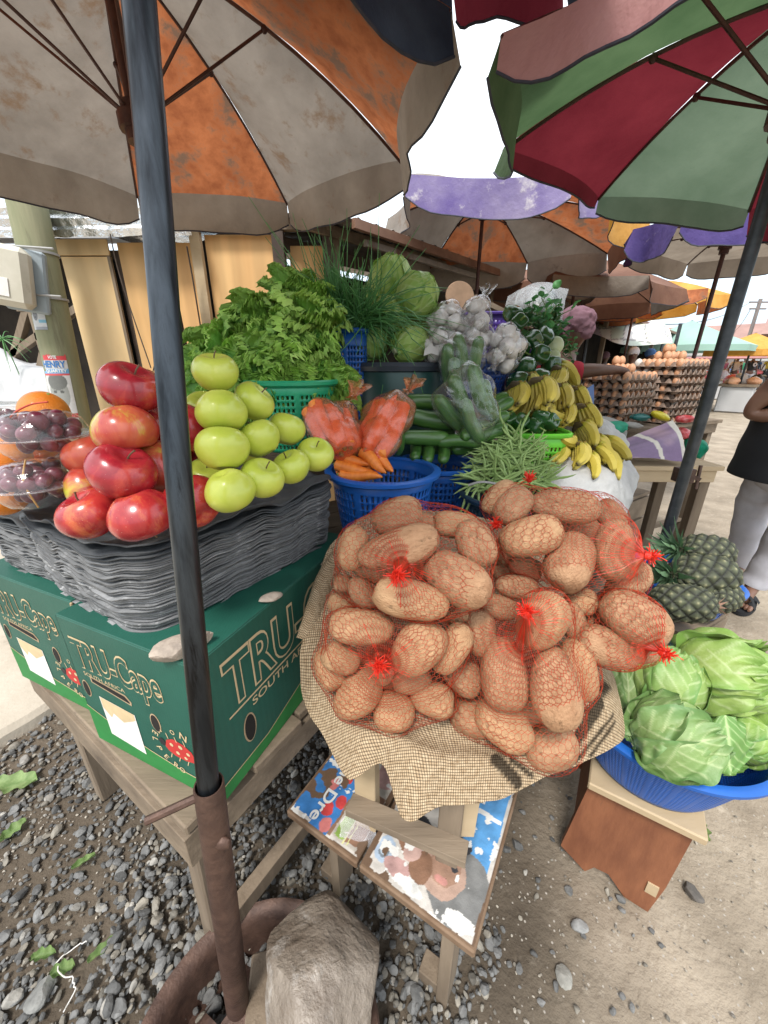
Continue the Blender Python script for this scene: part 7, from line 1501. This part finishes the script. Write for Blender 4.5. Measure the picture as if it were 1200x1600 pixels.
egg_stack(958, 642, 2.32, 6, .5, 'the lower stack of egg trays by the vendor', 1, .90); egg_stack(1030, 640, 2.42, 8, .45, 'the taller stack of egg trays by the road', 2, .88)
crate('stall_table', A(*(W(1000, 640, 2.5)[:2]), .885), (1.0, .5, 0), 'wooden stall table under the egg trays', .45, legs=True)
TB = W(1010, 712, 1.95)
crate('stall_table', A(TB[0] + .02, TB[1] + .10, TB[2] - .03), (.62, .40, 0), 'weathered wooden table under the purple poster sheet', -.02, mt='wood_pale', legs=True)
def poster_sheet():
    C = cat([[W(*p) for p in r] for r in (((955, 694, 1.95), (975, 706, 1.90), (985, 716, 1.86)), ((985, 682, 1.98), (1010, 695, 1.90), (1020, 716, 1.86)), ((1020, 668, 2.02), (1045, 685, 1.92), (1050, 719, 1.86)), ((1052, 656, 2.05), (1066, 680, 1.95), (1074, 722, 1.86)))], 60, 40)
    U, V = np.meshgrid(np.linspace(0, 1, 60), np.linspace(0, 1, 40), indexing='ij'); q = np.stack([U, V, 0 * U], -1); n = sn(q * A(3, 2, 1), 3, 2)[..., None]
    col = A(.20, .13, .24) * (1 - np.clip(n, 0, 1)) + A(.45, .30, .36) * np.clip(n, 0, 1); col = col * (1 - .3 * np.clip(sn(q * A(1, 6, 1), 4, 6), 0, 1)[..., None]); b = ((np.abs(U - .42 - .08 * V) < .035) | (U > .88))[..., None]; col = np.where(b, A(.62, .58, .5), col)
    tag(MB().grid(C + .004 * np.stack([sn(C, 25, 1)] * 3, -1), col=col).build('poster_sheet', M['print']), 'purple printed plastic poster sheet with cream bands draped on the table', 'poster')
poster_sheet()
mat('net_green', (.01, .30, .17), (.02, .4, .24), 30, rough=.5, trans=.3); mat('teal', (.01, .13, .12), rough=.3); mat('bag_yellow', (.62, .52, .02), rough=.35); mat('bag_red', (.55, .02, .03), (.65, .2, .2), 30, rough=.35); mat('grey_cloth', (.22, .21, .19), (.3, .29, .27), 8, rough=.9)
def lump(name, px, py, d, r, mt, seed, label, cat_, disp=.25, R=None):
    return tag(MB().ell(W(px, py, d), r, R, nu=36, nv=24, disp=disp, dsc=4, seed=seed).build(name, M[mt]), label, cat_)
lump('green_net', 955, 670, 2.0, (.09, .06, .035), 'net_green', 1, 'crumpled green net lying on the grey cloth beside the bananas', 'net'); lump('green_net', 1085, 700, 2.1, (.06, .05, .06), 'net_green', 2, 'green net bag hanging at the road side of the poster sheet', 'net')
lump('yellow_packet', 1032, 650, 2.08, (.055, .04, .022), 'bag_yellow', 3, 'small bright yellow packet in clear plastic below the tall egg stack', 'packet', .05, eul(.2, .3, .2)); lump('teal_bag', 1000, 652, 2.1, (.05, .04, .02), 'teal', 4, 'folded dark teal plastic bag beside the yellow packet', 'plastic bag', .15)
lump('red_packet', 1072, 655, 2.1, (.05, .04, .02), 'bag_red', 5, 'red plastic packet at the corner of the poster sheet, upper', 'packet', .2); lump('red_packet', 1066, 678, 2.12, (.04, .04, .03), 'bag_red', 6, 'red and white packet crumpled below the upper red packet', 'packet', .3); lump('grey_bag', 985, 664, 2.06, (.06, .04, .015), 'grey_cloth', 7, 'dark grey folded bag between green net and teal bag', 'plastic bag', .2)
G = cat([[W(*p) for p in r] for r in (((905, 655, 2.1), (940, 652, 2.1), (975, 660, 2.1)), ((915, 675, 1.9), (945, 672, 1.95), (980, 676, 2.0)), ((930, 690, 1.8), (955, 692, 1.85), (975, 690, 1.9)))], 20, 20); tag(MB().grid(G + .006 * np.stack([sn(G, 20, 1)] * 3, -1)).build('grey_cloth', M['grey_cloth']), 'grey cloth spread between bananas and egg trays', 'cloth')
mb = MB(); cpt = W(1068, 742, 1.38); mb.box(cpt, (.05, .05, .05)); mb.bar(cpt + A(.02, 0, 0), cpt + A(.055, -.01, -.015), .014, .014); mb.tube([cpt + A(.052, 0, .035), cpt + A(.05, -.01, -.05)], .006, 8); tag(mb.build('pole_clamp', M['rust']), 'rusty screw clamp on the dark pole beside the table', 'clamp')
# ---------------------------------------------------------------- far market
for n_, c in (('tp_cream', (.55, .53, .42)), ('tp_lilac', (.42, .38, .45)), ('tp_mint', (.32, .50, .42)), ('tp_blue', (.16, .25, .5)), ('tp_rose', (.60, .30, .30)), ('tp_white', (.62, .62, .62)), ('roof_rust', (.33, .20, .17)), ('roof_grey', (.24, .21, .2))): mat(n_, c, tuple(x * .8 for x in c), .8, rough=.9, trans=.2 if n_[0] == 't' else 0)
def patch_tent():
    c = W(968, 522, 7.2); root = thing('patchwork_tent', c * A(1, 1, 0), 'big tent of cream and lilac patched sheets with dark seams beyond the egg trays', 'tent')
    G = cat([[W(*p) for p in r] for r in (((905, 512, 6.6), (940, 528, 6.2), (975, 540, 6.2), (1052, 535, 6.8)), ((912, 495, 7.4), (945, 500, 7.2), (990, 502, 7.2), (1045, 512, 7.6)), ((945, 488, 8.4), (960, 488, 8.4), (990, 489, 8.4), (1030, 500, 8.4)), ((960, 495, 9.5), (980, 495, 9.5), (1000, 498, 9.5), (1030, 508, 9.5)))], 60, 80); G[..., 2] += .05 * sn(G, 3, 2)
    U, V = np.meshgrid(np.linspace(0, 1, 60), np.linspace(0, 1, 80), indexing='ij'); ci = (np.floor(U * 5 + .4 * np.sin(V * 7)) + np.floor(V * 6 + .4 * np.sin(U * 6))).astype(int); pal = np.array([(.58, .56, .44), (.50, .46, .52), (.60, .60, .52), (.44, .52, .42), (.62, .60, .58)]); col = pal[ci % 5]
    ln = (np.abs(((U * 5 + .4 * np.sin(V * 7)) % 1)) < .07) | (np.abs(((V * 6 + .4 * np.sin(U * 6)) % 1)) < .05); col = np.where(ln[..., None], A(.14, .13, .12), col)
    MB().grid(G, col=col).build('tent_sheet', M['print'], root)
    for px, py, d in ((912, 560, 6.6), (1050, 560, 7.0), (935, 560, 8.8), (1030, 560, 9.2)): p = W(px, py, d); MB().tube([p * A(1, 1, 0), p * A(1, 1, 0) + A(0, 0, 1.9)], .03, 8).build('tent_pole', M['dark_pole'], root)
patch_tent()
def road_t(t, off): return A(-.2, 3.2, 0) + RD * t + A(RD[1], -RD[0], 0) * off   # t along the road, off to its right
def stall(t, off, R, h, cm, label, seed, goods=('egg_brown', 'bag_red', 'tp_white', 'banana')):
    g = np.random.default_rng(seed); c = road_t(t, off); root = thing('far_stall', c, label, 'stall', 'stalls down the road'); n = 8; th = np.arange(n + 1) * 2 * PI / n + .3
    P = np.array([[c + A(0, 0, h)] * (n + 1), [c + A(R * .5 * math.cos(a), R * .5 * math.sin(a), h - .22 * R) for a in th], [c + A(R * math.cos(a), R * math.sin(a), h - .42 * R) for a in th], [c + A(R * 1.01 * math.cos(a), R * 1.01 * math.sin(a), h - .42 * R - .14) for a in th]]); MB().grid(P).build('canopy', M[cm], root, smooth=False)
    MB().tube([c, c + A(0, 0, h)], .025, 8).build('pole', M['dark_pole'], root); MB().box(c + A(0, 0, .70), (1.3 * R, .8 * R, .06), rot((0, 0, 1), .8)).build('table', M['wood_grey_x'], root); MB().box(c + A(0, 0, .34), (1.2 * R, .7 * R, .66), rot((0, 0, 1), .8)).build('table_skirt', M[g.choice(['tp_blue', 'shade_wall', 'wood_dark', 'tp_white'])], root)
    for k in range(7): q = c + rot((0, 0, 1), .8) @ A(g.uniform(-.55, .55) * R, g.uniform(-.3, .3) * R, .80); MB().ell(q, (.16, .14, .10 + .1 * g.random()), nu=14, nv=9, disp=.25, dsc=5, seed=k).build('goods', M[goods[k % len(goods)]], root)
for i, (t, off, R, h, cm, l) in enumerate([(12.6, 1.9, 1.0, 2.0, 'fab_yellow', 'yellow stall umbrella beyond the patched tent'), (11.5, .6, 1.5, 2.3, 'tp_mint', 'mint green stall canopy beyond the patched tent'), (14.5, .3, 1.4, 2.2, 'tp_white', 'white stall canopy far down the left of the road'), (18, .8, 1.5, 2.2, 'tp_rose', 'rose stall canopy far down the left of the road'), (22, 1.2, 1.6, 2.3, 'fab_yellow', 'small yellow canopy far down the road'), (27, 2.0, 1.8, 2.4, 'tp_mint', 'pale mint canopy at the end of the road'),
        (31, 4.6, 2.2, 2.6, 'tp_rose', 'rose pink canopy behind the crowd'), (27, 7.0, 2.4, 2.5, 'tp_white', 'white canopy behind the two walkers'), (21.5, 7.6, 2.0, 2.5, 'tp_blue', 'large blue canopy at the right behind the walkers'), (33, 3.0, 2.2, 2.5, 'tp_white', 'pale canopy at the far end of the road'), (19.0, 9.0, 1.9, 2.5, 'fab_dpurple', 'purple canopy at the right edge of the photo')]): stall(t, off, R, h, cm, l, i)
def house(t, off, w_, dp, h, mt, label):
    c = road_t(t, off); root = thing('far_building', c, label, 'building'); R = np.stack([A(RD[1], -RD[0], 0), RD, up_], 1)
    MB().box(c + up_ * h / 2, (w_, dp, h), R).build('wall', M['roof_grey'], root)
    P = [c + R @ A(a * w_ * .55, b * dp * .55, h if b else h + w_ * .16) for a in (-1, 1) for b in (-1, 0, 1)]; MB().faces(P, [[0, 1, 4, 3], [1, 2, 5, 4], [0, 3, 5, 2]]).build('roof', M[mt], root, smooth=False)
house(46, 8, 12, 9, 3.4, 'roof_rust', 'low building with a faded rust roof beyond the market'); house(40, 15, 11, 8, 3.3, 'roof_grey', 'low building with a grey roof at the photo edge'); house(60, -4, 14, 9, 3.2, 'roof_rust', 'distant low building past the end of the road')
def epole(px, base_py, top_py, d_lab, r, label):
    b = WZ(px, base_py, 0) ; dist = b[1]; tp = WY(px, top_py, dist); root = thing('electricity_pole', b, label, 'utility pole', 'electricity poles down the road'); top = A(b[0], b[1], tp[2]); MB().tube([b, top], r, 10).build('shaft', M['roof_grey'], root)
    h = top[2]; 
    for dz, L in ((-.25, .9), (-.75, .7)): MB().bar(top + A(-L, 0, dz), top + A(L, 0, dz), .12, .12).build('cross_arm', M['roof_grey'], root)
    return top
T1 = epole(1150, 592, 467, 0, .14, 'tall electricity pole with a ragged head rising above the roofs'); T2 = epole(1115, 585, 512, 0, .16, 'electricity pole in the middle distance behind the dark umbrella pole'); T3 = epole(1094, 581, 528, 0, .18, 'small far electricity pole above the mint canopy')
def wire(a, b, sag, label): s = np.linspace(0, 1, 14)[:, None]; P = a + (b - a) * s; P[:, 2] -= (sag * 4 * s * (1 - s))[:, 0]; tag(MB().tube(P, .022, 4).build('power_line', M['dark_pole']), label, 'power line', 'power lines over the road')
wire(T1 + A(-.8, 0, -.25), WY(1010, 505, 22), .6, 'power line from the tall pole down towards the patched tent'); wire(T1 + A(-.6, 0, -.75), T2 + A(.6, 0, 0), .9, 'power line between the tall pole and the middle pole'); wire(T2 + A(-.6, 0, 0), WY(1040, 526, 34), .6, 'power line from the middle pole towards the tent'); wire(T2 + A(.3, 0, -.7), T3, .9, 'lowest power line between the two farther poles'); wire(T1 + A(.6, 0, 0), T1 + A(9, -8, .5), .5, 'power line leaving the tall pole at the photo edge')
# ---------------------------------------------------------------- people
mat('skin', (.085, .04, .024), (.12, .058, .036), 12, rough=.45, sss=0, bump=.1, bsc=200); mat('skin_mid', (.16, .08, .05), (.20, .105, .07), 12, rough=.42, bump=.1, bsc=200)
def cloth(n_, c, **k): return mat(n_, c, tuple(x * .82 for x in c), 9, rough=.85, bump=.25, bsc=60, **k)
for n_, c in (('c_black', (.012, .013, .016)), ('c_white', (.55, .55, .60)), ('c_cream', (.50, .44, .34)), ('c_green', (.02, .20, .10)), ('c_red', (.35, .015, .03)), ('c_blue', (.05, .14, .36)), ('c_yellow', (.6, .42, .05)), ('c_pink', (.17, .085, .11)), ('c_grey', (.2, .2, .21)), ('c_maroon', (.14, .02, .035)), ('c_orange', (.5, .2, .04))): cloth(n_, c)
mat('hair', (.01, .009, .008), rough=.8)
def skinned(name, J, Ed, mt, parent, sub=2, rootj=0):
    """one smooth surface grown round connected joints: J name -> (xyz, rx, ry)"""
    keys = list(J); idx = {k: i for i, k in enumerate(keys)}; off = wloc(parent) if parent is not None else 0
    me = bpy.data.meshes.new(name); me.from_pydata([tuple(np.asarray(J[k][0]) - off) for k in keys], [(idx[a], idx[b]) for a, b in Ed], []); o = bpy.data.objects.new(name, me); COL.objects.link(o); o.parent = parent
    m = o.modifiers.new('skin', 'SKIN'); m.use_smooth_shade = True; m.branch_smoothing = .6
    for i, k in enumerate(keys): d = me.skin_vertices[0].data[i]; d.radius = (J[k][1], J[k][2]); d.use_root = (i == rootj)
    mod(o, 'SUBSURF', levels=sub, render_levels=sub); me.materials.append(M[mt]); return o
def person(loc, h, face, cat_label, shirt='c_white', pants='c_grey', skirt=False, stride=.12, arms=None, hat=None, skinm='skin', sleeve=True, short=False, fig=1.0, name='person', detail=False, lean=0):
    s = h / 1.7; loc = np.asarray(loc, float); R = rot((0, 0, 1), face) @ rot((1, 0, 0), -lean); root = thing(name, loc, cat_label, 'person')
    def P(x, y, z): return loc + R @ (A(x, y, z) * s)     # x to the person's left, y backwards (faces -y)
    st = stride; a = arms or [((.24, .02, 1.12), (.25, -.06, .88)), ((-.24, .02, 1.12), (-.25, -.06, .88))]
    k = s
    J = {'hip': (P(0, 0, .93), .125 * k, .095 * k), 'waist': (P(0, 0, 1.08), .11 * k, .085 * k), 'chest': (P(0, 0, 1.28), .135 * k, .095 * k), 'neck0': (P(0, 0, 1.43), .06 * k, .055 * k), 'neck': (P(0, -.01, 1.49), .048 * k, .048 * k), 'head': (P(0, -.025, 1.58), .076 * k, .088 * k), 'crown': (P(0, -.015, 1.66), .06 * k, .072 * k)}
    E_ = [('hip', 'waist'), ('waist', 'chest'), ('chest', 'neck0'), ('neck0', 'neck'), ('neck', 'head'), ('head', 'crown')]
    for q, sg, dy in (('l', 1, -st), ('r', -1, st)):
        J['th' + q] = (P(.095 * sg, 0 + dy * .1, .84), .085 * k, .085 * k); J['kn' + q] = (P(.10 * sg, dy * .5 - .02, .49), .055 * k, .055 * k); J['an' + q] = (P(.10 * sg, dy + .02, .09), .036 * k, .038 * k); J['to' + q] = (P(.115 * sg, dy - .13, .035), .036 * k, .026 * k)
        E_ += [('hip', 'th' + q), ('th' + q, 'kn' + q), ('kn' + q, 'an' + q), ('an' + q, 'to' + q)]
    for q, sg, (el, wr) in (('l', 1, a[0]), ('r', -1, a[1])):
        J['sh' + q] = (P(.175 * sg, 0, 1.385), .052 * k, .052 * k); J['el' + q] = (P(*el), .038 * k, .038 * k); J['wr' + q] = (P(*wr), .027 * k, .025 * k); hd = nrm(A(*wr) - A(*el)); J['ha' + q] = (P(*(A(*wr) + hd * .085)), .034 * k, .018 * k)
        E_ += [('chest', 'sh' + q), ('sh' + q, 'el' + q), ('el' + q, 'wr' + q), ('wr' + q, 'ha' + q)]
    skinned('body', J, E_, skinm, root, 2)
    up1 = lambda r, f=1.16, d=.008: r * f + d * k
    S = {n_: (J[n_][0], up1(J[n_][1]), up1(J[n_][2])) for n_ in ('hip', 'waist', 'chest', 'shl', 'shr')}; S['nk'] = (P(0, 0, 1.41), .085 * k, .075 * k)
    for q in 'lr': t = .55 if sleeve else .2; S['sl' + q] = (J['sh' + q][0] * (1 - t) + J['el' + q][0] * t, .060 * k, .060 * k)
    skinned('shirt', S, [('hip', 'waist'), ('waist', 'chest'), ('chest', 'nk'), ('chest', 'shl'), ('chest', 'shr'), ('shl', 'sll'), ('shr', 'slr')], shirt, root, 2)
    if skirt:
        MB().lathe([(.16 * k, .98 * k), (.175 * k, .85 * k), (.20 * k, .5 * k), (.22 * k, .22 * k), (.20 * k, .215 * k)], loc, n=28, sy=.75, R=np.stack([R[:, 0], R[:, 1], up_], 1)).build('skirt', M[pants], root)
    else:
        T = {'hip': (P(0, 0, .95), .14 * k, .112 * k)}; ee = []
        for q in 'lr':
            T['th' + q] = (J['th' + q][0], .098 * k, .098 * k); T['kn' + q] = (J['kn' + q][0], .075 * k, .075 * k); ee += [('hip', 'th' + q), ('th' + q, 'kn' + q)]
            if not short: T['an' + q] = (J['an' + q][0] + A(0, 0, .03), .06 * k, .06 * k); ee.append(('kn' + q, 'an' + q))
        skinned('trousers', T, ee, pants, root, 2)
    for q, sg in (('l', 1), ('r', -1)): p = J['an' + q][0]; t_ = J['to' + q][0]; MB().ell((p * A(1, 1, 0) * .35 + t_ * A(1, 1, 0) * .65) + A(0, 0, .03), (.045 * k, .12 * k, .032 * k), rot((0, 0, 1), face), nu=14, nv=9).build('shoe', M['c_black'], root)
    hc = P(0, .0, 1.63); MB().ell(hc, (.088 * k, .10 * k, .085 * k), R, nu=20, nv=12).build('hair' if hat is None else 'headwear', M[hat or 'hair'], root)
    fm = MB(); 
    for sg in (-1, 1): fm.ell(P(.03 * sg, -.105, 1.60), (.012 * k, .008 * k, .007 * k), R, nu=8, nv=6)
    fm.build('eyes', M['ink_white'], root); MB().ell(P(0, -.118, 1.57), (.012 * k, .016 * k, .018 * k), R, nu=10, nv=8).build('nose', M[skinm], root); MB().ell(P(0, -.105, 1.535), (.022 * k, .008 * k, .006 * k), R, nu=10, nv=6).build('mouth', M['c_maroon'], root)
    return root
def at_feet(px, py): return WZ(px, py, 0)
# the two walkers on the road
w1 = person(at_feet(1137, 614), 1.62, -.35, 'person walking on the road in a white top and cream knee shorts', 'c_white', 'c_cream', short=True, stride=.22)
w2 = person(at_feet(1160, 616), 1.66, -.1, 'person walking in a black top with a round white print and white shorts', 'c_black', 'c_white', short=True, stride=.18, hat='c_cream')
p_ = np.array(w2.location); Rw = rot((0, 0, 1), -.1); MB().ell(p_ + Rw @ A(.02, -.15, 1.22), (.085, .012, .085), Rw, nu=18, nv=10).build('print', M['c_white'], w2); MB().ell(p_ + Rw @ A(.02, -.163, 1.22), (.03, .006, .04), Rw, nu=12, nv=8).build('print_centre', M['c_black'], w2)
cr_ = [(1152, 603, 'c_green', 'c_grey', None, 'person in a green top just behind the two walkers'), (1097, 601, 'c_black', 'c_white', 'c_white', 'person in black with a white cap standing left of the long pole'), (1083, 606, 'c_orange', 'c_grey', None, 'person in an orange top crouched far down the road'), (1075, 604, 'c_white', 'c_pink', None, 'person in a white top by the pink bag'), (1110, 598, 'c_blue', 'c_grey', None, 'person in blue seen behind the dark umbrella pole'),
       (1125, 599, 'c_maroon', 'c_grey', None, 'person in maroon among the far crowd'), (1175, 600, 'c_blue', 'c_black', 'c_red', 'person in blue with a red headscarf behind the walkers'), (1190, 603, 'c_yellow', 'c_grey', None, 'person in yellow near the purple canopy'), (1060, 602, 'c_pink', 'c_blue', 'c_white', 'person in pink with a white scarf beside the tall egg stack'), (1068, 598, 'c_red', 'c_black', None, 'person in red in the far crowd'), (1090, 594, 'c_grey', 'c_black', None, 'person in grey far away on the road'), (1140, 596, 'c_orange', 'c_blue', 'c_yellow', 'person in orange with a yellow headscarf in the crowd'), (1168, 594, 'c_green', 'c_black', None, 'tiny figure in dark green in the far crowd'), (1102, 591, 'c_white', 'c_black', None, 'tiny figure in white at the end of the road')]
for i, (px, py, sh, pn, hat, l) in enumerate(cr_): person(at_feet(px, py), 1.6 + .03 * (i % 4), i * 1.3, l, sh, pn, skirt=i % 2 == 0, hat=hat, stride=.08)
for i, (px, py, d, sh, hat, l) in enumerate([(985, 575, 5.6, 'c_red', 'c_white', 'seller with a white headscarf behind the lower egg stack'), (1012, 570, 6.2, 'c_yellow', 'c_blue', 'seller in yellow with a blue cap behind the tall egg stack'), (1035, 572, 7.0, 'c_black', 'c_yellow', 'seller in black with a yellow scarf behind the tall egg stack'), (945, 560, 7.5, 'c_grey', 'c_pink', 'seller in grey under the patched tent')]):
    p = W(px, py, d); person(A(p[0], p[1], 0), 1.45, i * .8 - .5, l, sh, 'c_blue', skirt=True, hat=hat, stride=.02)
# vendor reaching for the eggs
def vendor():
    hd = W(900, 520, 2.15); base = A(hd[0] - .02, hd[1] + .06, 0); root = thing('person', base, 'vendor in a red striped dress and mauve headscarf reaching an arm over the egg trays', 'person'); sh = W(895, 580, 2.15); el = W(935, 578, 2.12); wr = W(968, 578, 2.12); hn = W(982, 583, 2.12)
    J = {'hip': (base + A(-.02, .05, .85), .16, .12), 'waist': (base + A(0, .03, 1.0), .13, .1), 'chest': (base + A(0, .0, 1.17), .13, .1), 'neck': (base + A(0, -.03, 1.33), .05, .05), 'head': (hd + A(0, 0, -.01), .075, .085), 'crown': (hd + A(0, 0, .06), .06, .07), 'sh': (sh, .05, .05), 'el': (el, .036, .036), 'wr': (wr, .025, .024), 'ha': (hn, .034, .02), 'shb': (base + A(-.18, .05, 1.24), .05, .05), 'elb': (base + A(-.25, -.02, 1.02), .036, .036), 'wrb': (base + A(-.12, -.15, .95), .026, .024), 'kl': (base + A(.1, .05, .5), .06, .06), 'kr': (base + A(-.12, .05, .5), .06, .06), 'fl': (base + A(.1, .0, .05), .04, .04), 'fr': (base + A(-.12, 0, .05), .04, .04)}
    skinned('body', J, [('hip', 'waist'), ('waist', 'chest'), ('chest', 'neck'), ('neck', 'head'), ('head', 'crown'), ('chest', 'sh'), ('sh', 'el'), ('el', 'wr'), ('wr', 'ha'), ('chest', 'shb'), ('shb', 'elb'), ('elb', 'wrb'), ('hip', 'kl'), ('hip', 'kr'), ('kl', 'fl'), ('kr', 'fr')], 'skin', root)
    fg = MB()
    for k in range(5): a = hn + A(.005, -.012 + k * .006, 0); fg.tube(curve([a, a + A(.022, -.004 + .002 * k, -.008), a + A(.026, -.006 + .002 * k, -.035)], 6), .006, 7)
    fg.build('fingers', M['skin'], root)
    S = {k: (J[k][0], J[k][1] * 1.15 + .01, J[k][2] * 1.15 + .01) for k in ('hip', 'waist', 'chest', 'sh', 'shb')}; S['sl'] = (sh * .45 + el * .55, .06, .06); skinned('dress_top', S, [('hip', 'waist'), ('waist', 'chest'), ('chest', 'sh'), ('sh', 'sl'), ('chest', 'shb')], 'c_red', root)
    MB().lathe([(.18, .95), (.22, .7), (.26, .15)], base, n=30).build('skirt', M['c_black'], root); MB().grid(cat([[W(912, 610, 2.0), W(920, 605, 2.0), W(928, 600, 2.0)], [W(915, 635, 1.98), W(921, 632, 1.98), W(928, 628, 1.98)], [W(912, 660, 1.98), W(918, 660, 1.98), W(925, 655, 1.98)]], 10, 10)).build('blue_sash', M['tp_blue'], root)
    MB().ell(hd + A(0, .02, .045), (.10, .11, .09), nu=60, nv=40, disp=.16, dsc=9, seed=3).ell(hd + A(.04, .06, .09), (.05, .05, .045), nu=18, nv=12, disp=.2, dsc=4, seed=5).build('headscarf', M['c_pink'], root)
vendor()
# woman at the right edge: black top, white trousers, black slide
def near_person():
    f1 = WZ(1168, 948, 0); root = thing('person', f1, 'person in a black shirt and white trousers with folded arms, cut by the photo edge', 'person'); hp = A(1.96, 1.86, .86)
    kn1, an1, to1 = A(2.02, 1.76, .47), f1 + A(.05, .06, .10), f1 + A(-.05, -.02, .035); f2 = WZ(1150, 905, 0); kn2, an2 = A(2.05, 2.00, .46), f2 + A(.02, .04, .10)
    el = W(1166, 648, 1.88); shl = A(1.88, 1.80, 1.32); wr = A(2.10, 1.58, 1.02)
    J = {'hip': (hp, .15, .12), 'waist': (hp + A(0, 0, .17), .115, .10), 'chest': (hp + A(.02, 0, .38), .135, .11), 'neck0': (hp + A(.03, 0, .54), .055, .055), 'head': (hp + A(.02, -.02, .70), .078, .09), 'crown': (hp + A(.02, -.01, .78), .062, .075), 'th1': (hp + A(.05, -.04, -.14), .075, .075), 'kn1': (kn1, .058, .058), 'an1': (an1, .036, .036), 'to1': (to1, .040, .022), 'th2': (hp + A(.05, .07, -.14), .075, .075), 'kn2': (kn2, .058, .058), 'an2': (an2, .036, .036), 'to2': (an2 + A(-.08, -.08, -.06), .04, .022),
         'sh1': (shl, .058, .058), 'el1': (el, .043, .043), 'fa1': (el * .5 + wr * .5, .040, .040), 'wr1': (wr, .028, .026), 'sh2': (hp + A(.20, .05, .46), .058, .058), 'el2': (hp + A(.30, -.06, .2), .042, .042), 'wr2': (hp + A(.08, -.22, .18), .028, .026)}
    skinned('body', J, [('hip', 'waist'), ('waist', 'chest'), ('chest', 'neck0'), ('neck0', 'head'), ('head', 'crown'), ('hip', 'th1'), ('th1', 'kn1'), ('kn1', 'an1'), ('an1', 'to1'), ('hip', 'th2'), ('th2', 'kn2'), ('kn2', 'an2'), ('an2', 'to2'), ('chest', 'sh1'), ('sh1', 'el1'), ('el1', 'fa1'), ('fa1', 'wr1'), ('chest', 'sh2'), ('sh2', 'el2'), ('el2', 'wr2')], 'skin_mid', root, 3)
    sb = MB(); cv = curve([hp + A(0, 0, -.17), hp + A(0, 0, -.05), hp + A(0, 0, .1), hp + A(.01, 0, .25), hp + A(.02, 0, .40), hp + A(.03, 0, .49), hp + A(.03, 0, .535)], 60)
    r_ = np.interp(np.linspace(0, 1, 60), [0, .15, .36, .55, .8, .93, 1], [.205, .195, .172, .175, .175, .10, .07]); sb.tube(cv, r_ * (1 + .012 * np.sin(np.linspace(0, 38, 60))), 44, flat=.84)
    for a_, b_ in ((shl, el), (J['sh2'][0], J['el2'][0])): cv = curve([a_ + (hp + A(.02, 0, .4) - a_) * .5, a_, a_ * .7 + b_ * .3, a_ * .48 + b_ * .52], 24); sb.tube(cv, np.interp(np.linspace(0, 1, 24), [0, .4, .7, 1], [.10, .082, .074, .072]), 24)
    sb.build('shirt', M['c_black'], root)
    mb = MB()
    for pts, rr in (((hp + A(.08, -.02, -.10), hp + A(.09, -.04, -.22), kn1 + A(0, 0, .05), (kn1 + an1) / 2 + A(.01, 0, 0), an1 + A(0, 0, .01)), (.092, .092, .078, .066, .060)), ((hp + A(.03, .04, -.10), hp + A(.05, .08, -.22), kn2 + A(0, 0, .05), (kn2 + an2) / 2, an2), (.09, .09, .08, .072, .066))):
        cv = curve(pts, 60); r_ = np.interp(np.linspace(0, 1, 60), [0, .25, .5, .75, 1], rr); mb.tube(cv, r_ * (1 + .03 * np.sin(np.linspace(0, 40, 60))), 40)
    mb.ell(hp + A(.055, .01, -.13), (.135, .12, .13), nu=30, nv=20)
    o = mb.build('trousers', M['c_white'], root)
    tx = bpy.data.textures.new('folds', 'CLOUDS'); tx.noise_scale = .09; mod(o, 'DISPLACE', texture=tx, strength=.012, mid_level=.5)
    MB().ell(hp + A(.02, .01, .76), (.095, .11, .10), nu=24, nv=16, disp=.06, dsc=3, seed=1).build('hair', M['hair'], root)
    # slide sandal with crossed straps and toes
    d = nrm((to1 - an1) * A(1, 1, 0)); sd_ = A(-d[1], d[0], 0); c = (an1 * A(1, 1, 0) + to1 * A(1, 1, 0)) / 2 + d * .02
    n = 30; th = np.arange(n) * 2 * PI / n; out = np.array([c + d * .135 * math.cos(t) + sd_ * (.048 + .008 * math.cos(t)) * math.sin(t) for t in th]); mb = MB(); mb.grid(np.array([out + A(0, 0, .002), out + A(0, 0, .024)]), cv=True); k0 = mb.n - n; mb.F.append([k0 + k for k in range(n)]); mb.M.append(0); mb.build('sandal_sole', M['c_black'], root)
    for sg in (-1, 1):
        q = [c + d * (.0 + .05 * sg) + sd_ * .052 + A(0, 0, .02), c + d * (.02 + .02 * sg) + sd_ * .02 + A(0, 0, .075), c + d * (.03 - .02 * sg) - sd_ * .02 + A(0, 0, .072), c + d * (.04 - .05 * sg) - sd_ * .052 + A(0, 0, .02)]; cv = curve(q, 14); MB().grid(np.stack([cv - d * .018, cv + A(0, 0, .003), cv + d * .018], 1)).build('sandal_strap', M['c_black'], root)
    tm = MB()
    for k in range(5): b = c + d * (.075 - .006 * k) + sd_ * (.032 - k * .016) + A(0, 0, .038); tm.tube([b, b + d * .022, b + d * (.042 - .004 * k)], [.011 - .0012 * k, .011 - .0012 * k, .006], 10)
    tm.build('toes', M['skin_mid'], root)
near_person()
o = MB().ell(at_feet(1078, 606) + A(0, 0, .25), (.25, .2, .25), nu=14, nv=10, disp=.15, dsc=3); tag(o.build('pink_bag', M['bag_red']), 'bright pink bag on the road far behind the egg trays', 'bag')
